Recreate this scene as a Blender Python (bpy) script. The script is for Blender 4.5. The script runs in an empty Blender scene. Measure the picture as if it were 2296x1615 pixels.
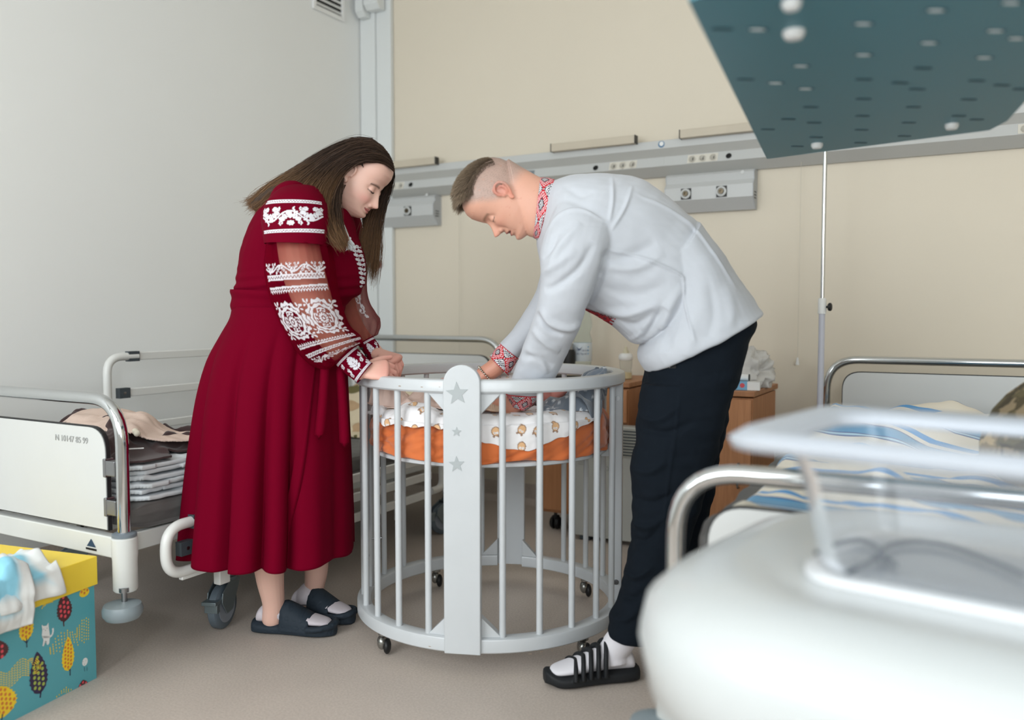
import bpy, math, random
import numpy as np
from mathutils import Vector, Matrix, Euler
C = bpy.context.scene.collection
PI = math.pi
R = math.radians
# ---------------------------------------------------------------- camera
FPX = 1884.0; CX = 1148.0; CY = 807.5; HC = 1.05; PITCH = math.atan(104.5 / FPX); TH = math.atan2(.4856, .8742)
cd = bpy.data.cameras.new('camera'); cam = bpy.data.objects.new('camera', cd); C.objects.link(cam)
cd.sensor_fit = 'HORIZONTAL'; cd.sensor_width = 36.0; cd.lens = FPX / 2296 * 36
cam.location = (0, 0, HC); cam.rotation_euler = (PI / 2 - PITCH, 0, TH)
cd.clip_start = .05; cd.clip_end = 60
cd.dof.use_dof = True; cd.dof.focus_distance = 2.8; cd.dof.aperture_fstop = 1.6
bpy.context.scene.camera = cam
vs = bpy.context.scene.view_settings
vs.view_transform = 'Standard'; vs.look = 'None'; vs.gamma = 1.0; vs.use_curve_mapping = False
vs.exposure = 0.38
# ---------------------------------------------------------------- world: overcast daylight outside the windows
w = bpy.data.worlds.new('world'); bpy.context.scene.world = w; w.use_nodes = True
bg = w.node_tree.nodes['Background']; bg.inputs[0].default_value = (.86, .93, 1, 1); bg.inputs[1].default_value = 2.0
FY = -1.25      # front wall (behind the camera), windows in it
RX = 3.2        # right wall
WIN = [(-2.75, -.75), (.1, 2.5)]
def area(name, loc, rot, sx, sy, power, col):
    l = bpy.data.lights.new(name, 'AREA'); l.shape = 'RECTANGLE'; l.size = sx; l.size_y = sy; l.energy = power; l.color = col
    o = bpy.data.objects.new(name, l); C.objects.link(o); o.location = loc; o.rotation_euler = rot; return o
for (x0, x1), pw in zip(WIN, (52, 50)):
    area('daylight', ((x0 + x1) / 2, FY - .12, 1.75), (R(90 - 10), 0, 0), x1 - x0, 1.7, pw, (.945, .985, .99))
# ---------------------------------------------------------------- helpers: frames
ct, st = math.cos(TH), math.sin(TH)
def c2w(a, d, z=0): return (a * ct - d * st, a * st + d * ct, z)
def w2c(X, Y): return (X * ct + Y * st, -X * st + Y * ct)
def ray(px, py):
    x = (px - CX) / FPX; y = -(py - CY) / FPX; cp, sp = math.cos(PITCH), math.sin(PITCH)
    return np.array([x, cp + y * sp, -sp + y * cp])
def S(px, py, d):      # point seen at a pixel of the reference, at view-frame depth d (right, depth, up)
    r = ray(px, py); return np.array([r[0] * d / r[1], d, HC + r[2] * d / r[1]])
def G(px, py, z=0.):   # point seen at a pixel, at height z
    r = ray(px, py); t = (z - HC) / r[2]; return np.array([r[0] * t, r[1] * t, z])
def wray(px, py):
    r = ray(px, py); return np.array([r[0] * ct - r[1] * st, r[0] * st + r[1] * ct, r[2]])
def onY(px, py, Y): r = wray(px, py); t = Y / r[1]; return np.array([r[0] * t, Y, HC + r[2] * t])
def onX(px, py, X): r = wray(px, py); t = X / r[0]; return np.array([X, r[1] * t, HC + r[2] * t])
# ---------------------------------------------------------------- materials
def nd(nt, t, **k):
    n = nt.nodes.new(t)
    for a, b in k.items(): setattr(n, a, b)
    return n
def srgb(r, g, b):
    f = lambda c: (c / 255 / 12.92) if c / 255 <= .04045 else ((c / 255 + .055) / 1.055) ** 2.4
    return (f(r), f(g), f(b), 1)
def mat(name, col, rough=.5, metal=0., bump=0., bscale=200., var=0., vscale=8., sheen=0., trans=0., ior=1.45, alpha=1., coat=0., sss=0., attr=None, attra=False, wave=None, spec=None):
    m = bpy.data.materials.new(name); m.use_nodes = True; nt = m.node_tree; p = nt.nodes['Principled BSDF']
    if len(col) == 3: col = srgb(*col)
    p.inputs['Base Color'].default_value = col; p.inputs['Roughness'].default_value = rough; p.inputs['Metallic'].default_value = metal
    if sheen: p.inputs['Sheen Weight'].default_value = sheen
    if trans: p.inputs['Transmission Weight'].default_value = trans; p.inputs['IOR'].default_value = ior
    if alpha < 1: p.inputs['Alpha'].default_value = alpha
    if coat: p.inputs['Coat Weight'].default_value = coat
    if spec is not None: p.inputs['Specular IOR Level'].default_value = spec
    if sss: p.inputs['Subsurface Weight'].default_value = sss; p.inputs['Subsurface Radius'].default_value = (.012, .005, .003); p.inputs['Subsurface Scale'].default_value = 1.
    src = None
    if attr:
        a = nd(nt, 'ShaderNodeAttribute', attribute_name=attr); src = a.outputs['Color']
        if attra: nt.links.new(a.outputs['Alpha'], p.inputs['Alpha'])
    tc = nd(nt, 'ShaderNodeTexCoord')
    if var:
        n = nd(nt, 'ShaderNodeTexNoise'); n.inputs['Scale'].default_value = vscale; n.inputs['Detail'].default_value = 5
        nt.links.new(tc.outputs['Object'], n.inputs['Vector'])
        r = nd(nt, 'ShaderNodeMapRange'); r.inputs[1].default_value = .3; r.inputs[2].default_value = .7; r.inputs[3].default_value = 1 - var; r.inputs[4].default_value = 1 + var
        nt.links.new(n.outputs['Fac'], r.inputs[0])
        mx = nd(nt, 'ShaderNodeMix', data_type='RGBA', blend_type='MULTIPLY'); mx.inputs[0].default_value = 1
        if src: nt.links.new(src, mx.inputs[6])
        else: mx.inputs[6].default_value = col
        nt.links.new(r.outputs[0], mx.inputs[7]); src = mx.outputs[2]
    if src: nt.links.new(src, p.inputs['Base Color'])
    if bump:
        if wave:
            n2 = nd(nt, 'ShaderNodeTexWave', bands_direction=wave); n2.inputs['Scale'].default_value = bscale; n2.inputs['Distortion'].default_value = 3
        else:
            n2 = nd(nt, 'ShaderNodeTexNoise'); n2.inputs['Scale'].default_value = bscale; n2.inputs['Detail'].default_value = 3
        nt.links.new(tc.outputs['Object'], n2.inputs['Vector'])
        b = nd(nt, 'ShaderNodeBump'); b.inputs['Strength'].default_value = bump; b.inputs['Distance'].default_value = .002
        nt.links.new(n2.outputs['Fac'], b.inputs['Height']); nt.links.new(b.outputs[0], p.inputs['Normal'])
    return m
# ---------------------------------------------------------------- mesh builder
class MB:
    def __init__(s): s.v = []; s.f = []; s.m = []; s.n = 0; s.cols = {}
    def add(s, v, f, m=0):
        v = np.asarray(v, float).reshape(-1, 3); b = s.n; s.v.append(v); s.n += len(v)
        s.f += [tuple(int(i) + b for i in q) for q in f]; s.m += [m] * len(f); return s
    def box(s, c, d, m=0, rz=0, ax=None):
        h = np.array(d) / 2.; v = np.array([[x, y, z] for x in (-1, 1) for y in (-1, 1) for z in (-1, 1)]) * h
        if ax is not None: v = v @ np.array(ax)
        elif rz: c_, s_ = math.cos(rz), math.sin(rz); v = v @ np.array([[c_, s_, 0], [-s_, c_, 0], [0, 0, 1]])
        f = [(0, 1, 3, 2), (4, 6, 7, 5), (0, 4, 5, 1), (2, 3, 7, 6), (0, 2, 6, 4), (1, 5, 7, 3)]
        return s.add(v + np.array(c), f, m)
    def loft(s, rings, m=0, cap=True, closed=False):
        k = len(rings[0]); n = len(rings); f = []
        for i in range(n if closed else n - 1):
            a = i * k; b = ((i + 1) % n) * k
            for j in range(k): f.append((a + j, a + (j + 1) % k, b + (j + 1) % k, b + j))
        v = np.array(rings).reshape(-1, 3)
        if cap and not closed:
            v = np.vstack([v, np.mean(rings[0], 0), np.mean(rings[-1], 0)]); c0 = n * k; c1 = c0 + 1
            for j in range(k): f.append((c0, (j + 1) % k, j)); f.append((c1, (n - 1) * k + j, (n - 1) * k + (j + 1) % k))
        return s.add(v, f, m)
    def tube(s, path, r, seg=12, m=0, closed=False, cap=True):
        P = [np.array(p, float) for p in path]; n = len(P); rr = r if hasattr(r, '__len__') else [r] * n
        T = []
        for i in range(n):
            a = P[(i - 1) % n] if (closed or i) else P[0]; b = P[(i + 1) % n] if (closed or i < n - 1) else P[-1]
            t = b - a; T.append(t / (np.linalg.norm(t) + 1e-12))
        u = np.cross(T[0], [0, 0, 1.]);
        if np.linalg.norm(u) < 1e-3: u = np.cross(T[0], [0, 1., 0])
        u /= np.linalg.norm(u); rings = []
        for i in range(n):
            u = u - T[i] * np.dot(u, T[i]); u /= np.linalg.norm(u); w_ = np.cross(T[i], u)
            q = rr[i]; ra, rb = (q if hasattr(q, '__len__') else (q, q))
            rings.append([P[i] + u * ra * math.cos(2 * PI * j / seg) + w_ * rb * math.sin(2 * PI * j / seg) for j in range(seg)])
        return s.loft(rings, m, cap, closed)
    def cyl(s, p0, p1, r, seg=20, m=0, r1=None): return s.tube([p0, p1], [r, r if r1 is None else r1], seg, m)
    def ball(s, c, r, seg=16, m=0, ax=None):
        rx, ry, rz = (r if hasattr(r, '__len__') else (r, r, r)); rings = []
        A = np.eye(3) if ax is None else np.array(ax)
        for i in range(1, seg // 2 + 4):
            ph = PI * i / (seg // 2 + 4)
            rings.append([np.array(c) + np.array([rx * math.sin(ph) * math.cos(2 * PI * j / seg), ry * math.sin(ph) * math.sin(2 * PI * j / seg), -rz * math.cos(ph)]) @ A for j in range(seg)])
        return s.loft(rings, m)
    def lathe(s, prof, c=(0, 0, 0), seg=28, m=0, ax='z', cap=True):
        rings = []
        for r, h in prof:
            q = []
            for j in range(seg):
                x, y = r * math.cos(2 * PI * j / seg), r * math.sin(2 * PI * j / seg)
                q.append(np.array(c) + (np.array([x, y, h]) if ax == 'z' else np.array([x, h, y]) if ax == 'y' else np.array([h, x, y])))
            rings.append(q)
        return s.loft(rings, m, cap)
    def poly(s, pts, m=0):
        return s.add(pts, [tuple(range(len(pts)))], m)
    def prism(s, pts, ext, m=0):      # planar polygon extruded by vector ext
        p = np.array(pts, float); n = len(p); e = np.array(ext, float)
        f = [tuple(range(n))[::-1], tuple(range(n, 2 * n))] + [(i, (i + 1) % n, n + (i + 1) % n, n + i) for i in range(n)]
        return s.add(np.vstack([p, p + e]), f, m)
    def grid(s, P, m=0, wrap=False):
        P = np.asarray(P); nu, nv = P.shape[:2]; i, j = np.meshgrid(np.arange(nu - 1), np.arange(nv if wrap else nv - 1), indexing='ij')
        j2 = (j + 1) % nv; F = np.stack([i * nv + j, i * nv + j2, (i + 1) * nv + j2, (i + 1) * nv + j], -1).reshape(-1, 4)
        return s.add(P.reshape(-1, 3), F.tolist(), m)
OFF = {}
def finish(me, mats, smooth=True, col=None, midx=None):
    for m in (mats if isinstance(mats, (list, tuple)) else [mats]): me.materials.append(m)
    if midx is not None: me.polygons.foreach_set('material_index', midx)
    if smooth: me.shade_smooth() if smooth is True else None
    if col is not None:
        a = me.color_attributes.new('Col', 'FLOAT_COLOR', 'POINT'); c = np.ones((len(me.vertices), 4), np.float32); c[:, :col.shape[1]] = col; a.data.foreach_set('color', c.ravel())
    me.update()
def obj(name, mb, mats, parent=None, smooth=True, bevel=0, frame=None, col=None, weld=False, auto=40, label=None, solid=0, sub=0):
    me = bpy.data.meshes.new(name); v = np.vstack(mb.v)
    off = OFF.get(parent.name) if parent is not None else None
    if frame is not None: off = np.array(frame, float)
    if off is not None: v = v - off
    me.from_pydata(v.tolist(), [], mb.f)
    finish(me, mats, bool(smooth), col, mb.m if any(mb.m) else None)
    o = bpy.data.objects.new(name, me); C.objects.link(o)
    if smooth and auto and not sub:
        me.set_sharp_from_angle(angle=R(auto))
    if parent is not None: o.parent = parent
    if off is not None: OFF[o.name] = off
    if bevel:
        b = o.modifiers.new('b', 'BEVEL'); b.width = bevel; b.segments = 3; b.limit_method = 'ANGLE'; b.angle_limit = R(35); b.harden_normals = False
        me.shade_smooth() if smooth else None
    if solid:
        q = o.modifiers.new('s', 'SOLIDIFY'); q.thickness = solid; q.offset = -1
    if sub:
        q = o.modifiers.new('ss', 'SUBSURF'); q.levels = sub; q.render_levels = sub
    if label: o['label'] = label
    return o
def tag(o, label=None, cat=None, group=None, kind=None):
    if label: o['label'] = label
    if cat: o['category'] = cat
    if group: o['group'] = group
    if kind: o['kind'] = kind
    return o
def thing(name, label, cat, loc=(0, 0, 0), rz=0, group=None, cf=None):
    """Empty at the thing's base. cf=(a,d): placed in the view-aligned frame, children given in that frame."""
    o = bpy.data.objects.new(name, None); C.objects.link(o); o.empty_display_size = .1
    if cf is not None:
        o.location = c2w(cf[0], cf[1]); o.rotation_euler = (0, 0, TH); OFF[o.name] = np.array([cf[0], cf[1], 0.])
    else: o.location = loc; o.rotation_euler = (0, 0, rz)
    return tag(o, label, cat, group)
def put(o, cf):        # a top-level mesh built with frame=cf in the view-aligned frame
    o.location = c2w(cf[0], cf[1], cf[2] if len(cf) > 2 else 0); o.rotation_euler = (0, 0, TH); return o
def struct(name, mb, m, **k):
    o = obj(name, mb, m, smooth=False, **k); o['kind'] = 'structure'; return o
def fillet(pts, r, n=8, closed=False):
    P = [np.array(p, float) for p in pts]; out = []; N = len(P)
    for i, p in enumerate(P):
        if not closed and i in (0, N - 1): out.append(p); continue
        a = P[(i - 1) % N] - p; b = P[(i + 1) % N] - p; la, lb = np.linalg.norm(a), np.linalg.norm(b); a /= la; b /= lb
        ang = math.acos(max(-1, min(1, np.dot(a, b)))); t = min(r / math.tan(ang / 2), la * .49, lb * .49)
        for k in range(n + 1):
            s_ = k / n; out.append((p + a * t) * (1 - s_) ** 2 + p * 2 * s_ * (1 - s_) + (p + b * t) * s_ ** 2)
    return out
def crom(P, n=6):
    P = np.array(P, float); Q = np.vstack([2 * P[0] - P[1], P, 2 * P[-1] - P[-2]]); out = []
    for i in range(1, len(Q) - 2):
        for k in range(n):
            t = k / n; a, b, c, d = Q[i - 1], Q[i], Q[i + 1], Q[i + 2]
            out.append(.5 * ((2 * b) + (c - a) * t + (2 * a - 5 * b + 4 * c - d) * t * t + (-a + 3 * b - 3 * c + d) * t ** 3))
    out.append(P[-1]); return np.array(out)
def noise(P, scale=1., seed=0, oct=3):       # cheap smooth vector noise, about -1..1
    rng = np.random.RandomState(seed); P = np.asarray(P) * scale; o = np.zeros(P.shape[:-1]); amp = 1.; tot = 0
    for k in range(oct):
        q = P * (1.9 ** k)
        for _ in range(4):
            d = rng.normal(size=P.shape[-1]); d /= np.linalg.norm(d); e = rng.normal(size=P.shape[-1])
            o += amp * np.sin(q @ d * 6.28 + rng.rand() * 6.28 + 1.3 * np.sin(q @ e * 2.1 + rng.rand() * 6.28)) / 4
        tot += amp * .55; amp *= .5
    return o / tot
def copy_tree(o, parent=None):
    c = o.copy(); C.objects.link(c); c.parent = parent if parent is not None else o.parent
    for ch in list(o.children): copy_tree(ch, c)
    return c
def text(name, s, size, parent, loc, rot, m, ext=.0006, label=None):
    cu = bpy.data.curves.new(name, 'FONT'); cu.body = s; cu.size = size; cu.extrude = ext
    t = bpy.data.objects.new(name, cu); C.objects.link(t)
    dg = bpy.context.evaluated_depsgraph_get(); me = bpy.data.meshes.new_from_object(t.evaluated_get(dg)); me.materials.clear(); me.materials.append(m)
    bpy.data.objects.remove(t); o = bpy.data.objects.new(name, me); C.objects.link(o); o.parent = parent; o.location = loc; o.rotation_euler = rot
    if label: o['label'] = label
    return o
# common materials
WHITE = mat('white_enamel', (226, 226, 222), .35, var=.02, vscale=5)
WPLAST = mat('white_plastic', (232, 233, 232), .4)
CHROME = mat('chrome', (205, 208, 210), .09, 1.)
STEEL = mat('steel', (150, 152, 155), .3, 1.)
GREYP = mat('grey_plastic', (112, 122, 130), .45)
DGREY = mat('dark_grey_plastic', (62, 70, 76), .5)
BLACK = mat('black_rubber', (18, 19, 21), .5)
# ================================================================ room
BW = 4.07; LW = -3.28; CEIL = 3.1
paint_b = mat('beige_wall_paint', (221, 212, 195), .7, bump=.06, bscale=90, var=.012, vscale=1.2)
paint_l = mat('pale_wall_paint', (236, 238, 237), .7, bump=.06, bscale=90, var=.01, vscale=1.2)
paint_c = mat('white_ceiling_paint', (235, 234, 230), .8)
def floor_mat():
    m = mat('beige_linoleum', (186, 167, 153), .55, bump=.25, bscale=420)
    nt = m.node_tree; p = nt.nodes['Principled BSDF']; tc = nd(nt, 'ShaderNodeTexCoord')
    n1 = nd(nt, 'ShaderNodeTexNoise'); n1.inputs['Scale'].default_value = 160; n1.inputs['Detail'].default_value = 4
    n2 = nd(nt, 'ShaderNodeTexNoise'); n2.inputs['Scale'].default_value = 3.; n2.inputs['Detail'].default_value = 4
    for n in (n1, n2): nt.links.new(tc.outputs['Object'], n.inputs['Vector'])
    r = nd(nt, 'ShaderNodeValToRGB'); r.color_ramp.elements[0].position = .3; r.color_ramp.elements[1].position = .7
    r.color_ramp.elements[0].color = srgb(184, 172, 162); r.color_ramp.elements[1].color = srgb(204, 192, 182)
    nt.links.new(n1.outputs['Fac'], r.inputs[0])
    r2 = nd(nt, 'ShaderNodeMapRange'); r2.inputs[1].default_value = .35; r2.inputs[2].default_value = .7; r2.inputs[3].default_value = .95; r2.inputs[4].default_value = 1.04
    nt.links.new(n2.outputs['Fac'], r2.inputs[0])
    mx = nd(nt, 'ShaderNodeMix', data_type='RGBA', blend_type='MULTIPLY'); mx.inputs[0].default_value = 1
    nt.links.new(r.outputs[0], mx.inputs[6]); nt.links.new(r2.outputs[0], mx.inputs[7]); nt.links.new(mx.outputs[2], p.inputs['Base Color'])
    return m
flo = floor_mat()
mb = MB(); mb.box(((LW + RX) / 2, (BW + FY) / 2, -.05), (RX - LW + .3, BW - FY + .3, .1)); struct('floor', mb, flo)
mb = MB(); mb.box(((LW + RX) / 2, (BW + FY) / 2, CEIL + .05), (RX - LW + .3, BW - FY + .3, .1)); struct('ceiling', mb, paint_c)
mb = MB(); mb.box(((LW + RX) / 2, BW + .06, CEIL / 2), (RX - LW, .12, CEIL)); struct('wall_back', mb, paint_b)
mb = MB(); mb.box((LW - .06, (BW + FY) / 2, CEIL / 2), (.12, BW - FY + .24, CEIL)); struct('wall_left', mb, paint_l)
mb = MB(); mb.box((RX + .06, (BW + FY) / 2, CEIL / 2), (.12, BW - FY + .24, CEIL)); struct('wall_right', mb, paint_b)
# front wall with two window openings
mb = MB(); xs = [LW] + [x for p_ in WIN for x in p_] + [RX]; Z0, Z1 = .9, 2.6
for i in range(0, len(xs), 2): mb.box(((xs[i] + xs[i + 1]) / 2, FY - .06, CEIL / 2), (xs[i + 1] - xs[i], .12, CEIL))
for x0, x1 in WIN:
    mb.box(((x0 + x1) / 2, FY - .06, Z0 / 2), (x1 - x0, .12, Z0)); mb.box(((x0 + x1) / 2, FY - .06, (Z1 + CEIL) / 2), (x1 - x0, .12, CEIL - Z1))
struct('wall_front', mb, paint_l)
for k, (x0, x1) in enumerate(WIN):
    mb = MB(); f = .06
    for x in (x0 + f / 2, (x0 + x1) / 2, x1 - f / 2): mb.box((x, FY - .05, (Z0 + Z1) / 2), (f, .06, Z1 - Z0))
    for z in (Z0 + f / 2, Z1 - f / 2): mb.box(((x0 + x1) / 2, FY - .05, z), (x1 - x0, .058, f))
    struct('window_%d' % (k + 1), mb, WPLAST)
# baseboards: lino cove up the walls
mb = MB(); mb.prism([(LW, BW, 0), (LW, BW - .05, 0), (LW, BW - .012, .03), (LW, BW - .008, .11), (LW, BW, .11)], (RX - LW, 0, 0)); struct('baseboard_back', mb, flo)
mb = MB(); mb.prism([(LW, FY, 0), (LW + .05, FY, 0), (LW + .012, FY, .03), (LW + .008, FY, .11), (LW, FY, .11)], (0, BW - FY, 0)); struct('baseboard_left', mb, flo)
# corner trunking
def bx(px, py=400): return onY(px, py, BW)[0]
trunk = mat('white_trunking', (222, 226, 226), .4)
mb = MB(); xa, xb, xc = LW + .005, bx(853), bx(885)
mb.box(((xa + xb) / 2, BW - .022, 1.45), (xb - xa, .04, 2.9)); struct('trim_1', mb, trunk, bevel=.003)
mb = MB(); mb.box(((xb + xc) / 2 + .002, BW - .018, 1.45), (xc - xb, .03, 2.9)); struct('trim_2', mb, trunk, bevel=.003)
ztop = onY(850, 42, BW)[2]
for nm, p0, p1, zz in (('cable_duct_elbow', bx(806), bx(846), ztop - .01), ('cable_duct_cover', bx(846), bx(878), ztop + .02)):
    mb = MB(); x0, x1 = max(p0, LW + .03), p1 - .006
    mb.prism([(x0, BW - .044, CEIL), (x0, BW - .12, CEIL), (x0, BW - .12, zz + .03), (x0, BW - .09, zz), (x0, BW - .044, zz)], (x1 - x0, 0, 0))
    o = obj(nm, mb, trunk, smooth=False, bevel=.004)
    tag(o, 'white plastic duct elbow at the top left of the corner trunking' if 'elbow' in nm else 'white boxed duct cover at the top right of the corner trunking', 'cable duct')
mb = MB(); a0 = onX(812, 30, LW)[1]
mb.box((LW + .012, a0 + .04, 1.5), (.022, .05, 3.0)); struct('trim_3', mb, paint_l, bevel=.003)
# ventilation grille on the left wall
y0 = onX(699, 15, LW)[1]; y1 = onX(770, 48, LW)[1]; zb = onX(735, 35, LW)[2]
t = thing('ventilation_grille', 'white slatted air vent high on the left wall', 'vent', (LW, (y0 + y1) / 2, zb))
wd = y1 - y0; hh = .34
mb = MB()
for yy in (-wd / 2 + .012, wd / 2 - .012): mb.box((.008, yy, hh / 2), (.014, .024, hh))
for zz in (.012, hh - .012): mb.box((.008, 0, zz), (.013, wd - .05, .024))
obj('frame', mb, WPLAST, t, smooth=False, bevel=.002)
mb = MB()
for k in range(10):
    z = .03 + k * .03; mb.prism([(.003, -wd / 2 + .02, z + .016), (.013, -wd / 2 + .02, z), (.013, -wd / 2 + .02, z + .004), (.003, -wd / 2 + .02, z + .02)], (0, wd - .04, 0))
obj('slats', mb, WPLAST, t, smooth=False)
mb = MB(); mb.box((.0015, 0, hh / 2), (.003, wd - .03, hh - .03)); obj('backing', mb, BLACK, t, smooth=False)
# small round switch on trunking
p = onY(849, 594, BW - .04)
t = thing('wall_knob', 'small round black knob with pinkish rim on the white trunking', 'knob', (p[0], BW - .042, p[2] - .024))
mb = MB(); mb.lathe([(.024, 0), (.024, -.006), (.017, -.009)], (0, 0, .024), 24, 0, 'y'); obj('rim', mb, mat('pink_rim', (150, 90, 92), .5), t)
mb = MB(); mb.lathe([(.016, -.006), (.016, -.016), (.006, -.018)], (0, 0, .024), 24, 0, 'y'); obj('knob', mb, BLACK, t)
# ---------------------------------------------------------------- medical supply rail along the back wall
xL = bx(886, 400); xR = RX - .02
zb = onY(1640, 386, BW)[2]
rail_p = mat('shaded_aluminium_rail', (180, 180, 176), .45, .0, coat=.1); rail_l = mat('pale_aluminium_rail', (196, 198, 197), .4); rail_d = mat('taupe_rail', (150, 146, 140), .5)
t = thing('supply_rail', 'long grey medical supply rail mounted along the beige wall', 'wall rail', (xL, BW, zb))
prof = [(0, 0), (-.02, .0), (-.068, .045), (-.052, .092), (-.075, .130), (-.075, .168), (-.06, .172), (0, .172)]
L_ = xR - xL; mb = MB()
n = len(prof); v = [(0, y, z) for y, z in prof] + [(L_, y, z) for y, z in prof]
f = [(i, (i + 1) % n, n + (i + 1) % n, n + i) for i in range(n)] + [tuple(range(n))[::-1], tuple(range(n, 2 * n))]
mb.add(v, f); mb.m = [0, 2, 1, 2, 1, 0, 0, 0, 0, 0]  # lit front faces paler, down-facing ones greyer: shading put into the colour
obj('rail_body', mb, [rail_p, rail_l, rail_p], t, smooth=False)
def on_sock(px):      # x along rail at the socket face
    return onY(px, 360, BW - .06)[0] - xL
sl = math.atan2(.047, -.016)   # slope of socket face
sn = np.array([0, -.047, -.016]); sn /= np.linalg.norm(sn); su = np.array([0, .016, .047]); su /= np.linalg.norm(su)
fc = np.array([0, -.060, .0685])
AX = [np.array([1, 0, 0]), sn, su]
sock_w = mat('cream_socket', (220, 216, 205), .4)
def sock_plate(pxs, wdt, label=None):
    xs_ = [on_sock(p_) for p_ in pxs]
    mb = MB(); mb.box(fc + [(xs_[0] + xs_[-1]) / 2, 0, 0] + sn * .001, (xs_[-1] - xs_[0] + wdt, .004, .043), 0, ax=AX)
    o = obj('socket_plate', mb, sock_w, t, smooth=False, bevel=.001)
    for x in xs_:
        mb = MB(); c = fc + [x, 0, 0]; rings = []
        for r, h in ((.0195, .0035), (.0195, .006), (.0165, .006), (.0155, .0035), (.004, .0035)):
            rings.append([c + sn * h + AX[0] * r * math.cos(2 * PI * j / 24) + su * r * math.sin(2 * PI * j / 24) for j in range(24)])
        mb.loft(rings); s_ = obj('socket', mb, sock_w, o)
        mb = MB(); mb.box(c + sn * .0042 + AX[0] * .004, (.0035, .002, .014), 0, ax=AX); obj('slot', mb, BLACK, s_, smooth=False)
sock_plate([1376, 1396, 1418], .046); sock_plate([1552, 1575, 1599], .046); sock_plate([898 - 15, 898], .046)
sock_plate([2296], .05)
for px in (1336, 1634, 921):
    mb = MB(); x = on_sock(px); rings = [[fc + [x, 0, 0] + sn * h + AX[0] * r * math.cos(2 * PI * j / 20) + su * r * math.sin(2 * PI * j / 20) for j in range(20)] for r, h in ((.013, 0), (.013, .006), (.007, .007), (.005, .004))]
    mb.loft(rings); obj('round_socket', mb, BLACK, t)
mb = MB(); x = on_sock(1187); mb.box(fc + [x, 0, 0] + sn * .001, (.06, .003, .036), 0, ax=AX); lp = obj('number_label', mb, mat('grey_label', (126, 134, 140), .5), t, smooth=False)
text('digits', '17', .022, lp, tuple(fc + [x - .008, 0, -.008] + sn * .003), (math.atan2(.047, -.016) + 0, 0, 0), WPLAST)
mb = MB(); x = on_sock(1484); mb.box(fc + [x, 0, 0] + sn * .001, (.022, .003, .043), 0, ax=AX); obj('joint_cover', mb, rail_l, t, smooth=False)
mb = MB(); x = onY(1483, 321, BW - .075)[0] - xL; mb.lathe([(.016, 0), (.016, -.002), (.004, -.002)], (x, -.075, .150), 20, 0, 'y'); st_ = obj('round_sticker', mb, mat('blue_sticker', (60, 110, 150), .4), t)
mb = MB(); mb.lathe([(.011, 0), (.011, -.001), (.003, -.001)], (x + .001, -.077, .152), 16, 0, 'y'); obj('sticker_face', mb, WPLAST, st_)
# indirect light bars over the rail
barm = mat('beige_lamp_bar', (196, 186, 168), .5, var=.03); bard = mat('dark_end_cap', (52, 50, 46), .5)
for px0, px1, py0, lab in ((760, 983, 372, 'beige lamp bar above the rail beside the corner trunking'), (1240, 1429, 325, 'beige lamp bar above the rail over the man'), (1527, 1790, 298, 'beige lamp bar above the rail, partly behind the teal shelf')):
    a = onY(px0 + 40, py0, BW - .085)[0] if px0 > 800 else LW + .22
    if px0 > 800: a = onY(px0, py0, BW - .085)[0]
    b = onY(px1, py0, BW - .085)[0]; z = onY((max(px0, 900) + px1) / 2, py0 + (4 if px0 < 800 else 3), BW - .085)[2]
    z = zb + .172 - .012
    q = thing('lamp_bar', lab, 'wall lamp', (a, BW - .078, z), group='lamp bars above the supply rail')
    mb = MB(); mb.box(((b - a) / 2, -.02, .021), (b - a - .008, .038, .040)); obj('housing', mb, barm, q, smooth=False, bevel=.003)
    for x in (.002, b - a - .002):
        mb = MB(); mb.box((x, -.02, .021), (.005, .040, .042)); obj('end_cap', mb, bard, q, smooth=False, bevel=.002)
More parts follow.
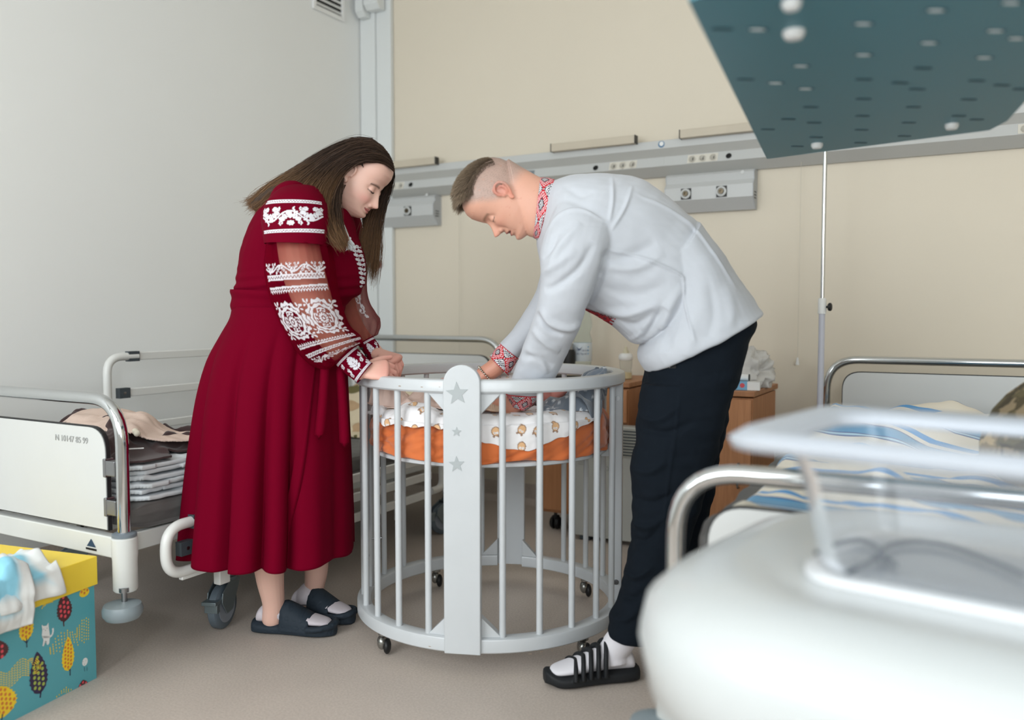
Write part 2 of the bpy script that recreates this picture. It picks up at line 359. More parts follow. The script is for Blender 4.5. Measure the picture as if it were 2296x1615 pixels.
# gas outlet boxes under the rail
boxm = mat('silver_grey_box', (194, 196, 196), .4); boxs = mat('shaded_box_side', (176, 180, 184), .45)  # box ends get a darker grey, their side shade put into the colour
for px0, px1, py0, lab in ((1503, 1686, 469, 'grey gas outlet box with two sockets on the wall behind the man'), (842, 970, 506, 'grey gas outlet box with two sockets between the woman and the man')):
    dpt = .085; a = onY(px0, py0, BW - dpt)[0]; b = onY(px1, py0, BW - dpt)[0]; W_ = .42 if px0 > 1000 else b - a + .1
    a = b - W_; z = onY((px1), py0 - 3, BW - dpt)[2]; H_ = .215
    q = thing('gas_outlet_box', lab, 'outlet box', (a, BW, z), group='gas outlet boxes under the supply rail')
    H_ = min(H_, zb - z - .002)
    pr = [(0, .0), (-.03, .0), (-dpt, .055), (-dpt, .115), (-.062, .14), (-.07, H_ - .012), (-.055, H_), (0, H_)]
    n = len(pr); mb = MB(); mb.add([(0, y, zz) for y, zz in pr] + [(W_, y, zz) for y, zz in pr], [(i, (i + 1) % n, n + (i + 1) % n, n + i) for i in range(n)])
    obj('cover', mb, boxm, q, smooth=False)
    for x in (-.002, W_ + .002):
        mb = MB(); mb.prism([(x - .002, y, zz) for y, zz in pr], (.004, 0, 0)); s_ = obj('end_plate', mb, boxs, q, smooth=False)
        if x > 0:
            mb = MB()
            for k in range(3): mb.box((x + .0025, -.045, .05 + k * .014), (.002, .034, .005))
            obj('vent_slots', mb, BLACK, s_, smooth=False)
    mb = MB(); mb.lathe([(.009, 0), (.009, -.003), (.007, -.003)], (W_ - .05, -.068, .17), 18, 0, 'y'); obj('cap', mb, rail_l, q)
    for k, fx in enumerate((.25, .66)):
        cx = W_ * fx; mb = MB(); mb.box((cx, -dpt - .001, .085), (.05, .004, .052)); g = obj('outlet_plate', mb, BLACK, q, smooth=False)
        mb = MB(); mb.lathe([(.024, -.003), (.024, -.012), (.016, -.014), (.013, -.008)], (cx, -dpt, .085), 24, 0, 'y'); obj('ring', mb, rail_l, g)
        mb = MB(); mb.lathe([(.012, -.003), (.012, -.016), (.006, -.016), (.005, -.01)], (cx, -dpt, .085), 20, 0, 'y'); obj('valve', mb, mat('brass', (96, 86, 70), .35, .8), g)
# pull cords
cordm = mat('pale_cord', (206, 200, 186), .7)
for px, pyt, pyb, Yo, lab in ((1797, 340, 808, .035, 'thin pull cord with white tip beside the lifting pole'), (1029, 395, 830, .03, 'faint pull cord hanging down the wall beside the man\'s head')):
    p0 = onY(px, pyt, BW - Yo); p1 = onY(px - (2 if px > 1500 else 0), pyb, BW - Yo)
    q = thing('pull_cord', lab, 'cord', (p0[0], BW - Yo, p1[2]), group='pull cords on the back wall')
    mb = MB(); mb.tube([(0, 0, 0), (.001, 0, (p0[2] - p1[2]) * .5), (0, 0, zb + .02 - p1[2])], .0011, 6); obj('cord', mb, cordm, q)
    mb = MB(); mb.lathe([(.004, .012), (.0085, -.018), (.0085, -.022)], (0, 0, 0), 14); obj('tip', mb, WPLAST, q)
# ================================================================ round crib
KA, KD, KR = -.072, 2.815, .448
kt = thing('round_crib', 'white round wooden baby crib with grey stars on its front post, between the two people', 'crib', cf=(KA, KD))
crib_w = mat('white_lacquered_wood', (197, 201, 204), .32, var=.015, vscale=12, coat=.15)
chip = mat('chipped_wood', (158, 138, 120), .7)
PH0 = math.atan2(.070, .443)         # crib turned a little about its axis
def kp(phi, r, z=0.):   # phi measured from the front post, + to the right
    q = phi - PH0; return np.array([KA + r * math.sin(q), KD - r * math.cos(q), z])
def arc(phi0, phi1, r0, r1, z0, z1, rnd=.006, n=24):
    rings = []
    cr = [(r0, z0 + rnd), (r0 + rnd, z0), (r1 - rnd, z0), (r1, z0 + rnd), (r1, z1 - rnd * 1.6), (r1 - rnd * .5, z1 - rnd * .5), (r1 - rnd * 1.6, z1), (r0 + rnd * 1.6, z1), (r0 + rnd * .5, z1 - rnd * .5), (r0, z1 - rnd * 1.6)]
    for k in range(n + 1):
        ph = phi0 + (phi1 - phi0) * k / n; rings.append([kp(ph, r, z) for r, z in cr])
    return rings
ZB0, ZB1, ZT0, ZT1 = .070, .112, .823, .862
hw = math.asin(.0535 / KR)
for q in range(4):
    a, b = q * PI / 2 + (hw if q in (0, 2) else hw), (q + 1) * PI / 2 - hw
    A0 = q * PI / 2 + (hw if q % 2 == 0 else 0); A1 = (q + 1) * PI / 2 - (hw if q % 2 == 1 else 0)
    mb = MB(); mb.loft(arc(A0, A1, KR - .046, KR, ZB0, ZB1, .0035)); o = obj('bottom_rail', mb, crib_w, kt, auto=28)
    mb = MB(); mb.loft(arc(A0, A1, KR - .042, KR, ZT0, ZT1, .0055)); o2 = obj('top_rail', mb, crib_w, kt, auto=28)
    for k in range(5):
        ph = q * PI / 2 + R(15 + 15 * k); mb = MB(); mb.cyl(kp(ph, KR - .022, ZB1 - .01), kp(ph, KR - .022, ZT0 + .01), .0098, 16)
        obj('slat', mb, crib_w, kt)
def star(c, r, ux, uz, nrm, rot=0, th=.0012):
    pts = []
    for i in range(10):
        rr = r * (1.0 if i % 2 == 0 else .43); an = PI / 2 + i * PI / 5 + rot; pts.append(c + ux * rr * math.cos(an) + uz * rr * math.sin(an) + nrm * .0002)
    m_ = MB(); m_.prism(pts, nrm * th); return m_
star_m = mat('grey_star_sticker', (166, 172, 174), .4)
UZ = np.array([0, 0, 1.])
def post(phi, zt, rnd, stars=False, wd=.107, th=.026, r_in=None, lab=None):
    c = kp(phi, KR - (th - .008) * 1., 0) if r_in is None else kp(phi, r_in, 0)
    n_ = kp(phi, 1., 0) - kp(phi, 0, 0); t_ = np.array([-n_[1], n_[0], 0]) * 1.; t_ = np.array([math.cos(phi - PH0), math.sin(phi - PH0), 0])
    pts = [c - t_ * wd / 2 + UZ * ZB0]; h = wd / 2
    if rnd:
        for k in range(19):
            an = PI - PI * k / 18; pts.append(c + t_ * h * math.cos(an) + UZ * (zt - h + h * math.sin(an)))
    else: pts += [c - t_ * h + UZ * zt, c + t_ * h + UZ * zt]
    pts.append(c + t_ * wd / 2 + UZ * ZB0)
    mb = MB(); mb.prism(pts, n_ * th); o = obj('post', mb, crib_w, kt, bevel=.003, label=lab)
    if stars:
        for py, r, rt in ((883, .034, R(4)), (969, .0145, R(-3)), (1042, .024, R(3))):
            f = c + n_ * th; z = S(1022, py, f[1])[2]
            s_ = star(f + UZ * z - t_ * (.012 if r > .03 else .014), r, t_, UZ, n_, rt); obj('star_sticker', s_, star_m, o, smooth=False)
    else:
        f = c + n_ * th
    return c, n_, t_, o
c0, n0, t0, o0 = post(0, .905, True, True, lab='tall rounded front post with three grey stars')
post(PI, .905, True, r_in=KR - .02)
for ph in (PI / 2, -PI / 2):
    c, n_, t_, o = post(ph, ZT0, False, wd=.075, th=.034, r_in=KR - .040)
# side posts: screws
scr = MB()
for ph, zz in ((PI / 2, (.775, .17)), (-PI / 2, (.78, .22))):
    for z in zz:
        nn = kp(ph, 1.) - kp(ph, 0); tt = np.array([math.cos(ph - PH0), math.sin(ph - PH0), 0]) * (-1 if ph > 0 else 1)
        c = kp(ph, KR - .023, z) + tt * .0375
        m_ = MB(); m_.cyl(c, c + tt * .003, .0085, 18); m_.cyl(c + tt * .003, c + tt * .0045, .005, 12); obj('screw', m_, STEEL, kt)
# triangular gussets at front and back post
for ph0 in (0, PI):
    for sg in (-1, 1):
        a = ph0 + sg * hw; b = ph0 + sg * (hw + .150)
        for zc, zs in ((ZB1, .062), (ZT0, -.062)):
            if ph0 == PI and zs < 0: continue
            pA, pB = kp(a, KR - .04), kp(b, KR - .04); n_ = kp(ph0, 1) - kp(ph0, 0)
            mb = MB(); mb.prism([pA + UZ * zc, pB + UZ * zc, pA + UZ * (zc + zs)], n_ * .026); obj('gusset', mb, crib_w, kt, bevel=.0015)
# mattress board with its brackets
mb = MB(); mb.loft([[kp(2 * PI * j / 64, r, z) for j in range(64)] for r, z in ((.388, .600), (.392, .603), (.392, .612), (.388, .615))]); obj('base_board', mb, crib_w, kt)
for ph in (PI / 2, -PI / 2):
    mb = MB(); c = kp(ph, KR - .052, .60); n_ = kp(ph, 1.) - kp(ph, 0); mb.box(c, (.024, .05, .04), rz=ph - PH0 ); obj('bracket', mb, crib_w, kt, smooth=False, bevel=.002)
mb = MB(); a_ = kp(-R(80), KR - .045, .29); mb.cyl(a_, a_ + np.array([.03, .004, 0]), .003, 10); mb.cyl(a_ + np.array([.03, .004, 0]), a_ + np.array([.034, .004, 0]), .0055, 10); obj('adjusting_bolt', mb, STEEL, kt)
# ball casters
ball_m = mat('tarnished_caster', (150, 150, 146), .25, .9)
for ph in (-R(41), R(52), R(135), -R(140)):
    c = kp(ph, KR - .024, 0); cs = thing  # caster parts
    mb = MB(); mb.cyl(c + UZ * .071, c + UZ * .060, .016, 18); mb.cyl(c + UZ * .062, c + UZ * .045, .006, 10)
    mb.ball(c + UZ * .0375 + np.array([-.004, 0, 0]), (.016, .0235, .0235), 18)
    o = obj('caster', mb, ball_m, kt)
    m2 = MB(); m2.ball(c + UZ * .0300 + np.array([.012, -.004, -.004]), (.012, .0240, .0240), 18); obj('wheel', m2, BLACK, o)
# small chips in the paint
mb = MB(); rng = np.random.RandomState(3)
for (px, py, s_) in ((895, 866, .008), (945, 868, .006), (985, 868, .004), (960, 1450, .006), (1190, 1467, .007), (1215, 1462, .006), (1240, 1460, .004)):
    a = px; lo, hi = -1.2, 1.2
    for _ in range(40):
        m_ = (lo + hi) / 2; q = kp(m_, KR); pxx = CX + FPX * q[0] / q[1]
        if pxx < px: lo = m_
        else: hi = m_
    q = kp(lo, KR + .0003); z = S(px, py, q[1])[2]; tt = np.array([math.cos(lo - PH0), math.sin(lo - PH0), 0])
    pts = [q + UZ * z + tt * s_ * math.cos(t) * rng.uniform(.6, 1) + UZ * s_ * .25 * math.sin(t) * rng.uniform(.5, 1) for t in np.linspace(0, 2 * PI, 9)[:-1]]
    mb.poly(pts)
obj('paint_chips', mb, chip, kt, smooth=False)['kind'] = 'stuff'
# ---------------------------------------------------------------- crib mattress in an orange fitted sheet
ZM0, ZM1 = .617, .735
org = mat('orange_cotton', (204, 106, 50), .8, bump=.12, bscale=900, sheen=.3, var=.04, vscale=6)
def crib_mattress():
    nu, nv = 240, 60; P = np.zeros((nv, nu, 3))
    prof = [(0, ZM0 + .002), (.30, ZM0), (.386, ZM0 - .004), (.401, ZM0 + .008), (.400, ZM0 + .05), (.394, ZM0 + .085), (.386, ZM1 - .012), (.365, ZM1 - .001), (.33, ZM1), (0.02, ZM1 + .002)]
    pr = crom(np.array([(r, z, 0) for r, z in prof]), 7)[:, :2]; nv = len(pr); P = np.zeros((nv, nu, 3))
    for i, (r, z) in enumerate(pr):
        for j in range(nu):
            ph = 2 * PI * j / nu; P[i, j] = [ph, r, z]
    ph, r, z = P[..., 0], P[..., 1], P[..., 2]; side = np.clip((r - .33) / .05, 0, 1)
    hgt = (z - ZM0) / (ZM1 - ZM0)
    q = np.stack([np.cos(ph) * 3, np.sin(ph) * 3, hgt * .9 + ph * 0], -1)
    w_ = noise(np.stack([ph * 2.2 + hgt * 1.2, hgt * 1.3, ph * .2], -1), .55, 4) * .008 + .009 + np.abs(noise(np.stack([ph * 4 - hgt * 2.4, hgt * 1.0], -1), .55, 9)) * -.016 + np.abs(noise(np.stack([ph * 3 + hgt * 2.0, hgt * .8 - ph], -1), .7, 19)) * -.009
    per = np.minimum(ph, 2 * PI - ph); w_ = w_ * np.clip(per / .15, 0, 1)
    w_ = np.minimum(w_, .0045); r2 = r + w_ * side
    zz = z.copy(); low = (hgt < .3)
    zz += side * low * (noise(np.stack([np.cos(ph) * 2, np.sin(ph) * 2], -1), .8, 5) * .008)
    out = np.zeros_like(P); a = ph - PH0
    out[..., 0] = KA + r2 * np.sin(a); out[..., 1] = KD - r2 * np.cos(a); out[..., 2] = zz
    mb = MB(); mb.grid(out, wrap=True); return obj('crib_mattress', mb, org, frame=(KA, KD, 0), auto=180)
cm = put(crib_mattress(), (KA, KD)); tag(cm, 'round crib mattress in a wrinkled orange fitted sheet', 'mattress')
# ---------------------------------------------------------------- generic draped cloth
def cloth(name, outline, zf, m, seed=0, amp=.008, sc=6., thick=.004, res=.006, edge=.02, parent=None, colf=None, frame=None, lift=0., fold=None, emin=.0):
    """outline: polygon (x,y) in frame coordinates; zf(x,y): height of what lies below."""
    P = np.array(outline, float); mn, mx = P.min(0) - res, P.max(0) + res
    xs_ = np.arange(mn[0], mx[0], res); ys_ = np.arange(mn[1], mx[1], res); X, Y = np.meshgrid(xs_, ys_, indexing='ij')
    def sd(px, py):
        n = len(P); d = np.full(px.shape, 1e9); inside = np.zeros(px.shape, bool)
        for i in range(n):
            a, b = P[i], P[(i + 1) % n]; e = b - a; wx, wy = px - a[0], py - a[1]; t = np.clip((wx * e[0] + wy * e[1]) / (e @ e + 1e-12), 0, 1)
            d = np.minimum(d, np.hypot(wx - e[0] * t, wy - e[1] * t)); c1 = (a[1] <= py) & (b[1] > py); c2 = (a[1] > py) & (b[1] <= py); cr = e[0] * wy - e[1] * wx
            inside ^= ((c1 & (cr > 0)) | (c2 & (cr < 0)))
        return np.where(inside, d, -d)
    dist = sd(X, Y); N = noise(np.stack([X, Y], -1), sc, seed); Nr = -np.abs(noise(np.stack([X, Y], -1), sc * .8, seed + 7)) + .35
    h = (N * .5 + Nr) * amp
    if fold is not None: h = h + fold(X, Y)
    ed = np.clip(dist / edge, 0, 1); Z = zf(X, Y) + thick + np.maximum(h * (ed * .75 + .25), 0) * 1.0 + lift * ed + emin
    keep = dist > -res * .5; idx = -np.ones(X.shape, int); idx[keep] = np.arange(keep.sum()); V = np.stack([X[keep], Y[keep], Z[keep]], -1)
    a, b, c, d = idx[:-1, :-1], idx[1:, :-1], idx[1:, 1:], idx[:-1, 1:]; ok = (a >= 0) & (b >= 0) & (c >= 0) & (d >= 0)
    seed_ = np.zeros_like(ok); ii = np.argwhere(ok); m0 = ii[np.argmin(((ii - ii.mean(0)) ** 2).sum(1))]; seed_[tuple(m0)] = True
    while True:      # keep one connected piece
        g = seed_.copy(); g[1:] |= seed_[:-1]; g[:-1] |= seed_[1:]; g[:, 1:] |= seed_[:, :-1]; g[:, :-1] |= seed_[:, 1:]; g &= ok
        if (g == seed_).all(): break
        seed_ = g
    ok = seed_; F = np.stack([a[ok], b[ok], c[ok], d[ok]], -1)
    use = np.unique(F); rmap = -np.ones(len(V), int); rmap[use] = np.arange(len(use)); V = V[use]; F = rmap[F]
    mb = MB(); mb.add(V, F.tolist()); col = colf(V) if colf else None
    o = obj(name, mb, m, parent, frame=frame, auto=180, col=col)
    q = o.modifiers.new('sm', 'SMOOTH'); q.iterations = 3; q.factor = .5
    q = o.modifiers.new('s', 'SOLIDIFY'); q.thickness = thick; q.offset = -1
    return o
def smoothstep(a, b, x): t = np.clip((x - a) / (b - a), 0, 1); return t * t * (3 - 2 * t)
# owl-print muslin over the mattress: sheet spread on top and falling over the front edge
def owl_colors(V, seed=5, base=(233, 231, 232)):
    """print evaluated per vertex on arc-length coordinates (u across, v along)"""
    b = np.array(srgb(*base))[:3]; col = np.tile(b, (len(V), 1)); rng = np.random.RandomState(seed)
    u = V[:, 0]; v = V[:, 1] - V[:, 2]
    tan_ = np.array(srgb(222, 178, 132))[:3]; brn = np.array(srgb(150, 118, 96))[:3]
    cell = .062
    gi = np.floor(u / cell).astype(int); best = np.zeros(len(V))
    for di in (-1, 0, 1):
        for dj in (-1, 0, 1):
            ci = gi + di; cj = np.floor(v / cell).astype(int) + dj
            h1 = np.modf(np.abs(np.sin(ci * 127.1 + cj * 311.7) * 43758.5))[0]; h2 = np.modf(np.abs(np.sin(ci * 269.5 + cj * 183.3) * 43758.5))[0]; h3 = np.modf(np.abs(np.sin(ci * 77.5 + cj * 13.3) * 43758.5))[0]
            cx, cy = (ci + .3 + .4 * h1) * cell, (cj + .3 + .4 * h2) * cell; an = (h3 - .5) * 1.6
            x = (u - cx) * np.cos(an) + (v - cy) * np.sin(an); y = -(u - cx) * np.sin(an) + (v - cy) * np.cos(an)
            big = h3 > .35; s_ = np.where(big, .0125, .007)
            X_, Y_ = x / s_, y / s_; r = np.hypot(X_, Y_ * .9)
            body = (r < .85); ring = (r >= .85) & (r < 1.05)
            ears = big & (np.hypot(np.abs(X_) - .55, Y_ - 1.15) < .28)
            face = big & (np.hypot(np.abs(X_) - .32, Y_ - .38) < .28); eye = big & (np.hypot(np.abs(X_) - .32, Y_ - .38) < .09)
            col[body] = tan_; col[ring | ears] = brn; col[face] = b; col[eye] = brn
    return col
owl = mat('owl_print_muslin', (233, 231, 232), .85, bump=.15, bscale=700, attr='Col', sheen=.2)
def ktop(X, Y):      # mattress top / rounded side
    r = np.hypot(X - KA, Y - KD); return np.where(r < .375, ZM1 + .001, ZM1 + .001)
def sheet():
    nu, nv = 440, 190
    # spread inside the crib; the front-right part hangs between mattress and slats
    ph = np.linspace(R(-75), R(64), nu)[:, None]; s_ = np.linspace(-.20, .075, nv)[None, :]
    # s: arc length over the edge (negative = on top)
    drop = .020 + .058 * smoothstep(R(-6), R(14), ph) * (1 - smoothstep(R(26), R(62), ph)) + .012 * noise(np.stack([ph * 2, ph * 0], -1), 1.3, 2) + .010 * smoothstep(R(-60), R(-45), ph)
    drop = np.maximum(drop, .008)
    s2 = np.where(s_ > 0, s_ / .075 * drop, s_) ; r0 = .392
    r = np.where(s2 < 0, r0 + s2, r0 + .0155 + .002 * np.sin(ph * 23) * smoothstep(0, .05, s2)); z = np.where(s2 < 0, ZM1 + .010, ZM1 + .010 - s2)
    e = .02; tt = np.clip((s2 + e) / (2 * e), 0, 1); z = np.where(np.abs(s2) < e, ZM1 + .010 - (s2 + e) ** 2 / (4 * e), z); r = np.where(np.abs(s2) < e, r0 - (e - s2) ** 2 / (4 * e) + .004 * tt, r)
    q = np.stack([ph * 4 + 0 * s_, s2 * 14 + 0 * ph], -1); wv = noise(q, .45, 8)
    lf = smoothstep(R(-2), R(-12), ph); z = z + .002 + np.clip(wv + .3, 0, 1.5) * (.006 + .012 * lf) * (1 - smoothstep(-.01, .03, s2)) + (.004 + .012 * lf) * smoothstep(-.14, -.05, s2) * (1 - smoothstep(-.03, .0, s2)) * (.6 + .4 * np.sin(ph * 9))
    r = r + .0025 * noise(q, .8, 3) * smoothstep(-.02, .01, s2)
    a = ph - PH0 + 0 * s_
    P = np.stack([KA + r * np.sin(a), KD - r * np.cos(a), z], -1); return P, (ph * .40 + 0 * s_, s2 + 0 * ph)
P, (u_, v_) = sheet(); mb = MB(); mb.grid(P); colv = owl_colors(np.stack([u_.ravel(), v_.ravel(), 0 * u_.ravel()], -1))
o = obj('muslin_sheet', mb, owl, frame=(KA, KD, 0), auto=180, col=colv, solid=.002); put(o, (KA, KD)); tag(o, 'white muslin sheet printed with tan owls, spilling over the orange mattress edge', 'sheet')
# ================================================================ hospital beds
panel_m = mat('white_laminate_panel', (205, 207, 206), .42, var=.01)
edge_m = mat('black_panel_edge', (30, 31, 33), .5)
frame_m = mat('cream_bed_enamel', (212, 214, 211), .38, var=.02)
ink = mat('grey_marker_ink', (160, 161, 160), .7)
def panel(name, t, x0, x1, z0, z1, y, rad, seg=8, both=True):
    pts = fillet([(x0, y, z0), (x0, y, z1), (x1, y, z1), (x1, y, z0)], rad, seg); pts = [p for p in pts]
    # bottom corners square
    mb = MB(); mb.prism([(p[0], y - .009, p[2]) for p in pts], (0, .018, 0)); o = obj(name, mb, panel_m, t, smooth=False)
    cx, cz = (x0 + x1) / 2, (z0 + z1) / 2
    mb = MB(); mb.prism([(p[0] + (.0035 if p[0] > cx else -.0035), y - .0062, p[2] + (.0035 if p[2] > cz else -.0035)) for p in pts], (0, .0124, 0)); obj('panel_edge', mb, edge_m, o, smooth=False)
    return o
def hoop(name, t, x0, x1, z0, z1, y, r, rad=.12):
    mb = MB(); mb.tube(fillet([(x0, y, z0), (x0, y, z1), (x1, y, z1), (x1, y, z0)], rad, 10), r, 18); return obj(name, mb, CHROME, t)
def caster(t, x, y, r=.075, swing=0.):
    e = np.array([math.sin(swing), math.cos(swing)]); cx, cy = x - e[0] * .035, y - e[1] * .035
    mb = MB()
    mb.cyl((x, y, .20), (x, y, .165), .028, 20); mb.cyl((x, y, .168), (x, y, .155), .034, 20)
    AXr = np.array([[e[1], -e[0], 0], [e[0], e[1], 0], [0, 0, 1.]])
    for s_ in (-1, 1):
        p0 = np.array([cx, cy, 0]) + AXr[0] * .024 * s_
        pts = [p0 + AXr[1] * .045 + UZ * .16, p0 + AXr[1] * .075 + UZ * .15, p0 + AXr[1] * .02 + UZ * .058, p0 - AXr[1] * .02 + UZ * .055, p0 - AXr[1] * .05 + UZ * .10, p0 - AXr[1] * .045 + UZ * .13, p0 + AXr[1] * .0 + UZ * .16]
        mb.prism(pts, AXr[0] * .004 * s_)
    mb.box(np.array([cx, cy, .158]) + np.append(e * .03, 0), (.052, .07, .006), ax=AXr)
    mb.box(np.array([cx, cy, .108]) - np.append(e * .072, 0), (.05, .036, .012), ax=AXr); mb.box(np.array([cx, cy, .088]) - np.append(e * .066, 0), (.045, .02, .03), ax=AXr)
    o = obj('caster', mb, mat_cast, t, bevel=.0015)
    m2 = MB(); prof = [(.03, -.017), (r - .008, -.017), (r, -.011), (r, .011), (r - .008, .017), (.03, .017)]
    rings = [[np.array([cx, cy, r]) + AXr[0] * h + (AXr[1] * math.cos(2 * PI * j / 32) + UZ * math.sin(2 * PI * j / 32)) * rr for j in range(32)] for rr, h in prof]
    m2.loft(rings); w_ = obj('tyre', m2, tyre_m, o)
    for s_ in (-1, 1):
        m3 = MB(); rings = [[np.array([cx, cy, r]) + AXr[0] * h * s_ + (AXr[1] * math.cos(2 * PI * j / 28) + UZ * math.sin(2 * PI * j / 28)) * rr for j in range(28)] for rr, h in ((r * .72, .0165), (r * .72, .0185), (r * .62, .0185), (r * .55, .0172), (.01, .019))]
        m3.loft(rings); obj('hub', m3, hub_m, w_)
    return o
mat_cast = mat('zinc_caster', (132, 146, 152), .32, .75); tyre_m = mat('grey_tyre', (92, 104, 114), .5); hub_m = mat('pale_grey_hub', (138, 146, 156), .45)
bump_m = mat('translucent_grey_bumper', (134, 146, 152), .35)
def bed(label, loc, rz, left):
    """x from -W (far side) to 0 (near side), y from 0 (foot) to L (head)"""
    t = thing('hospital_bed', label, 'bed', loc, rz, group='hospital beds in the ward'); W, L = .95, 2.2; zf = .375
    mb = MB()
    for x in (-.045, -W + .045): mb.box((x, L / 2, zf - .005), (.03, L - .06, .055))
    for y in (0.0, L): mb.box((-W / 2, y, zf - .005), (W - .05, .036, .062))
    for y in (.5, 1.1, 1.7): mb.box((-W / 2, y, zf - .02), (W - .1, .03, .03))
    obj('bed_frame', mb, frame_m, t, bevel=.004)
    for x in (0, -W):
        for y in (0, L):
            mb = MB(); mb.lathe([(.030, .245), (.034, .25), (.034, zf - .04), (.036, zf - .02), (.036, zf + .025), (.030, zf + .03)], (x, y, 0), 22); o = obj('corner_post', mb, frame_m, t)
            mb = MB(); mb.lathe([(.034, zf + .03), (.034, zf + .038), (.026, zf + .042)], (x, y, 0), 22); obj('collar', mb, GREYP, o)
            sx = 1 if x == 0 else -1; sy = -1 if y == 0 else 1
            mb = MB(); mb.cyl((x + sx * .02, y + sy * .02, .262), (x + sx * .02, y + sy * .02, .215), .008, 10); mb.cyl((x + sx * .02, y + sy * .02, .262), (x + sx * .02, y + sy * .02, .250), .014, 14)
            obj('bolt', mb, STEEL, o)
            mb = MB(); bz = 0 if left else .045; mb.lathe([(.02, .176), (.046, .178), (.054, .190), (.055, .205), (.050, .218), (.03, .222)], (x + sx * .025, y + sy * .03, bz), 28); obj('bumper_wheel', mb, bump_m, t)
    zt = .80 if left else .752
    hoop('foot_hoop', t, -W, 0, zf + .03, zt, 0, .0185, .13)
    hoop('head_hoop', t, -W, 0, zf + .03, zt + (.115 if left else .105), L, .0165, .13)
    pf = panel('footboard', t, -W + .065, -.065, zf + .042, zt - (.085 if left else .062), 0, .075)
    panel('headboard', t, -W + .065, -.065, zf + .04, zt + .115 - (.085 if left else .062), L, .075)
    for y, xs_ in ((0, (-.045, -W + .045)), (L, (-.045, -W + .045))):
        for x in xs_:
            for z in (zf + .11, zt - .20):
                mb = MB(); mb.box((x, y, z), (.05, .026, .045)); mb.box((x - (.02 if x > -.4 else -.02), y - .0, z), (.012, .03, .055)); obj('panel_clip', mb, STEEL, t, smooth=False, bevel=.003)
    if left:
        text('handwritten_number', 'N 10147 85 99', .026, pf, (-.30, -.0102, zt - .135), (PI / 2, 0, 0), ink)
    else:
        text('handwritten_number', 'N 401', .052, pf, (-.80, -.0102, zt - .155), (PI / 2, 0, R(0)), mat('dark_marker_ink', (98, 104, 108), .7))
    mb = MB(); mb.prism([(-.145, -.0195, zf - .013), (-.105, -.0195, zf - .013), (-.125, -.0195, zf + .010)], (0, -.001, 0)); bd = obj('maker_badge', mb, mat('navy_badge', (38, 66, 92), .5), t, smooth=False)
    mb = MB()
    for k in range(9): mb.box((-.149 + k * .0056, -.0195, zf - .021), (.0038, .001, .006))
    obj('badge_line', mb, BLACK, bd, smooth=False)
    if not left:
        mb = MB(); mb.box((-W / 2, L / 2, .455), (W - .08, L - .12, .09)); obj('mattress_deck', mb, frame_m, t, smooth=False, bevel=.006)
    for x, y, sw in ((-.05, .42, R(-20)), (-.05, L - .42, .4), (-W + .10, .42, R(30)), (-W + .10, L - .42, .2)):
        mb = MB(); mb.box((x, y, .27), (.045, .045, .16)); lg = obj('leg', mb, frame_m, t, bevel=.003)
        mb = MB(); mb.lathe([(.008, 0), (.008, .002), (.003, .002)], (x + .0225, y, .24), 12, 0, 'x'); obj('screw', mb, BLACK, lg)
        caster(t, x, y, swing=sw)
    return t
def side_rail(t, x, y0, y1, zs, loop, out=1, capm=None):
    """folding side rail: zs = heights of the bars; loop: bars joined by a bent tube at the foot end"""
    mb = MB()
    for k, z in enumerate(zs): mb.box((x, (y0 + y1) / 2 + (.09 if k == 0 else .045 * (k == 1)) , z), (.018, y1 - y0 - .1, .034))
    o = obj('side_rail', mb, rail_m, t, bevel=.004)
    zt, zb_ = zs[0], loop
    mb = MB(); mb.tube(fillet([(x, y0 + .14, zt), (x, y0, zt), (x, y0, zb_), (x, y0 + .14, zb_)], .085, 9), .0165, 16); obj('end_tube', mb, rail_m, o)
    mb = MB(); mb.tube(fillet([(x, y1 - .0, zt), (x, y1 + .09, zt), (x, y1 + .09, zb_), (x, y1, zb_)], .085, 9), .0165, 16); obj('end_tube', mb, rail_m, o)
    for k, z in enumerate(zs[:2]):
        mb = MB(); yy = y0 + (.118 if k == 0 else .07); mb.box((x + .001 * out, yy, z), (.026, .05, .042)); mb.cyl((x, yy - .022, z - .0), (x + .0001, yy - .0221, z + .0001), .001, 6)
        e = obj('end_cap', mb, DGREY if out > 0 else DGREY, o, bevel=.009); mb = MB(); mb.lathe([(.006, .013), (.006, .0145), (.002, .015)], (x, yy, z), 12, 0, 'x'); obj('rivet', mb, STEEL, e)
    for yy in (y0 + .23, y1 - .2):
        mb = MB(); mb.box((x - out * .022, yy, min(zs[-1], .33) - .02), (.03, .045, .12)); b_ = obj('bracket', mb, rail_m, o, bevel=.004)
        mb = MB(); mb.lathe([(.013, .0), (.013, .004), (.007, .006)], (x - out * .022 + .015, yy, min(zs[-1], .33) - .01), 16, 0, 'x'); obj('lock_button', mb, GREYP, b_)
    return o
rail_m = mat('white_side_rail', (220, 221, 218), .35)
LB = (-2.15, 1.556, 0)
lb = bed('white hospital bed along the left wall with chrome hoop and white footboard', LB, 0, True)
y_far = 2.17 - LB[1]
side_rail(lb, -.95 + .02, y_far, 3.62 - LB[1], [.872, .722, .575], .42, 1)
side_rail(lb, .045, 1.66 - LB[1], 3.05 - LB[1], [.410, .335, .255], .262, 1)
RB = c2w(.316, 1.60)
rb = bed('white hospital bed at the right with a handwritten footboard and striped blanket', (RB[0] + .95, RB[1], 0), R(1.5), False)
rb.location = (RB[0] + .95 * math.cos(R(1.5)), RB[1] + .95 * math.sin(R(1.5)), 0)
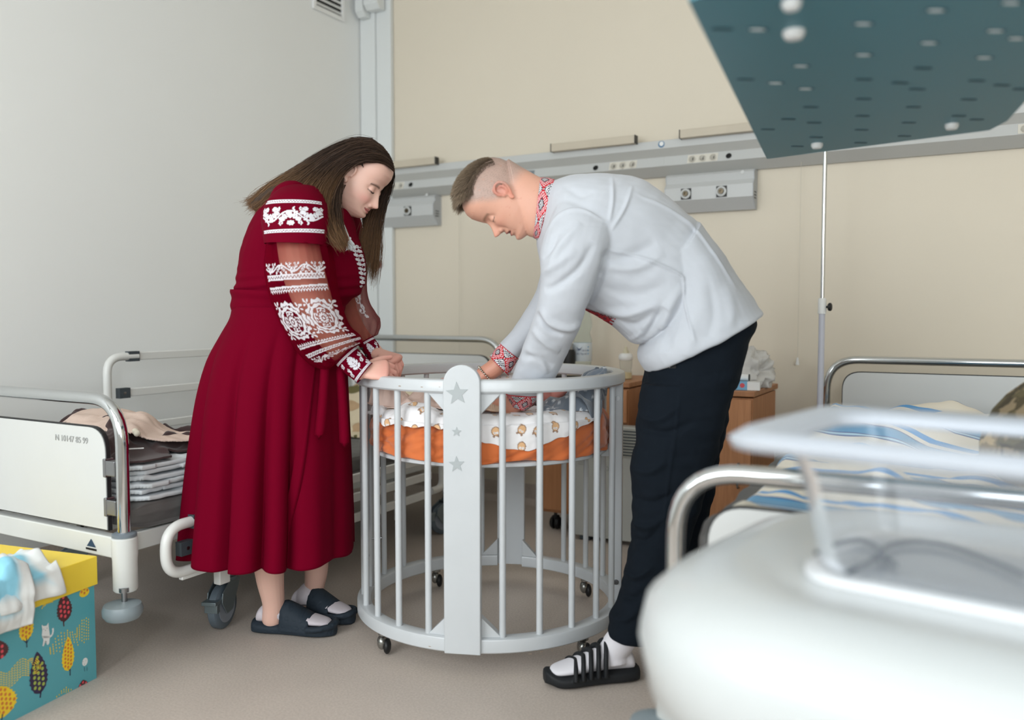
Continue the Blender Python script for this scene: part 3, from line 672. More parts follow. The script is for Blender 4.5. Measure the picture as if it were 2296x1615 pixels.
# ---------------------------------------------------------------- mattresses
grey_f = mat('grey_vinyl_cover', (98, 97, 96), .62, bump=.1, bscale=500, var=.05, vscale=5)
def mattress(name, t, label, z0, z1, seed, m, y0=.03, y1=2.16, W=.90):
    nx, ny = 90, 200; u = np.linspace(0, 1, nx); v = np.linspace(0, 1, ny)
    # closed loop cross-section swept along y
    pr = crom(np.array([(-.5, .5, 0), (-.497, .85, 0), (-.47, 1, 0), (-.3, 1.0, 0), (0, 1.0, 0), (.3, 1.0, 0), (.47, 1, 0), (.497, .85, 0), (.5, .5, 0), (.497, .12, 0), (.47, 0, 0), (0, 0, 0), (-.47, 0, 0), (-.497, .12, 0), (-.5, .5, 0)]), 6)[:-1]
    rings = []
    for k in range(ny):
        y = y0 + (y1 - y0) * k / (ny - 1); e = min(k, ny - 1 - k) / 6.; s_ = math.sqrt(max(0, 1 - (1 - min(e, 1)) ** 2)) * .06 + .94
        X = pr[:, 0] * W * (s_ if s_ < 1 else 1) - .475; Z = z0 + (z1 - z0) * (.5 + (pr[:, 1] - .5) * (.55 + .45 * min(1, e / 1 if e < 1 else 1)))
        rings.append(np.stack([X, np.full(len(X), y), Z], -1))
    P = np.array(rings); n_ = noise(P * [1, 1, 2], 2.6, seed) * .008 - np.abs(noise(P * [2, 1, 3], 2.2, seed + 1)) * .009
    side = np.clip((np.abs(P[..., 0] + .475) - .38) / .06, 0, 1)
    P[..., 2] += n_ * .8 * (P[..., 2] > (z0 + z1) / 2); P[..., 0] += np.sign(P[..., 0] + .475) * n_ * side
    mb = MB(); mb.loft(P); o = obj(name, mb, m, auto=180); o.location = t.location; o.rotation_euler = t.rotation_euler
    return tag(o, label, 'mattress')
mattress('bed_mattress', lb, 'dark grey vinyl mattress on the left hospital bed', .405, .480, 3, grey_f)
mattress('bed_mattress', rb, 'grey mattress under the striped blanket on the right hospital bed', .505, .64, 6, grey_f)
def inbed(t, fn):        # run fn in bed coordinates then place
    o = fn(); o.location = t.location; o.rotation_euler = t.rotation_euler; return o
# clothes at the foot of the left bed
whitec = mat('white_cotton_sheet', (214, 220, 224), .85, bump=.12, bscale=700); brownc = mat('dark_brown_jersey', (62, 42, 42), .9, bump=.15, bscale=900, sheen=.2); pinkc = mat('pale_pink_muslin', (224, 200, 186), .9, bump=.35, bscale=70, wave='X')
yelc = mat('pale_yellow_cotton', (214, 206, 160), .85); pipe = mat('white_piping', (225, 225, 225), .6)
zt_ = .483
def stack_layers(n, outline, z0, dz, m, name, label, seed):
    o = None; rng = np.random.RandomState(seed)
    P0 = np.array(outline); c = P0.mean(0); first = None
    root = None
    for k in range(n):
        s_ = 1 - .012 * k; P = c + (P0 - c) * s_ + rng.uniform(-.016, .016, P0.shape)
        cc = cloth('folded_layer' if root is not None else name, P, lambda X, Y, k=k: z0 + dz * k + .0 * X, m, seed + k, amp=.016, sc=4.5, thick=.003 + dz * .5, res=.007, edge=.012)
        if root is None: root = cc
        else: cc.parent = root
    return root
o = stack_layers(6, [(-.50, .05), (-.10, .05), (-.04, .10), (-.03, .42), (-.10, .50), (-.48, .50), (-.56, .30)], .483, .0185, whitec, 'folded_sheets', '', 3)
o.location = lb.location; tag(o, 'stack of folded white sheets on the grey mattress, under the brown clothes', 'bed linen', group=None)
z2 = .597
def hump(X, Y): return z2 + .0 * X + .040 * smoothstep(0, .2, .25 - np.hypot(X + .36, Y - .22)) + .060 * smoothstep(0, .25, .3 - np.hypot(X + .52, Y - .30))
o = cloth('yellow_cloth', [(-.30, .045), (-.17, .04), (-.15, .16), (-.28, .2)], lambda X, Y: z2 - .004 + 0 * X, yelc, 4, amp=.012, sc=8, thick=.005, res=.006); o.location = lb.location; tag(o, 'small pale yellow cloth poking out between white sheets and brown clothes', 'cloth')
o = cloth('brown_trousers', [(-.72, .08), (-.28, .045), (-.10, .05), (-.055, .12), (-.06, .22), (-.13, .26), (-.10, .34), (-.03, .42), (-.05, .56), (-.30, .58), (-.62, .50), (-.76, .30)], hump, brownc, 11, amp=.095, sc=4.2, thick=.006, res=.006, edge=.03); o.location = lb.location
tag(o, 'crumpled dark brown trousers with a white stripe on the folded sheets', 'clothes')
mb = MB(); pts = [(-.245, .075), (-.20, .10), (-.15, .135), (-.13, .17)]
mb.tube([(x, y, hump(np.array(x), np.array(y)) + .030) for x, y in pts], [(.004, .0025)] * 4, 8); obj('white_stripe', mb, pipe, o)
def hump2(X, Y): return hump(X, Y) + .034
o = cloth('pink_muslin_top', [(-.50, .14), (-.40, .12), (-.30, .14), (-.20, .20), (-.13, .28), (-.06, .40), (-.16, .46), (-.30, .40), (-.42, .34), (-.50, .26)], hump2, pinkc, 15, amp=.022, sc=5, thick=.006, res=.006, edge=.03, fold=lambda X, Y: .028 * np.exp(-((X + .30 + (Y - .3) * .8) / .05) ** 2)); o.location = lb.location
tag(o, 'pale pink ribbed muslin garment with gathered hem lying on the brown trousers', 'clothes')
mb = MB()
for (x, y) in ((-.215, .205), (-.20, .200), (-.085, .385), (-.07, .395)): mb.ball((x, y, hump2(x, y) + .018), .011, 10)
obj('tie_beads', mb, mat('cream_beads', (226, 218, 200), .7), o)
# camouflage jacket + khaki blanket at the head of the left bed
def camo_mat(name, cols, sc, rough=.85, vor=False):
    m = mat(name, cols[0], rough, bump=.1, bscale=600); nt = m.node_tree; p = nt.nodes['Principled BSDF']; tc = nd(nt, 'ShaderNodeTexCoord')
    if vor:
        n0 = nd(nt, 'ShaderNodeTexNoise'); n0.inputs['Scale'].default_value = sc; va = nd(nt, 'ShaderNodeVectorMath', operation='MULTIPLY_ADD'); va.inputs[1].default_value = (.10, .10, .10); nt.links.new(tc.outputs['Object'], n0.inputs['Vector']); nt.links.new(n0.outputs['Color'], va.inputs[0]); nt.links.new(tc.outputs['Object'], va.inputs[2])
        v1 = nd(nt, 'ShaderNodeTexVoronoi'); v1.inputs['Scale'].default_value = sc; nt.links.new(va.outputs[0], v1.inputs['Vector']); n1 = nd(nt, 'ShaderNodeSeparateColor'); nt.links.new(v1.outputs['Color'], n1.inputs[0])
    else:
        n1 = nd(nt, 'ShaderNodeTexNoise'); n1.inputs['Scale'].default_value = sc; n1.inputs['Detail'].default_value = 1.5; n1.inputs['Distortion'].default_value = .8; nt.links.new(tc.outputs['Object'], n1.inputs['Vector'])
    r = nd(nt, 'ShaderNodeValToRGB'); r.color_ramp.interpolation = 'CONSTANT'; e = r.color_ramp.elements
    while len(e) < len(cols): e.new(.5)
    for i, c in enumerate(cols): e[i].position = 0 if i == 0 else (i / len(cols) if vor else .40 + .20 * (i - 1) / max(1, len(cols) - 2)); e[i].color = srgb(*c)
    nt.links.new(n1.outputs[0], r.inputs[0]); nt.links.new(r.outputs[0], p.inputs['Base Color']); return m
khaki = camo_mat('khaki_cream_blanket', [(104, 98, 58), (214, 200, 172), (188, 158, 124)], 5.)
o = cloth('patterned_blanket', [(-.85, 1.45), (-.12, 1.40), (-.08, 2.02), (-.45, 2.12), (-.85, 2.10)], lambda X, Y: .485 + .15 * smoothstep(1.5, 1.9, Y) * smoothstep(0, .15, -X - .02), khaki, 21, amp=.07, sc=2.6, thick=.01, res=.012, edge=.05); o.location = lb.location
tag(o, 'olive, cream and tan patterned blanket bunched at the head of the left bed', 'blanket')
# striped blanket on the right bed
def stripe_mat():
    m = mat('blue_striped_cotton', (230, 222, 205), .8, bump=.12, bscale=700, sheen=.2); nt = m.node_tree; p = nt.nodes['Principled BSDF']
    at = nd(nt, 'ShaderNodeAttribute', attribute_name='Col'); sp = nd(nt, 'ShaderNodeSeparateColor'); nt.links.new(at.outputs['Color'], sp.inputs[0])
    r = nd(nt, 'ShaderNodeValToRGB'); r.color_ramp.interpolation = 'CONSTANT'; e = r.color_ramp.elements
    cols = [(0, (228, 220, 204)), (.30, (46, 82, 140)), (.335, (170, 205, 224)), (.38, (46, 82, 140)), (.405, (74, 146, 190)), (.66, (46, 82, 140)), (.69, (228, 220, 204)), (.80, (40, 140, 206)), (.94, (228, 220, 204))]
    while len(e) < len(cols): e.new(.5)
    for i, (q, c) in enumerate(cols): e[i].position = q; e[i].color = srgb(*c)
    fr = nd(nt, 'ShaderNodeMath', operation='FRACT'); nt.links.new(sp.outputs[0], fr.inputs[0]); nt.links.new(fr.outputs[0], r.inputs[0]); nt.links.new(r.outputs[0], p.inputs['Base Color']); return m
def striped():
    nx, ny = 130, 220
    xx = np.linspace(-.43, .43, nx)[:, None]; yy = np.linspace(.12, 2.0, ny)[None, :]
    e = .40; X = np.clip(xx, -e, e) + 0 * yy; over = np.maximum(np.abs(xx) - e, 0) + 0 * yy; Y = yy + 0 * xx
    X = X + np.sign(xx) * np.minimum(over, .02)
    q = np.stack([X, Y], -1); fold = np.maximum(noise(q * [1.2, .8], 2.1, 31), -.2) * .035 + .055 * np.exp(-((Y - 1.62 + .15 * X) / .09) ** 2) + .05 * np.exp(-((Y - 1.25 - .3 * X) / .11) ** 2) + .028 * np.exp(-((Y - 1.86) / .05) ** 2)
    Z = .656 + fold * (1 - over * 9) - over * .95 + .0 * Y; X = X + over * .12 * np.sign(xx) * np.sin(Y * 14 + 1)
    tcoord = (Y + .12 * np.sin(X * 3.2) + fold * .6) / .23 + 10
    P = np.stack([X - .455, Y, np.maximum(Z, .53)], -1); mb = MB(); mb.grid(P); col = np.stack([tcoord.ravel()] * 3, -1)
    o = obj('striped_blanket', mb, stripe_mat(), auto=180, col=col, solid=.006); return o
o = inbed(rb, striped); tag(o, 'rumpled blue and cream striped blanket on the right hospital bed', 'blanket')
# striped pillow-like end roll at the foot
camo = camo_mat('digital_camouflage', [(70, 62, 44), (104, 94, 66), (150, 132, 104), (84, 74, 52), (112, 100, 76), (196, 170, 128)], 24., vor=True)
def camo_bag():
    rings = []
    for z, rx, ry, dx in ((0, .15, .20, 0), (.02, .19, .24, 0), (.12, .21, .26, .01), (.24, .20, .24, .02), (.34, .16, .19, .04), (.40, .09, .11, .06), (.415, .02, .03, .065)):
        rings.append([(rx * math.cos(a) * (1 + .05 * math.sin(3 * a + z * 9)) + dx, ry * math.sin(a) * (1 + .04 * math.sin(4 * a + z * 14)), z) for a in np.linspace(0, 2 * PI, 33)[:-1]])
    mb = MB(); mb.loft(rings); o = obj('camouflage_bag', mb, camo, auto=180, sub=1)
    mb = MB(); mb.tube(fillet([(-.16, -.17, .30), (-.235, -.20, .18), (-.21, -.20, .02), (-.16, -.20, .004)], .05, 6), [(.018, .004)] * 16, 10); obj('strap', mb, mat('dark_grey_webbing', (84, 86, 86), .7), o)
    return o
o = camo_bag(); p = S(2240, 900, 1.8) + np.array([.20, 0, 0]); X_, Y_, _ = c2w(p[0], p[1]); o.location = (X_, Y_, .672); o.scale = (1, 1, .66); o.rotation_euler = (0, 0, TH); tag(o, 'brown camouflage bag standing on the striped blanket at the right edge', 'bag')
# ---------------------------------------------------------------- lifting pole behind the right bed
pm = mat('white_painted_pole', (198, 200, 212), .35)
p = S(1840, 850, 3.42); X_, Y_, _ = c2w(p[0], p[1])
t = thing('infusion_pole', 'tall chrome and white infusion pole with black knob by the right bed head', 'pole', (X_, Y_, 0))
zj = S(1848, 672, 3.42)[2]
mb = MB(); mb.cyl((0, 0, .05), (0, 0, zj), .0125, 18); obj('lower_tube', mb, pm, t)
mb = MB(); mb.lathe([(.0165, zj - .058), (.0165, zj), (.014, zj + .006)], (0, 0, 0), 20); obj('clamp_collar', mb, WPLAST, t)
mb = MB(); mb.cyl((0, 0, zj), (.0, 0, 2.25), .0085, 16); mb.tube(fillet([(-.09, 0, 2.22), (-.06, 0, 2.16), (0, 0, 2.25), (.06, 0, 2.16), (.09, 0, 2.22)], .02, 4), .004, 8); obj('upper_tube', mb, CHROME, t)
mb = MB(); mb.cyl((.014, 0, zj - .03), (.024, .0, zj - .03), .005, 10); mb.lathe([(.012, .022), (.017, .026), (.017, .034), (.011, .038)], (0, 0, zj - .03), 9, 0, 'x'); obj('knob', mb, BLACK, t)
for k in range(5):
    a = 2 * PI * k / 5 + .3; mb = MB(); mb.tube([(0, 0, .07), (.07 * math.cos(a), .07 * math.sin(a), .055), (.17 * math.cos(a), .17 * math.sin(a), .045)], [(.011, .008)] * 3, 10); l_ = obj('foot', mb, pm, t)
    mb = MB(); mb.ball((.17 * math.cos(a), .17 * math.sin(a), .021), (.02, .02, .021), 12); obj('castor_wheel', mb, BLACK, l_)
# ================================================================ bedside cabinets
def wood_mat(name, c0, c1):
    m = mat(name, c0, .5); nt = m.node_tree; p = nt.nodes['Principled BSDF']; tc = nd(nt, 'ShaderNodeTexCoord'); mp = nd(nt, 'ShaderNodeMapping'); mp.inputs['Scale'].default_value = (22, 22, 1.6)
    n = nd(nt, 'ShaderNodeTexNoise'); n.inputs['Scale'].default_value = 3; n.inputs['Detail'].default_value = 6; n.inputs['Distortion'].default_value = .4
    nt.links.new(tc.outputs['Object'], mp.inputs[0]); nt.links.new(mp.outputs[0], n.inputs['Vector']); r = nd(nt, 'ShaderNodeValToRGB')
    r.color_ramp.elements[0].position = .35; r.color_ramp.elements[1].position = .68; r.color_ramp.elements[0].color = srgb(*c0); r.color_ramp.elements[1].color = srgb(*c1)
    nt.links.new(n.outputs['Fac'], r.inputs[0]); nt.links.new(r.outputs[0], p.inputs['Base Color']); return m
beech = wood_mat('beech_veneer', (172, 118, 78), (190, 134, 92)); beech_d = wood_mat('beech_edge', (160, 110, 74), (176, 124, 84))
def cabinet(label, X0, Y0, W, D, H):
    t = thing('bedside_cabinet', label, 'cabinet', (X0, Y0, 0), 0, 'beech bedside cabinets')   # X0,Y0: front left corner; front faces -Y
    mb = MB(); mb.box((W / 2, D / 2, .085 + (H - .11) / 2), (W, D - .018, H - .12 - .0)); obj('body', mb, beech, t, smooth=False, bevel=.002)
    mb = MB(); mb.box((W / 2, D / 2, H - .012), (W + .016, D + .012, .024)); obj('top', mb, beech_d, t, smooth=False, bevel=.004)
    mb = MB(); mb.box((W / 2, -.001, H - .11), (W - .006, .018, .150)); d_ = obj('drawer', mb, beech, t, smooth=False, bevel=.002)
    mb = MB(); mb.tube(fillet([(W / 2 - .05, -.008, H - .11), (W / 2 - .05, -.032, H - .11), (W / 2 + .05, -.032, H - .11), (W / 2 + .05, -.008, H - .11)], .012, 4), .004, 8); obj('handle', mb, STEEL, d_)
    mb = MB(); mb.box((W / 2, -.001, .10 + (H - .30) / 2), (W - .006, .018, H - .315)); d_ = obj('door', mb, beech, t, smooth=False, bevel=.002)
    mb = MB(); mb.tube(fillet([(W - .05, -.008, H - .30), (W - .05, -.032, H - .30), (W - .05, -.032, H - .40), (W - .05, -.008, H - .40)], .012, 4), .004, 8); obj('handle', mb, STEEL, d_)
    for x in (.05, W - .05):
        for y in (.05, D - .05):
            mb = MB(); mb.cyl((x, y, .086), (x, y, .06), .008, 10); mb.box((x, y, .058), (.028, .03, .02)); c_ = obj('caster', mb, BLACK, t, bevel=.004)
            for s_ in (-1, 1):
                mb = MB(); mb.lathe([(.02, s_ * .004), (.031, s_ * .006), (.032, s_ * .012), (.026, s_ * .022), (.012, s_ * .024)], (x, y, .0325), 22, 0, 'x'); obj('wheel', mb, BLACK, c_)
    return t
CAH = .735
pA = G(1246, 1186); XA, YA, _ = c2w(pA[0], pA[1])        # caster of the first cabinet
cabA = cabinet('beech bedside cabinet under the water bottle, behind the crib', XA - .05, YA - .05, .44, .45, CAH)
pB = S(1688, 878, 3.42); XB, YB, _ = c2w(pB[0], pB[1])
cabB = cabinet('beech bedside cabinet at the right of the man, with tissues and a small blue box', XB - .44, YB, .44, .45, pB[2])
# white convector with louvres standing in front of the first cabinet
pw_ = mat('grey_white_appliance', (186, 188, 184), .45); 
pC = G(1283, 1208); XC, YC, _ = c2w(pC[0], pC[1])
t = thing('electric_air_cleaner', 'flat white appliance with louvred grille on the floor behind the right crib slats', 'appliance', (XC, YC + .01, 0))
mb = MB(); mb.box((.19, .03, .28), (.38, .08, .52)); b_ = obj('housing', mb, pw_, t, smooth=False, bevel=.006)
for x in (.06, .34):
    mb = MB(); mb.box((x, .03, .010), (.05, .07, .02)); obj('foot', mb, DGREY, t, smooth=False, bevel=.003)
mb = MB(); mb.box((.19, -.012, .47), (.37, .006, .13)); g_ = obj('grille', mb, mat('pale_grille', (176, 176, 168), .5), t, smooth=False)
mb = MB()
for k in range(9): mb.box((.19, -.016, .415 + k * .0135), (.35, .004, .0052))
obj('louvres', mb, DGREY, g_, smooth=False)
for k, s_ in enumerate(('------------', '----------', '-----------')):
    mb = MB(); rr = np.random.RandomState(k)
    for q in range(11): mb.box((.030 + q * .0042, -.0112, .375 - k * .010), (.0030 * rr.uniform(.6, 1.2), .0012, .0034))
    obj('printed_line', mb, ink, b_, smooth=False)
text('handwriting', 'Bou', .045, b_, (.135, -.0112, .335), (PI / 2, 0, 0), ink)
# things on cabinet A
def on(t, x, y, z): return tuple(np.array(t.location) + np.array([x, y, z]))
pet = mat('clear_bottle_plastic', (215, 235, 235), .06, trans=.95, ior=1.12, alpha=.55)
pBt = S(1306, 800, 4.12); Xb, Yb, _ = c2w(pBt[0], pBt[1])
t = thing('water_bottle', 'large clear plastic water bottle with a white and blue label', 'bottle', (Xb, Yb, CAH))
pr = [(.030, .0), (.040, .004), (.044, .02), (.044, .06), (.041, .07), (.044, .08), (.046, .175), (.045, .19), (.038, .215), (.038, .225), (.046, .25), (.047, .27), (.043, .30), (.028, .335), (.016, .352), (.014, .36), (.014, .372)]
mb = MB(); mb.lathe(crom(np.array([(r, z, 0) for r, z in pr]), 3)[:, :2], (0, 0, 0), 40); obj('bottle_body', mb, pet, t)
mb = MB(); mb.lathe([(.015, .365), (.0165, .366), (.0165, .386), (.014, .389)], (0, 0, 0), 24); obj('cap', mb, mat('blue_cap', (60, 110, 190), .4), t)
labm = mat('white_bottle_label', (214, 224, 232), .45); navy = mat('navy_print', (40, 66, 110), .5); lblue = mat('light_blue_print', (92, 160, 200), .5)
mb = MB(); mb.lathe([(.0452, .082), (.0468, .085), (.0474, .168), (.0462, .172)], (0, 0, 0), 40, cap=False); lb_ = obj('label', mb, labm, t)
ang0 = math.atan2(-Yb, -Xb)        # toward the camera
def wrap_text(s_, size, a0, z, m):
    cu = bpy.data.curves.new('t', 'FONT'); cu.body = s_; cu.size = size; o_ = bpy.data.objects.new('t', cu); C.objects.link(o_)
    me = bpy.data.meshes.new_from_object(o_.evaluated_get(bpy.context.evaluated_depsgraph_get())); bpy.data.objects.remove(o_)
    for v in me.vertices:
        a = a0 + v.co.x / .0476; v.co = Vector((.0478 * math.cos(a), .0478 * math.sin(a), z + v.co.y))
    me.materials.clear(); me.materials.append(m); o_ = bpy.data.objects.new('lettering', me); C.objects.link(o_); o_.parent = lb_
wrap_text('ПАТСЬКА', .0135, ang0 - .75, .131, navy); wrap_text('РЕЛЬНА', .0135, ang0 - .64, .114, navy)
mb = MB()
for k in range(10):
    a, b = ang0 - .7 + k * .07, ang0 - .7 + (k + 1) * .07; f = lambda q: .155 - .012 * math.sin(PI * q / 10) ; 
    mb.add([(.0478 * math.cos(a), .0478 * math.sin(a), f(k)), (.0478 * math.cos(b), .0478 * math.sin(b), f(k + 1)), (.0478 * math.cos(b), .0478 * math.sin(b), f(k + 1) - .003 * min(k + 1, 10 - k - 1) ** .5), (.0478 * math.cos(a), .0478 * math.sin(a), f(k) - .003 * min(k, 10 - k) ** .5)], [(0, 1, 2, 3)])
obj('emblem', mb, navy, lb_, smooth=False)
for k in range(3):
    a = ang0 + .62; mb = MB(); mb.ball((.0478 * math.cos(a), .0478 * math.sin(a), .152 - .016 * k), (.003, .003, .004), 8); obj('drop_mark', mb, lblue, lb_)
X2, Y2, _ = c2w(*S(1276, 800, 4.08)[:2])
t = thing('thermos_flask', 'small black thermos flask beside the water bottle', 'flask', (X2, Y2, CAH)); mb = MB(); mb.lathe([(.028, 0), (.030, .003), (.030, .125), (.024, .14)], (0, 0, 0), 24); obj('flask_body', mb, BLACK, t)
mb = MB(); mb.lathe([(.022, .139), (.022, .165), (.018, .17)], (0, 0, 0), 24); obj('cap', mb, STEEL, t)
X3, Y3, _ = c2w(*S(1403, 835, 4.02)[:2])
t = thing('baby_bottle', 'small baby bottle with white collar and some yellow milk', 'baby bottle', (X3, Y3, CAH))
clear = mat('clear_plastic', (225, 230, 228), .12, trans=.9, ior=1.15, alpha=.6)
mb = MB(); mb.lathe([(.026, 0), (.030, .004), (.030, .03), (.026, .045), (.030, .06), (.031, .085), (.027, .095)], (0, 0, 0), 28); obj('bottle_body', mb, clear, t)
mb = MB(); mb.lathe([(.024, .002), (.0275, .005), (.0275, .032), (.02, .033)], (0, 0, 0), 24); obj('milk', mb, mat('formula_milk', (226, 206, 160), .5), t)
mb = MB(); mb.lathe([(.031, .092), (.034, .096), (.034, .112), (.028, .122), (.016, .125)], (0, 0, 0), 28); obj('collar', mb, WPLAST, t)
mb = MB(); mb.lathe([(.016, .124), (.014, .136), (.007, .144), (.006, .154), (.003, .158)], (0, 0, 0), 18); obj('teat', mb, mat('silicone_teat', (216, 208, 180), .4, alpha=.8), t)
t = thing('dark_folder', 'dark flat folder lying on the cabinet beside the bottles', 'folder', (XA + .10, YA + .06, CAH))
mb = MB(); mb.box((0, .04, .008), (.28, .16, .016), rz=.15); obj('cover', mb, mat('black_folder', (28, 26, 28), .45), t, smooth=False, bevel=.003)
mb = MB(); mb.box((.02, .04, .022), (.20, .12, .010), rz=.25); obj('papers', mb, mat('cream_paper', (206, 194, 160), .7), t, smooth=False, bevel=.001)
# on cabinet B
HB = pB[2]
X4, Y4, _ = c2w(*S(1668, 870, 3.5)[:2])
t = thing('small_carton', 'small blue and white carton lying on the cabinet to the right of the man', 'box', (X4, Y4, HB), R(10))
mb = MB(); mb.box((-.03, 0, .018), (.16, .06, .034)); b_ = obj('carton_body', mb, mat('light_blue_carton', (120, 178, 214), .5), t, smooth=False)
mb = MB(); mb.box((.040, -.002, .018), (.05, .062, .0345)); obj('white_flap', mb, WPLAST, t, smooth=False)
mb = MB(); mb.box((-.075, -.0305, .022), (.014, .001, .012), rz=0); obj('orange_mark', mb, mat('orange_print', (232, 150, 70), .5), b_, smooth=False)
mb = MB(); mb.lathe([(.010, 0), (.010, -.001), (.003, -.001)], (-.005, -.030, .02), 10, 0, 'y'); obj('red_mark', mb, mat('red_print', (210, 80, 90), .5), b_, smooth=False)
t = thing('paper_roll', 'white cylindrical roll lying on the small blue carton', 'roll', (X4 - .045, Y4 + .015, HB + .0365), R(6))
mb = MB(); mb.cyl((-.06, 0, .0135), (.06, 0, .0135), .0135, 24); obj('tube', mb, WPLAST, t); mb = MB(); mb.cyl((.0595, 0, .0135), (.064, 0, .0135), .0138, 24); obj('end_cap', mb, BLACK, t)
def crumple(name, c, rad, m, seed, sq=(1, 1, .6), amp=.5, rz=0):
    nu, nv = 80, 44; P = np.zeros((nv, nu, 3))
    for i in range(nv):
        for j in range(nu): ph, th = 2 * PI * j / nu, PI * (i + .5) / nv; P[i, j] = [math.cos(ph) * math.sin(th), math.sin(ph) * math.sin(th), -math.cos(th)]
    n1 = -np.abs(noise(P, .55, seed)) * amp + -np.abs(noise(P, 1.2, seed + 3)) * amp * .5 + .35 * amp
    Q = P * (1 + n1[..., None]) * np.array(sq) * rad; Q[..., 2] = np.maximum(Q[..., 2], -.55 * rad * sq[2]) + .55 * rad * sq[2]
    mb = MB(); mb.loft(Q); o = obj(name, mb, m, auto=180); o.location = c; o.rotation_euler = (0, 0, rz); return o
bagm = mat('crinkled_white_film', (214, 212, 208), .35, alpha=.82, bump=.3, bscale=60)
o = crumple('crumpled_bag', (X4 - .03, Y4 + .16, HB + .001), .105, bagm, 5, (1.2, .7, 1.05), .5, R(-20)); tag(o, 'crumpled translucent white plastic bag on the cabinet behind the carton', 'bag')
# ================================================================ cardboard storage box in front of the left bed
Cn = np.array([-1.190, 2.372, 0.]); E2 = np.array([-.33, -.944, 0]); E1 = np.array([-.944, .33, 0]); E1 /= np.linalg.norm(E1); E2 /= np.linalg.norm(E2)
BH, LID, BS = .356, .082, .42
yel = mat('yellow_cardboard', (246, 214, 62), .5, var=.02); teal = mat('teal_print_base', (92, 172, 184), .38)
pal = [teal, mat('print_yellow', (250, 214, 50), .4), mat('print_maroon', (84, 44, 48), .4), mat('print_navy', (52, 40, 76), .4), mat('print_orange', (222, 128, 56), .4), mat('print_coral', (232, 84, 96), .4), mat('print_green', (168, 186, 84), .4), mat('print_white', (236, 240, 240), .4), mat('print_ink', (48, 50, 74), .4)]
bt = thing('storage_box', 'teal cardboard box printed with leaf trees and yellow dots, bright yellow lid', 'box', cf=(Cn[0], Cn[1]))
ins = .006; o_ = Cn + (E1 + E2) * ins; mb = MB()
mb.prism([o_ + UZ * .0, o_ + E2 * (BS - 2 * ins), o_ + E2 * (BS - 2 * ins) + E1 * (BS - 2 * ins), o_ + E1 * (BS - 2 * ins)], UZ * (BH - .01))
NF = -E1      # outward normal of printed face
def face_pt(px, py):
    r = ray(px, py); q0 = o_ - np.array([0, 0, HC]); t = (q0 @ NF) / (r @ NF); p = r * t + np.array([0, 0, HC]); return (p - o_) @ E2, p[2]
def fpt(s_, z, k): return o_ + E2 * s_ + UZ * z + NF * (.0003 + .00022 * k)
def zz2(zx, zy): return face_pt(zx / 3.7123, 1180 + zy / 3.7123)      # from the enlarged view of the photo
def shape(pts, m, k): 
    P_ = [fpt(s_, z, k) for s_, z in pts]
    if len(P_) > 4: c = np.mean(P_, 0); n = len(P_); mb.add(P_ + [c], [(i, (i + 1) % n, n) for i in range(n)], m)
    else: mb.poly(P_, m)
def clip_ok(pts): return [(min(max(s_, .001), BS - 2 * ins - .001), min(max(z, .001), BH - LID + .01)) for s_, z in pts]
def leaf(zx0, zy0, zx1, zy1, width, m, dot, kdot, dots=(9, .0042), serr=.10, base=3):
    a, b = np.array(zz2(zx0, zy0)), np.array(zz2(zx1, zy1)); ax = b - a; L = np.linalg.norm(ax); ax /= L; nr = np.array([-ax[1], ax[0]]); pts = []
    n = 26
    for sgn in (1, -1):
        for i in range(n):
            t = i / n if sgn == 1 else 1 - i / n; wv = width * (math.sin(PI * min(t ** .72, 1)) ** .75) * (1 + (serr if i % 3 == 0 else -serr * .3) * (t < .85))
            pts.append(tuple(a + ax * t * L + nr * sgn * wv))
    shape(clip_ok(pts), m, base)
    rr = dots[1]; step = rr * 3.1
    for i in range(-8, 9):
        for j in range(0, 30):
            t = (j * step + (i % 2) * step / 2) / L
            if t < .1 or t > .92: continue
            wv = width * (math.sin(PI * t ** .72) ** .75); off = i * step * .9
            if abs(off) > wv - rr * 1.3: continue
            c = a + ax * t * L + nr * off; shape(clip_ok([(c[0] + rr * math.cos(q), c[1] + rr * 1.1 * math.sin(q)) for q in np.linspace(0, 2 * PI, 10)[:-1]]), dot, base + 1)
def line(zpts, wd, m, k=3):
    P_ = [np.array(zz2(*p)) for p in zpts]
    for i in range(len(P_) - 1):
        d = P_[i + 1] - P_[i]; n_ = np.array([-d[1], d[0]]); n_ = n_ / (np.linalg.norm(n_) + 1e-9) * wd; shape(clip_ok([tuple(P_[i] + n_), tuple(P_[i + 1] + n_), tuple(P_[i + 1] - n_), tuple(P_[i] - n_)]), m, k)
leaf(545, 790, 520, 560, .024, 2, 5, 1, (9, .0044)); line([(530, 835), (525, 780)], .0018, 2); line([(527, 805), (550, 775)], .001, 2)
leaf(212, 955, 225, 700, .021, 1, 4, 1, (9, .0036)); line([(222, 1010), (218, 930)], .0015, 8); line([(220, 975), (190, 945)], .0009, 8); line([(222, 975), (250, 915)], .0009, 8)
leaf(565, 1205, 565, 920, .020, 1, 4, 1, (9, .0034)); line([(582, 1245), (582, 1170)], .0015, 8); line([(582, 1205), (562, 1185)], .0009, 8)
leaf(330, 1395, 305, 1045, .027, 3, 6, 1, (9, .0046)); line([(332, 1430), (340, 1370)], .002, 3)
leaf(30, 1590, 0, 1330, .040, 1, 4, 1, (9, .0040)); line([(12, 1615), (20, 1560)], .002, 8)
leaf(-20, 1120, -20, 950, .030, 2, 5, 1); leaf(700, 590, 700, 500, .017, 1, 4, 1, (9, .0036)); leaf(690, 1365, 688, 1280, .017, 2, 5, 1, (9, .0036))
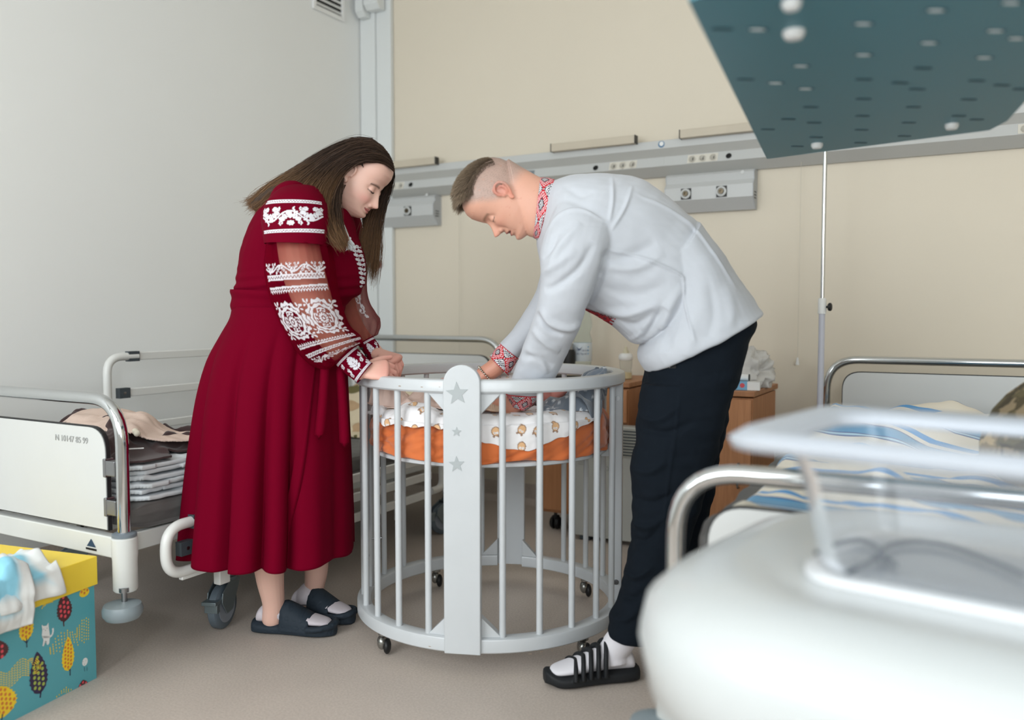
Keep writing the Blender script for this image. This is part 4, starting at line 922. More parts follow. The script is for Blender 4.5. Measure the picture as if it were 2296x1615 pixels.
# dotted hills
rg = np.random.RandomState(2)
def dothill(pts_top, pts_bot, nx, ny, r=.0021):
    for i in range(nx):
        u = i / (nx - 1); T_ = np.array([np.interp(u, np.linspace(0, 1, len(pts_top)), [p[q] for p in pts_top]) for q in (0, 1)]); B_ = np.array([np.interp(u, np.linspace(0, 1, len(pts_bot)), [p[q] for p in pts_bot]) for q in (0, 1)])
        for j in range(ny):
            p = T_ + (B_ - T_) * (j + .5 * (i % 2)) / ny; s_, z = zz2(*p)
            if .002 < s_ < BS - 2 * ins and .003 < z < BH - LID: shape([(s_ + r * .8 * math.cos(q), z + r * 1.25 * math.sin(q)) for q in np.linspace(0, 2 * PI, 8)[:-1]], 1, 2)
dothill([(415, 1015), (480, 900), (560, 870), (620, 890)], [(420, 1075), (500, 1060), (560, 960), (650, 1000)], 10, 5)
dothill([(640, 850), (690, 770), (735, 765)], [(640, 930), (690, 990), (735, 950)], 6, 8); dothill([(470, 1420), (540, 1340), (610, 1370)], [(480, 1455), (540, 1400), (600, 1390)], 8, 3)
dothill([(330, 1510), (420, 1465)], [(340, 1520), (430, 1475)], 4, 1); dothill([(620, 1360), (670, 1350)], [(620, 1370), (670, 1360)], 3, 1)
# wavy yellow lines
for k in range(8):
    P_ = [(0, 1215 + 20 * k), (60, 1225 + 18 * k), (120, 1170 + 21 * k - 10), (180, 1105 + 20 * k), (240, 1125 + 17 * k)]
    q = crom(np.array([(a, b, 0) for a, b in P_]), 8)
    for i in range(0, len(q) - 2, 3): line([q[i][:2], q[i + 1][:2], q[i + 2][:2]], .0012, 1, 3)
for rr_ in (16, 32, 48, 62):
    q = [(272 + rr_ * math.cos(a), 1165 + rr_ * math.sin(a) * 1.05) for a in np.linspace(-2.2, 1.4, 12)]
    for i in range(0, 10, 3): line(q[i:i + 3], .0011, 1, 6)
for k in range(3): line([(345 + 20 * k, 690 - 22 * k), (362 + 20 * k, 655 - 8 * k), (390 + 25 * k, 645 - 8 * k)], .0011, 1)
# small white animals of the print
def wsh(zp, m=7, k=4): shape([zz2(*p) for p in zp], m, k)
wsh([(345, 905), (350, 860), (343, 830), (350, 822), (358, 832), (385, 828), (400, 803), (404, 850), (412, 900), (412, 930), (350, 932)])
wsh([(350, 915), (412, 915), (408, 975), (395, 990), (385, 985), (390, 955), (372, 955), (362, 1000), (350, 998), (358, 950)])
line([(408, 925), (432, 905), (440, 870), (436, 850)], .0028, 7, 4)
for e in ((360, 858), (388, 850), (375, 868)): shape([(zz2(*e)[0] + .0009 * math.cos(q), zz2(*e)[1] + .0012 * math.sin(q)) for q in np.linspace(0, 2 * PI, 8)[:-1]], 8, 6)
cs_ = zz2(705, 1130); shape([(cs_[0] + .0098 * math.cos(q), cs_[1] + .0115 * math.sin(q)) for q in np.linspace(0, 2 * PI, 20)[:-1]], 7, 3)
for e in ((688, 1128), (712, 1120), (700, 1150)): shape([(zz2(*e)[0] + .0008 * math.cos(q), zz2(*e)[1] + .001 * math.sin(q)) for q in np.linspace(0, 2 * PI, 8)[:-1]], 8, 5)
line([(700, 1175), (703, 1210)], .0006, 8); line([(722, 1172), (722, 1205)], .0006, 8)
obj('printed_body', mb, pal, bt, smooth=False)
mb = MB(); q0 = Cn - (E1 + E2) * .001; mb.prism([q0 + UZ * (BH - LID), q0 + E2 * BS + UZ * (BH - LID), q0 + (E2 + E1) * BS + UZ * (BH - LID), q0 + E1 * BS + UZ * (BH - LID)], UZ * LID); obj('lid', mb, yel, bt, smooth=False, bevel=.002)
# disposable pads hanging over the lid
padb = mat('light_blue_pad', (150, 210, 230), .6, bump=.2, bscale=60, attr='Col')
def pad(name, label, s0, s1, t0, t1, zt, seed, tilt, hang):
    """pad lying on the lid: s along E2 (towards the camera), t along E1; overhanging the printed face by hang"""
    nu, nv = 70, 70; a = np.linspace(0, 1, nu)[:, None]; b = np.linspace(0, 1, nv)[None, :]
    s_ = s0 + (s1 - s0) * a + tilt * b; t_ = t1 + (t0 - hang - t1) * b + 0 * a
    over = np.maximum(-(t_ + .001), 0); T_ = np.where(t_ < 0, -.006 - .05 * np.clip(over, 0, .3) - .010 * np.sin(a * 9 + b * 2) * np.clip(over * 12, 0, 1), t_)
    nz = noise(np.stack([a * 3 + 0 * b, b * 3 + 0 * a], -1), .6, seed); Z = BH + zt + np.maximum(nz + .4, 0) * .022 * (t_ > 0) + .012 * np.clip(t_ / .05, 0, 1) - over
    Z = Z - .0 * a
    P = np.array(Cn)[None, None] + E2 * s_[..., None] + E1 * T_[..., None]; P[..., 2] = Z
    P += NF * (np.clip(over * 20, 0, 1) * (nz * .010 + .010 + zt * .5))[..., None]
    edge = np.minimum(np.minimum(a, 1 - a) + 0 * b, np.minimum(b, 1 - b) + 0 * a); wh = np.array(srgb(222, 224, 222))[:3]; bl = np.array(srgb(142, 206, 228))[:3]
    k = smoothstep(.10, .22, edge + .03 * nz)[..., None]; col = wh * (1 - k) + bl * k
    mb = MB(); mb.grid(P); o = obj(name, mb, padb, frame=(Cn[0], Cn[1], 0), auto=180, col=col.reshape(-1, 3), solid=.004); put(o, (Cn[0], Cn[1])); return tag(o, label, 'absorbent pad', 'absorbent pads on the yellow lid')
pad('absorbent_pad', 'white and pale blue absorbent pad hanging over the box, lowest of the two', .11, .37, .0, .20, .002, 2, .03, .062)
pad('absorbent_pad', 'crumpled light blue absorbent pad on top of the other pad at the left edge', .19, .42, .0, .17, .020, 8, .06, .125)
# ================================================================ teal perforated shelf at the upper right, seen from below
tealm = mat('teal_powder_coat', (70, 128, 142), .42, .1, bump=.05, bscale=300)
ZP = .42 + HC
def on_plate(px, py): return G(px, py, ZP)
c1, c2, c3, c4 = on_plate(1722, 356), on_plate(2216, 292), on_plate(2254, 272), on_plate(2330, 190)
dL = on_plate(1545, 0) - c1; dL /= np.linalg.norm(dL)
far_L = on_plate(1545, -2)
ext = 1.0
corner_l = on_plate(1549, 3); 
right_far = c4 + (c4 - c3) / np.linalg.norm(c4 - c3) * .0
q5 = np.array([1.05, .98, ZP]); q6 = np.array([.62, .62, ZP])
outl = [c1, c2, c3, c4, q5, q6, on_plate(1640, -150), corner_l + np.array([.02, -.02, 0]), corner_l]
t = thing('perforated_shelf', 'teal perforated metal shelf with white screws, hanging into the top right corner', 'shelf', cf=(.9, .95)); 
mb = MB(); mb.prism(outl, (0, 0, .004)); 
for i in range(len(outl)):
    a, b = outl[i], outl[(i + 1) % len(outl)]; n_ = np.cross(UZ, (b - a)); n_ /= np.linalg.norm(n_); 
    mb.prism([a, b, b + n_ * .003, a + n_ * .003], (0, 0, .03))
holes_l = [(1700, 65, .9), (1740, 185, .8), (1768, 267, .6), (1797, 147, .8), (1807, 198, .7), (1818, 240, .6), (1825, 275, .5), (1770, 12, 1), (1937, 52, .9), (1937, 122, .7), (1937, 178, .5), (1936, 222, .5), (1934, 260, .5), (1932, 291, .5), (1930, 320, .4), (2100, 22, 1), (2084, 95, .8), (2070, 153, .6), (2057, 200, .5), (2048, 240, .5), (2038, 275, .4), (2028, 305, .4), (2233, 68, .8), (2208, 128, .7), (2190, 181, .6), (2172, 223, .5), (2150, 260, .4), (2246, 191, .5), (2290, 200, .4), (1620, 65, .5), (1672, 178, .5), (1788, 328, .4), (1722, 290, .3), (2018, 186, .3), (2190, 268, .4), (1830, 308, .4), (2130, -30, .9), (1960, -15, .9), (2280, 85, .7), (2268, 5, .8)]
hole_d = mat('hole_glint', (226, 236, 238), .35); hole_k = mat('hole_shadow', (40, 78, 90), .6)  # slot darkness and bright glints are painted on as flat colour
mbk = mb
ax0 = np.array([math.cos(.10), math.sin(.10), 0]); ay0 = np.array([-math.sin(.10), math.cos(.10), 0])
for px, py, br in holes_l:
    p = on_plate(px, py); L2, W2 = .017, .009
    pts = [p + ax0 * (L2 * sx - W2 * .5 * sx * (q != 0)) + ay0 * W2 * q for sx in (-1, 1) for q in ((-.6, 0, .6) if sx > 0 else (.6, 0, -.6))]
    mbk.prism([x - UZ * .0008 for x in pts], (0, 0, .0006), 1)
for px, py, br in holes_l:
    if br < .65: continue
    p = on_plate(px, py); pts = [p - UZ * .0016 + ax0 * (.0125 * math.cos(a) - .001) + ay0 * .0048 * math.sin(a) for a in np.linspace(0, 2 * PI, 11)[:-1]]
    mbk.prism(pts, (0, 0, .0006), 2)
plate = obj('shelf_plate', mb, [tealm, hole_k, hole_d], t, smooth=False)
for px, py, r in ((1780, 75, .016), (1832, 328, .014), (2134, 284, .014), (1775, 8, .013)):
    mb = MB(); p = on_plate(px, py - 6); mb.lathe([(r, 0), (r, -.006), (r * .75, -.012), (r * .3, -.013)], p, 18); obj('screw_cap', mb, WPLAST, plate)
mb = MB(); pp = np.array([1.06, .97, 0]); mb.tube([pp + UZ * ZP, pp + UZ * (CEIL - .002)], .02, 18); obj('pole', mb, STEEL, t)
mb = MB(); mb.box(np.array([.98, .97, ZP + .018]), (.22, .05, .03)); obj('bracket', mb, STEEL, t, smooth=False)
mb = MB(); mb.lathe([(.05, -.035), (.12, -.02), (.12, -.002)], pp + UZ * CEIL, 32); obj('ceiling_plate', mb, STEEL, t)
# ================================================================ clear infant cot in the foreground
LX = np.array([.78, -.626, 0]); LY = np.array([.626, .78, 0]); NL = np.array([.248, 1.0, 0])
def cp_(l, w_, z): return NL + LX * l + LY * w_ + UZ * z
def rrect(l0, l1, w0, w1, r, z, n=8):
    out = []
    for cx, cy, a0 in ((l1 - r, w0 + r, -PI / 2), (l1 - r, w1 - r, 0), (l0 + r, w1 - r, PI / 2), (l0 + r, w0 + r, PI)):
        for k in range(n + 1):
            a = a0 + PI / 2 * k / n; out.append(cp_(cx + r * math.cos(a), cy + r * math.sin(a), z))
    return out
CO = NL + LX * .35 + LY * .19
ct_ = thing('infant_cot', 'clear plastic infant cot on a white rounded cart, blurred in the right foreground', 'cot', cf=(CO[0], CO[1]))
acr = bpy.data.materials.new('clear_acrylic'); acr.use_nodes = True; nt = acr.node_tree; nt.nodes.clear()
out = nd(nt, 'ShaderNodeOutputMaterial'); tr = nd(nt, 'ShaderNodeBsdfTransparent'); tr.inputs[0].default_value = (.965, .975, .99, 1); gl = nd(nt, 'ShaderNodeBsdfGlossy'); gl.inputs['Roughness'].default_value = .12; gl.inputs[0].default_value = (.95, .97, 1, 1)
df = nd(nt, 'ShaderNodeBsdfDiffuse'); df.inputs[0].default_value = (.75, .79, .86, 1); m1 = nd(nt, 'ShaderNodeMixShader'); m2 = nd(nt, 'ShaderNodeMixShader'); fr = nd(nt, 'ShaderNodeFresnel'); fr.inputs[0].default_value = 1.4
nt.links.new(fr.outputs[0], m1.inputs[0]); nt.links.new(tr.outputs[0], m1.inputs[1]); nt.links.new(gl.outputs[0], m1.inputs[2]); m2.inputs[0].default_value = .09
nt.links.new(m1.outputs[0], m2.inputs[1]); nt.links.new(df.outputs[0], m2.inputs[2]); nt.links.new(m2.outputs[0], out.inputs[0])
acr2 = acr.copy(); acr2.name = 'frosted_acrylic_rim'
for n in acr2.node_tree.nodes:
    if n.type == 'MIX_SHADER' and not n.inputs[0].is_linked: n.inputs[0].default_value = .62
ZR = .90; W_ = .38; L_ = .72
rings = [rrect(0, L_, 0, W_, .05, ZR - .012), rrect(-.004, L_ + .004, -.004, W_ + .004, .05, ZR), rrect(.012, L_ - .012, .012, W_ - .012, .05, ZR + .012), rrect(.045, L_ - .045, .045, W_ - .045, .05, ZR + .002), rrect(.05, L_ - .05, .05, W_ - .05, .05, ZR - .01)]
mb = MB(); mb.loft(rings, cap=False); rim = obj('rim', mb, acr2, ct_, auto=60, solid=.004)
rings = [rrect(.05, L_ - .05, .05, W_ - .05, .05, ZR - .01), rrect(.065, L_ - .065, .058, W_ - .058, .05, ZR - .05), rrect(.085, L_ - .085, .07, W_ - .07, .045, .755), rrect(.09, L_ - .09, .075, W_ - .075, .04, .744)]
mb = MB(); mb.loft(rings, cap=False); v = rrect(.09, L_ - .09, .075, W_ - .075, .04, .744); mb.poly(v); obj('basin', mb, acr, ct_, auto=60)
mb = MB(); rings = [rrect(a, L_ + .10 - a, -.02 + a * 1., W_ + .06 - a, max(.16 - a * .5, .08), z) for a, z in ((.0, .535), (-.06, .545), (-.108, .585), (-.12, .655), (-.112, .695), (-.085, .722), (-.05, .735), (-.01, .738), (.01, .730), (.03, .728))]
mb.loft(rings); obj('cart_top', mb, mat('glossy_white_plastic', (194, 198, 198), .3, coat=.2), ct_, auto=70)
mb = MB(); rings = [rrect(.07, L_ - .07, .06, W_ - .06, .05, z) for z in (.729, .736, .738)]; mb.loft(rings); obj('tray_insert', mb, mat('white_tray', (220, 222, 224), .5), ct_, auto=60)
mb = MB(); mb.loft([rrect(.08, L_ - .02, .06, W_ - .02, .06, z) for z in (.16, .58)]); obj('cabinet_body', mb, WPLAST, ct_, auto=60)
for l, w_ in ((.0, .0), (.0, W_), (L_, .0), (L_, W_)):
    mb = MB(); p = cp_(l, w_, 0); mb.cyl(p + UZ * .10, p + UZ * .2, .012, 12); mb.box(p + UZ * .165 + LX * .03 * (1 if l == 0 else -1), (.12, .05, .03)); c_ = obj('caster', mb, WPLAST, ct_, bevel=.003)
    mb = MB(); m_ = [[p + UZ * .05 + LY * h + (LX * math.cos(a) + UZ * math.sin(a)) * r for a in np.linspace(0, 2 * PI, 25)[:-1]] for r, h in ((.02, -.02), (.045, -.02), (.05, -.012), (.05, .012), (.045, .02), (.02, .02))]
    mb.loft(m_); obj('wheel', mb, GREYP, c_)
cab = mat('dark_cable', (58, 66, 76), .5)
def cable(pts, r=.0028):
    q = crom(np.array([G(px, py, z) for px, py, z in pts]), 8); mb = MB(); mb.tube(q, r, 8); return mb
zc = .750
mb = cable([(1830, 1240, zc), (1880, 1220, zc), (1930, 1212, zc), (1965, 1228, zc), (1975, 1240, zc + .003), (1950, 1262, zc), (1900, 1285, zc)]); q = cable([(2010, 1270, zc), (1985, 1252, zc), (1976, 1240, zc + .008), (2000, 1222, zc), (2060, 1215, zc), (2130, 1226, zc), (2200, 1250, zc), (2296, 1290, zc)])
for v_, f_ in ((q.v[0], q.f),): mb.add(v_, f_)
o = obj('coiled_cable', mb, cab, frame=(CO[0], CO[1], 0)); put(o, (CO[0], CO[1])); tag(o, 'thin dark cable looped inside the clear cot', 'cable')
# ================================================================ helpers for bodies and clothes
def remesh(mb, vox, smooth=2, fac=.5):
    me = bpy.data.meshes.new('tmp'); me.from_pydata(np.vstack(mb.v).tolist(), [], mb.f); o = bpy.data.objects.new('tmp', me); C.objects.link(o)
    m = o.modifiers.new('r', 'REMESH'); m.mode = 'VOXEL'; m.voxel_size = vox; m.use_smooth_shade = True
    if smooth: s_ = o.modifiers.new('s', 'SMOOTH'); s_.iterations = smooth; s_.factor = fac
    r = bpy.data.meshes.new_from_object(o.evaluated_get(bpy.context.evaluated_depsgraph_get())); bpy.data.objects.remove(o); bpy.data.meshes.remove(me); r.shade_smooth()
    return r
def mverts(me): v = np.empty(len(me.vertices) * 3, np.float32); me.vertices.foreach_get('co', v); return v.reshape(-1, 3).astype(float)
def mnorm(me): v = np.empty(len(me.vertices) * 3, np.float32); me.vertices.foreach_get('normal', v); return v.reshape(-1, 3).astype(float)
def mesh_obj(name, me, mats, cf, parent=None, col=None, verts=None, label=None):
    v = mverts(me) if verts is None else verts; v = v - np.array([cf[0], cf[1], 0]); me.vertices.foreach_set('co', v.astype(np.float32).ravel()); me.name = name; me.materials.clear()
    finish(me, mats, True, col); o = bpy.data.objects.new(name, me); C.objects.link(o); OFF[o.name] = np.array([cf[0], cf[1], 0.])
    if parent is not None: o.parent = parent
    else: put(o, cf)
    if label: o['label'] = label
    return o
def sil_rings(rows, n=36, ex=2.3, sub=5):
    """rows: (ax,ay,bx,by,d,h): the two outline points of the section in the photo, its depth and half thickness"""
    R_ = crom(np.array(rows, float), sub); out = []
    for ax, ay, bx_, by_, d, h in R_:
        a, b = S(ax, ay, d), S(bx_, by_, d); c = (a + b) / 2; e = (a - b) / 2; q = []
        for k in range(n):
            t = 2 * PI * k / n; cc, ss = math.cos(t), math.sin(t); q.append(c + e * abs(cc) ** (2 / ex) * np.sign(cc) + np.array([0, h, 0]) * abs(ss) ** (2 / ex) * np.sign(ss))
        out.append(q)
    return out
def limb(mb, pts, seg=20, sub=5):      # pts: (px,py,d,r) or xyz+r
    P = crom(np.array([list(S(p[0], p[1], p[2])) + [p[3]] for p in pts]), sub); mb.tube(P[:, :3], list(P[:, 3]), seg)
    mb.ball(P[0, :3], P[0, 3], 16); mb.ball(P[-1, :3], P[-1, 3], 16)
def nrm(v): v = np.array(v, float); return v / np.linalg.norm(v)
class Head:
    def __init__(s, chin, F, U, scale=1., male=False, zmap=None):
        s.zm = zmap or ([0, 1], [0, 1])
        s.F = nrm(F); s.U = nrm(np.array(U) - s.F * np.dot(U, s.F)); s.X = np.cross(s.F, s.U); s.k = scale; s.o = np.array(chin) - s.F * .083 * scale; s.male = male
    def w(s, x, y, z): return s.o + (s.X * x + s.F * y + s.U * z) * s.k
    def loc(s, V): q = (V - s.o) / s.k; return np.stack([q @ s.X, q @ s.F, q @ s.U], -1)
    def zt(s, z): return np.interp(z, s.zm[0], s.zm[1])     # face height -> template height
    def zi(s, z): return float(np.interp(z, s.zm[1], s.zm[0]))
    def build(s, mb):
        zc = np.array([-.012, -.004, .004, .015, .03, .05, .075, .10, .125, .14, .16, .18, .198, .212, .222, .227])
        yf = np.array([.045, .068, .080, .085, .081, .083, .083, .082, .082, .089, .092, .087, .074, .055, .032, .01])
        yb = np.array([-.02, -.03, -.040, -.052, -.062, -.072, -.086, -.095, -.101, -.103, -.102, -.096, -.084, -.066, -.042, -.015])
        wd = np.array([.020, .032, .042, .052, .060, .066, .070, .073, .076, .077, .077, .073, .064, .050, .031, .01])
        if not s.male: wd = wd * .97; yf = yf - .002 * (zc < .02)
        Z = np.linspace(zc[0], zc[-1], 130); n = 150; rings = []
        for z in Z:
            f, b, w_ = (np.interp(z, zc, q) for q in (yf, yb, wd)); q = []
            for j in range(n):
                t = 2 * PI * j / n; x = w_ * np.sign(math.sin(t)) * abs(math.sin(t)) ** .92; c = math.cos(t); y = (f * abs(c) ** .80 if c > 0 else b * abs(c) ** .95)
                if c > 0: y += s.feat(x, float(s.zt(z))) * min(1, c * 2.2)
                q.append(s.w(x, y + (0), z))
            rings.append(q)
        mb.loft(rings)
        for sg in (-1, 1):      # eyeballs, nostril wings
            mb.ball(s.w(.031 * sg, .0665, s.zi(.117)), .0135 * s.k, 16); mb.ball(s.w(.0115 * sg, .086, s.zi(.0665)), .0075 * s.k, 12)
            # ear
            ex = .074 * sg; tilt = np.array([0, .2, 1.])
            path = [(ex, .004, .098), (ex * 1.06, .012, .112), (ex * 1.10, .010, .126), (ex * 1.15, -.002, .134), (ex * 1.22, -.016, .130), (ex * 1.24, -.022, .114), (ex * 1.18, -.017, .097), (ex * 1.08, -.007, .084), (ex * 1.03, -.000, .078)]
            P = crom(np.array([s.w(*p) for p in path]), 5); mb.tube(P, .0042 * s.k, 10); mb.ball(P[0], .0042 * s.k, 10); mb.ball(s.w(ex * 1.04, -.001, .079), np.array([.004, .0075, .009]) * s.k, 12, ax=[s.X, s.F, s.U])
            P = crom(np.array([s.w(*p) for p in [(ex * 1.04, -.002, .124), (ex * 1.13, -.012, .120), (ex * 1.13, -.012, .104), (ex * 1.05, -.003, .096)]]), 5); mb.tube(P, .0034 * s.k, 8)
            mb.ball(s.w(ex * 1.03, -.006, .108), np.array([.004, .013, .022]) * s.k, 12, ax=[s.X, s.F, s.U])
            mb.ball(s.w(ex * 1.02, .007, .100), np.array([.005, .004, .006]) * s.k, 10, ax=[s.X, s.F, s.U])
    def feat(s, x, z):
        g = lambda c, w_: math.exp(-((z - c) / w_) ** 2); gx = lambda c, w_: math.exp(-((abs(x) - c) / w_) ** 2)
        zn = [.056, .061, .066, .073, .079, .09, .105, .118, .132]; pn = [0, .006, .021, .0275, .0255, .019, .0125, .0075, 0.0]; wn = [.012, .013, .0125, .0115, .0105, .010, .0085, .0085, .010]
        if s.male: pn = [p * 1.08 for p in pn]
        o = np.interp(z, zn, pn) * math.exp(-(abs(x) / np.interp(z, zn, wn)) ** 2.2)
        o -= .0115 * gx(.031, .017) * g(.118, .012); o += (.0045 if s.male else .002) * g(.137, .008) * math.exp(-(abs(x) / .05) ** 4)
        zs = z; z = z - getattr(s, 'smile', 0) * (x / .02) ** 2 if z < .058 else z; g = lambda c, w_: math.exp(-((z - c) / w_) ** 2)
        lw = math.exp(-(abs(x) / .022) ** 3)
        o += .0062 * g(.0475, .005) * lw + .0064 * g(.035, .0055) * math.exp(-(abs(x) / .019) ** 3) - .005 * g(.0415, .0022) * lw + .005 * g(.012, .011) * math.exp(-(x / .02) ** 2) - .004 * g(.0255, .005) * math.exp(-(x / .025) ** 2)
        z = zs; o += .005 * gx(.040, .02) * g(.082, .02) - .003 * gx(.026, .006) * g(.058, .014) * 1.0
        if getattr(s, 'open', 0): o -= s.open * g(.0415, .0045) * math.exp(-(abs(x) / .017) ** 4)
        return o
def hand(mb, W, D, Nb, thumb_side, curl=(.35, .5, .4), s=1., spread=.06, tcurl=.5, palm=.085):
    """W wrist, D towards the fingers, Nb out of the back of the hand; thumb_side +1/-1"""
    W = np.array(W, float); D = nrm(D); Nb = nrm(np.array(Nb) - D * np.dot(Nb, D)); X = np.cross(D, Nb) * thumb_side
    P = [W - D * .02, W, W + D * .03 * s, W + D * .06 * s, W + D * palm * s]; rr = [(.026, .019), (.027, .019), (.036, .0155), (.041, .0145), (.040, .0125)]
    rings = []
    for p, (ra, rb) in zip(P, rr): rings.append([p + X * ra * s * math.cos(2 * PI * j / 20) + Nb * rb * s * math.sin(2 * PI * j / 20) for j in range(20)])
    mb.loft(rings); mb.ball(P[-1], np.array([.038, .010, .012]) * s, 12, ax=[X, D, Nb])
    ln = [(.036, .024, .019), (.042, .027, .021), (.039, .025, .020), (.031, .020, .017)]; ra = [.0088, .0090, .0086, .0078]
    for k in range(4):
        off = (.030 - .0195 * k) * s; base = W + D * (palm - .004 - .004 * abs(k - 1.3)) * s + X * off; a = (1.3 - k) * spread; d = nrm(D * math.cos(a) + X * math.sin(a)); up = Nb.copy(); p = base; pts = [base - d * .012 * s, base]; rad = [ra[k] * s * 1.02, ra[k] * s * 1.05]
        cu = curl[k] if hasattr(curl[0], '__len__') else curl
        for j in range(3):
            an = cu[j]; d2 = d * math.cos(an) - up * math.sin(an); up = up * math.cos(an) + d * math.sin(an); d = nrm(d2); p = p + d * ln[k][j] * s; pts.append(p); rad.append(ra[k] * s * (.98, .9, .78)[j])
            mb.ball(pts[-2], rad[-2] * 1.04, 10)
        for i in range(len(pts) - 1): mb.tube([pts[i], pts[i + 1]], [rad[i], rad[i + 1]], 12)
        mb.ball(pts[-1], rad[-1], 12)
    b = W + D * .018 * s + X * .022 * s - Nb * .004 * s; d = nrm(D * .62 + X * .72 - Nb * .25); p1 = b + d * .040 * s; d = nrm(d + D * tcurl - Nb * tcurl * .4); p2 = p1 + d * .030 * s; d = nrm(d + D * tcurl * .6 - Nb * tcurl * .4 - X * .1); p3 = p2 + d * .024 * s
    for a_, b_, r0, r1 in ((b, p1, .016, .0115), (p1, p2, .0115, .0098), (p2, p3, .0098, .008)): mb.tube([a_, b_], [r0 * s, r1 * s], 12); mb.ball(a_, r0 * s, 12)
    mb.ball(p3, .0082 * s, 12)
def foot_blob(mb, heel, toe, w=.045, h=.055, z0=.03, ankle=None, ar=.037):
    heel, toe = np.array(heel, float), np.array(toe, float); D = nrm(toe - heel); L = np.linalg.norm(toe - heel); X = np.cross(D, UZ); rings = []
    for s_, ww, top in ((.0, .3, .35), (.03, .62, .8), (.12, .74, 1.15), (.3, .74, 1.25), (.45, .82, 1.1), (.62, .98, .80), (.75, 1.02, .62), (.88, .92, .46), (.96, .70, .36), (1.0, .35, .22)):
        c = heel + D * L * s_ + UZ * z0; hh = h * top; rings.append([c + X * w * ww * math.cos(t) + UZ * (hh / 2 + hh / 2 * math.sin(t)) for t in np.linspace(0, 2 * PI, 21)[:-1]])
    mb.loft(crom_r(rings))
    return D, X, L
def crom_r(rings, n=4):
    A = np.array(rings); k, m = A.shape[:2]; return list(crom(A.reshape(k, -1), n).reshape(-1, m, 3))
def skin_mat(name, c, sss=.12):
    m = mat(name, c, .48, attr='Col', sss=sss, bump=.08, bscale=500); return m
def lin(c): return np.array(srgb(*c))[:3]
def blend(col, c, k): return col * (1 - k[:, None]) + lin(c) * k[:, None]
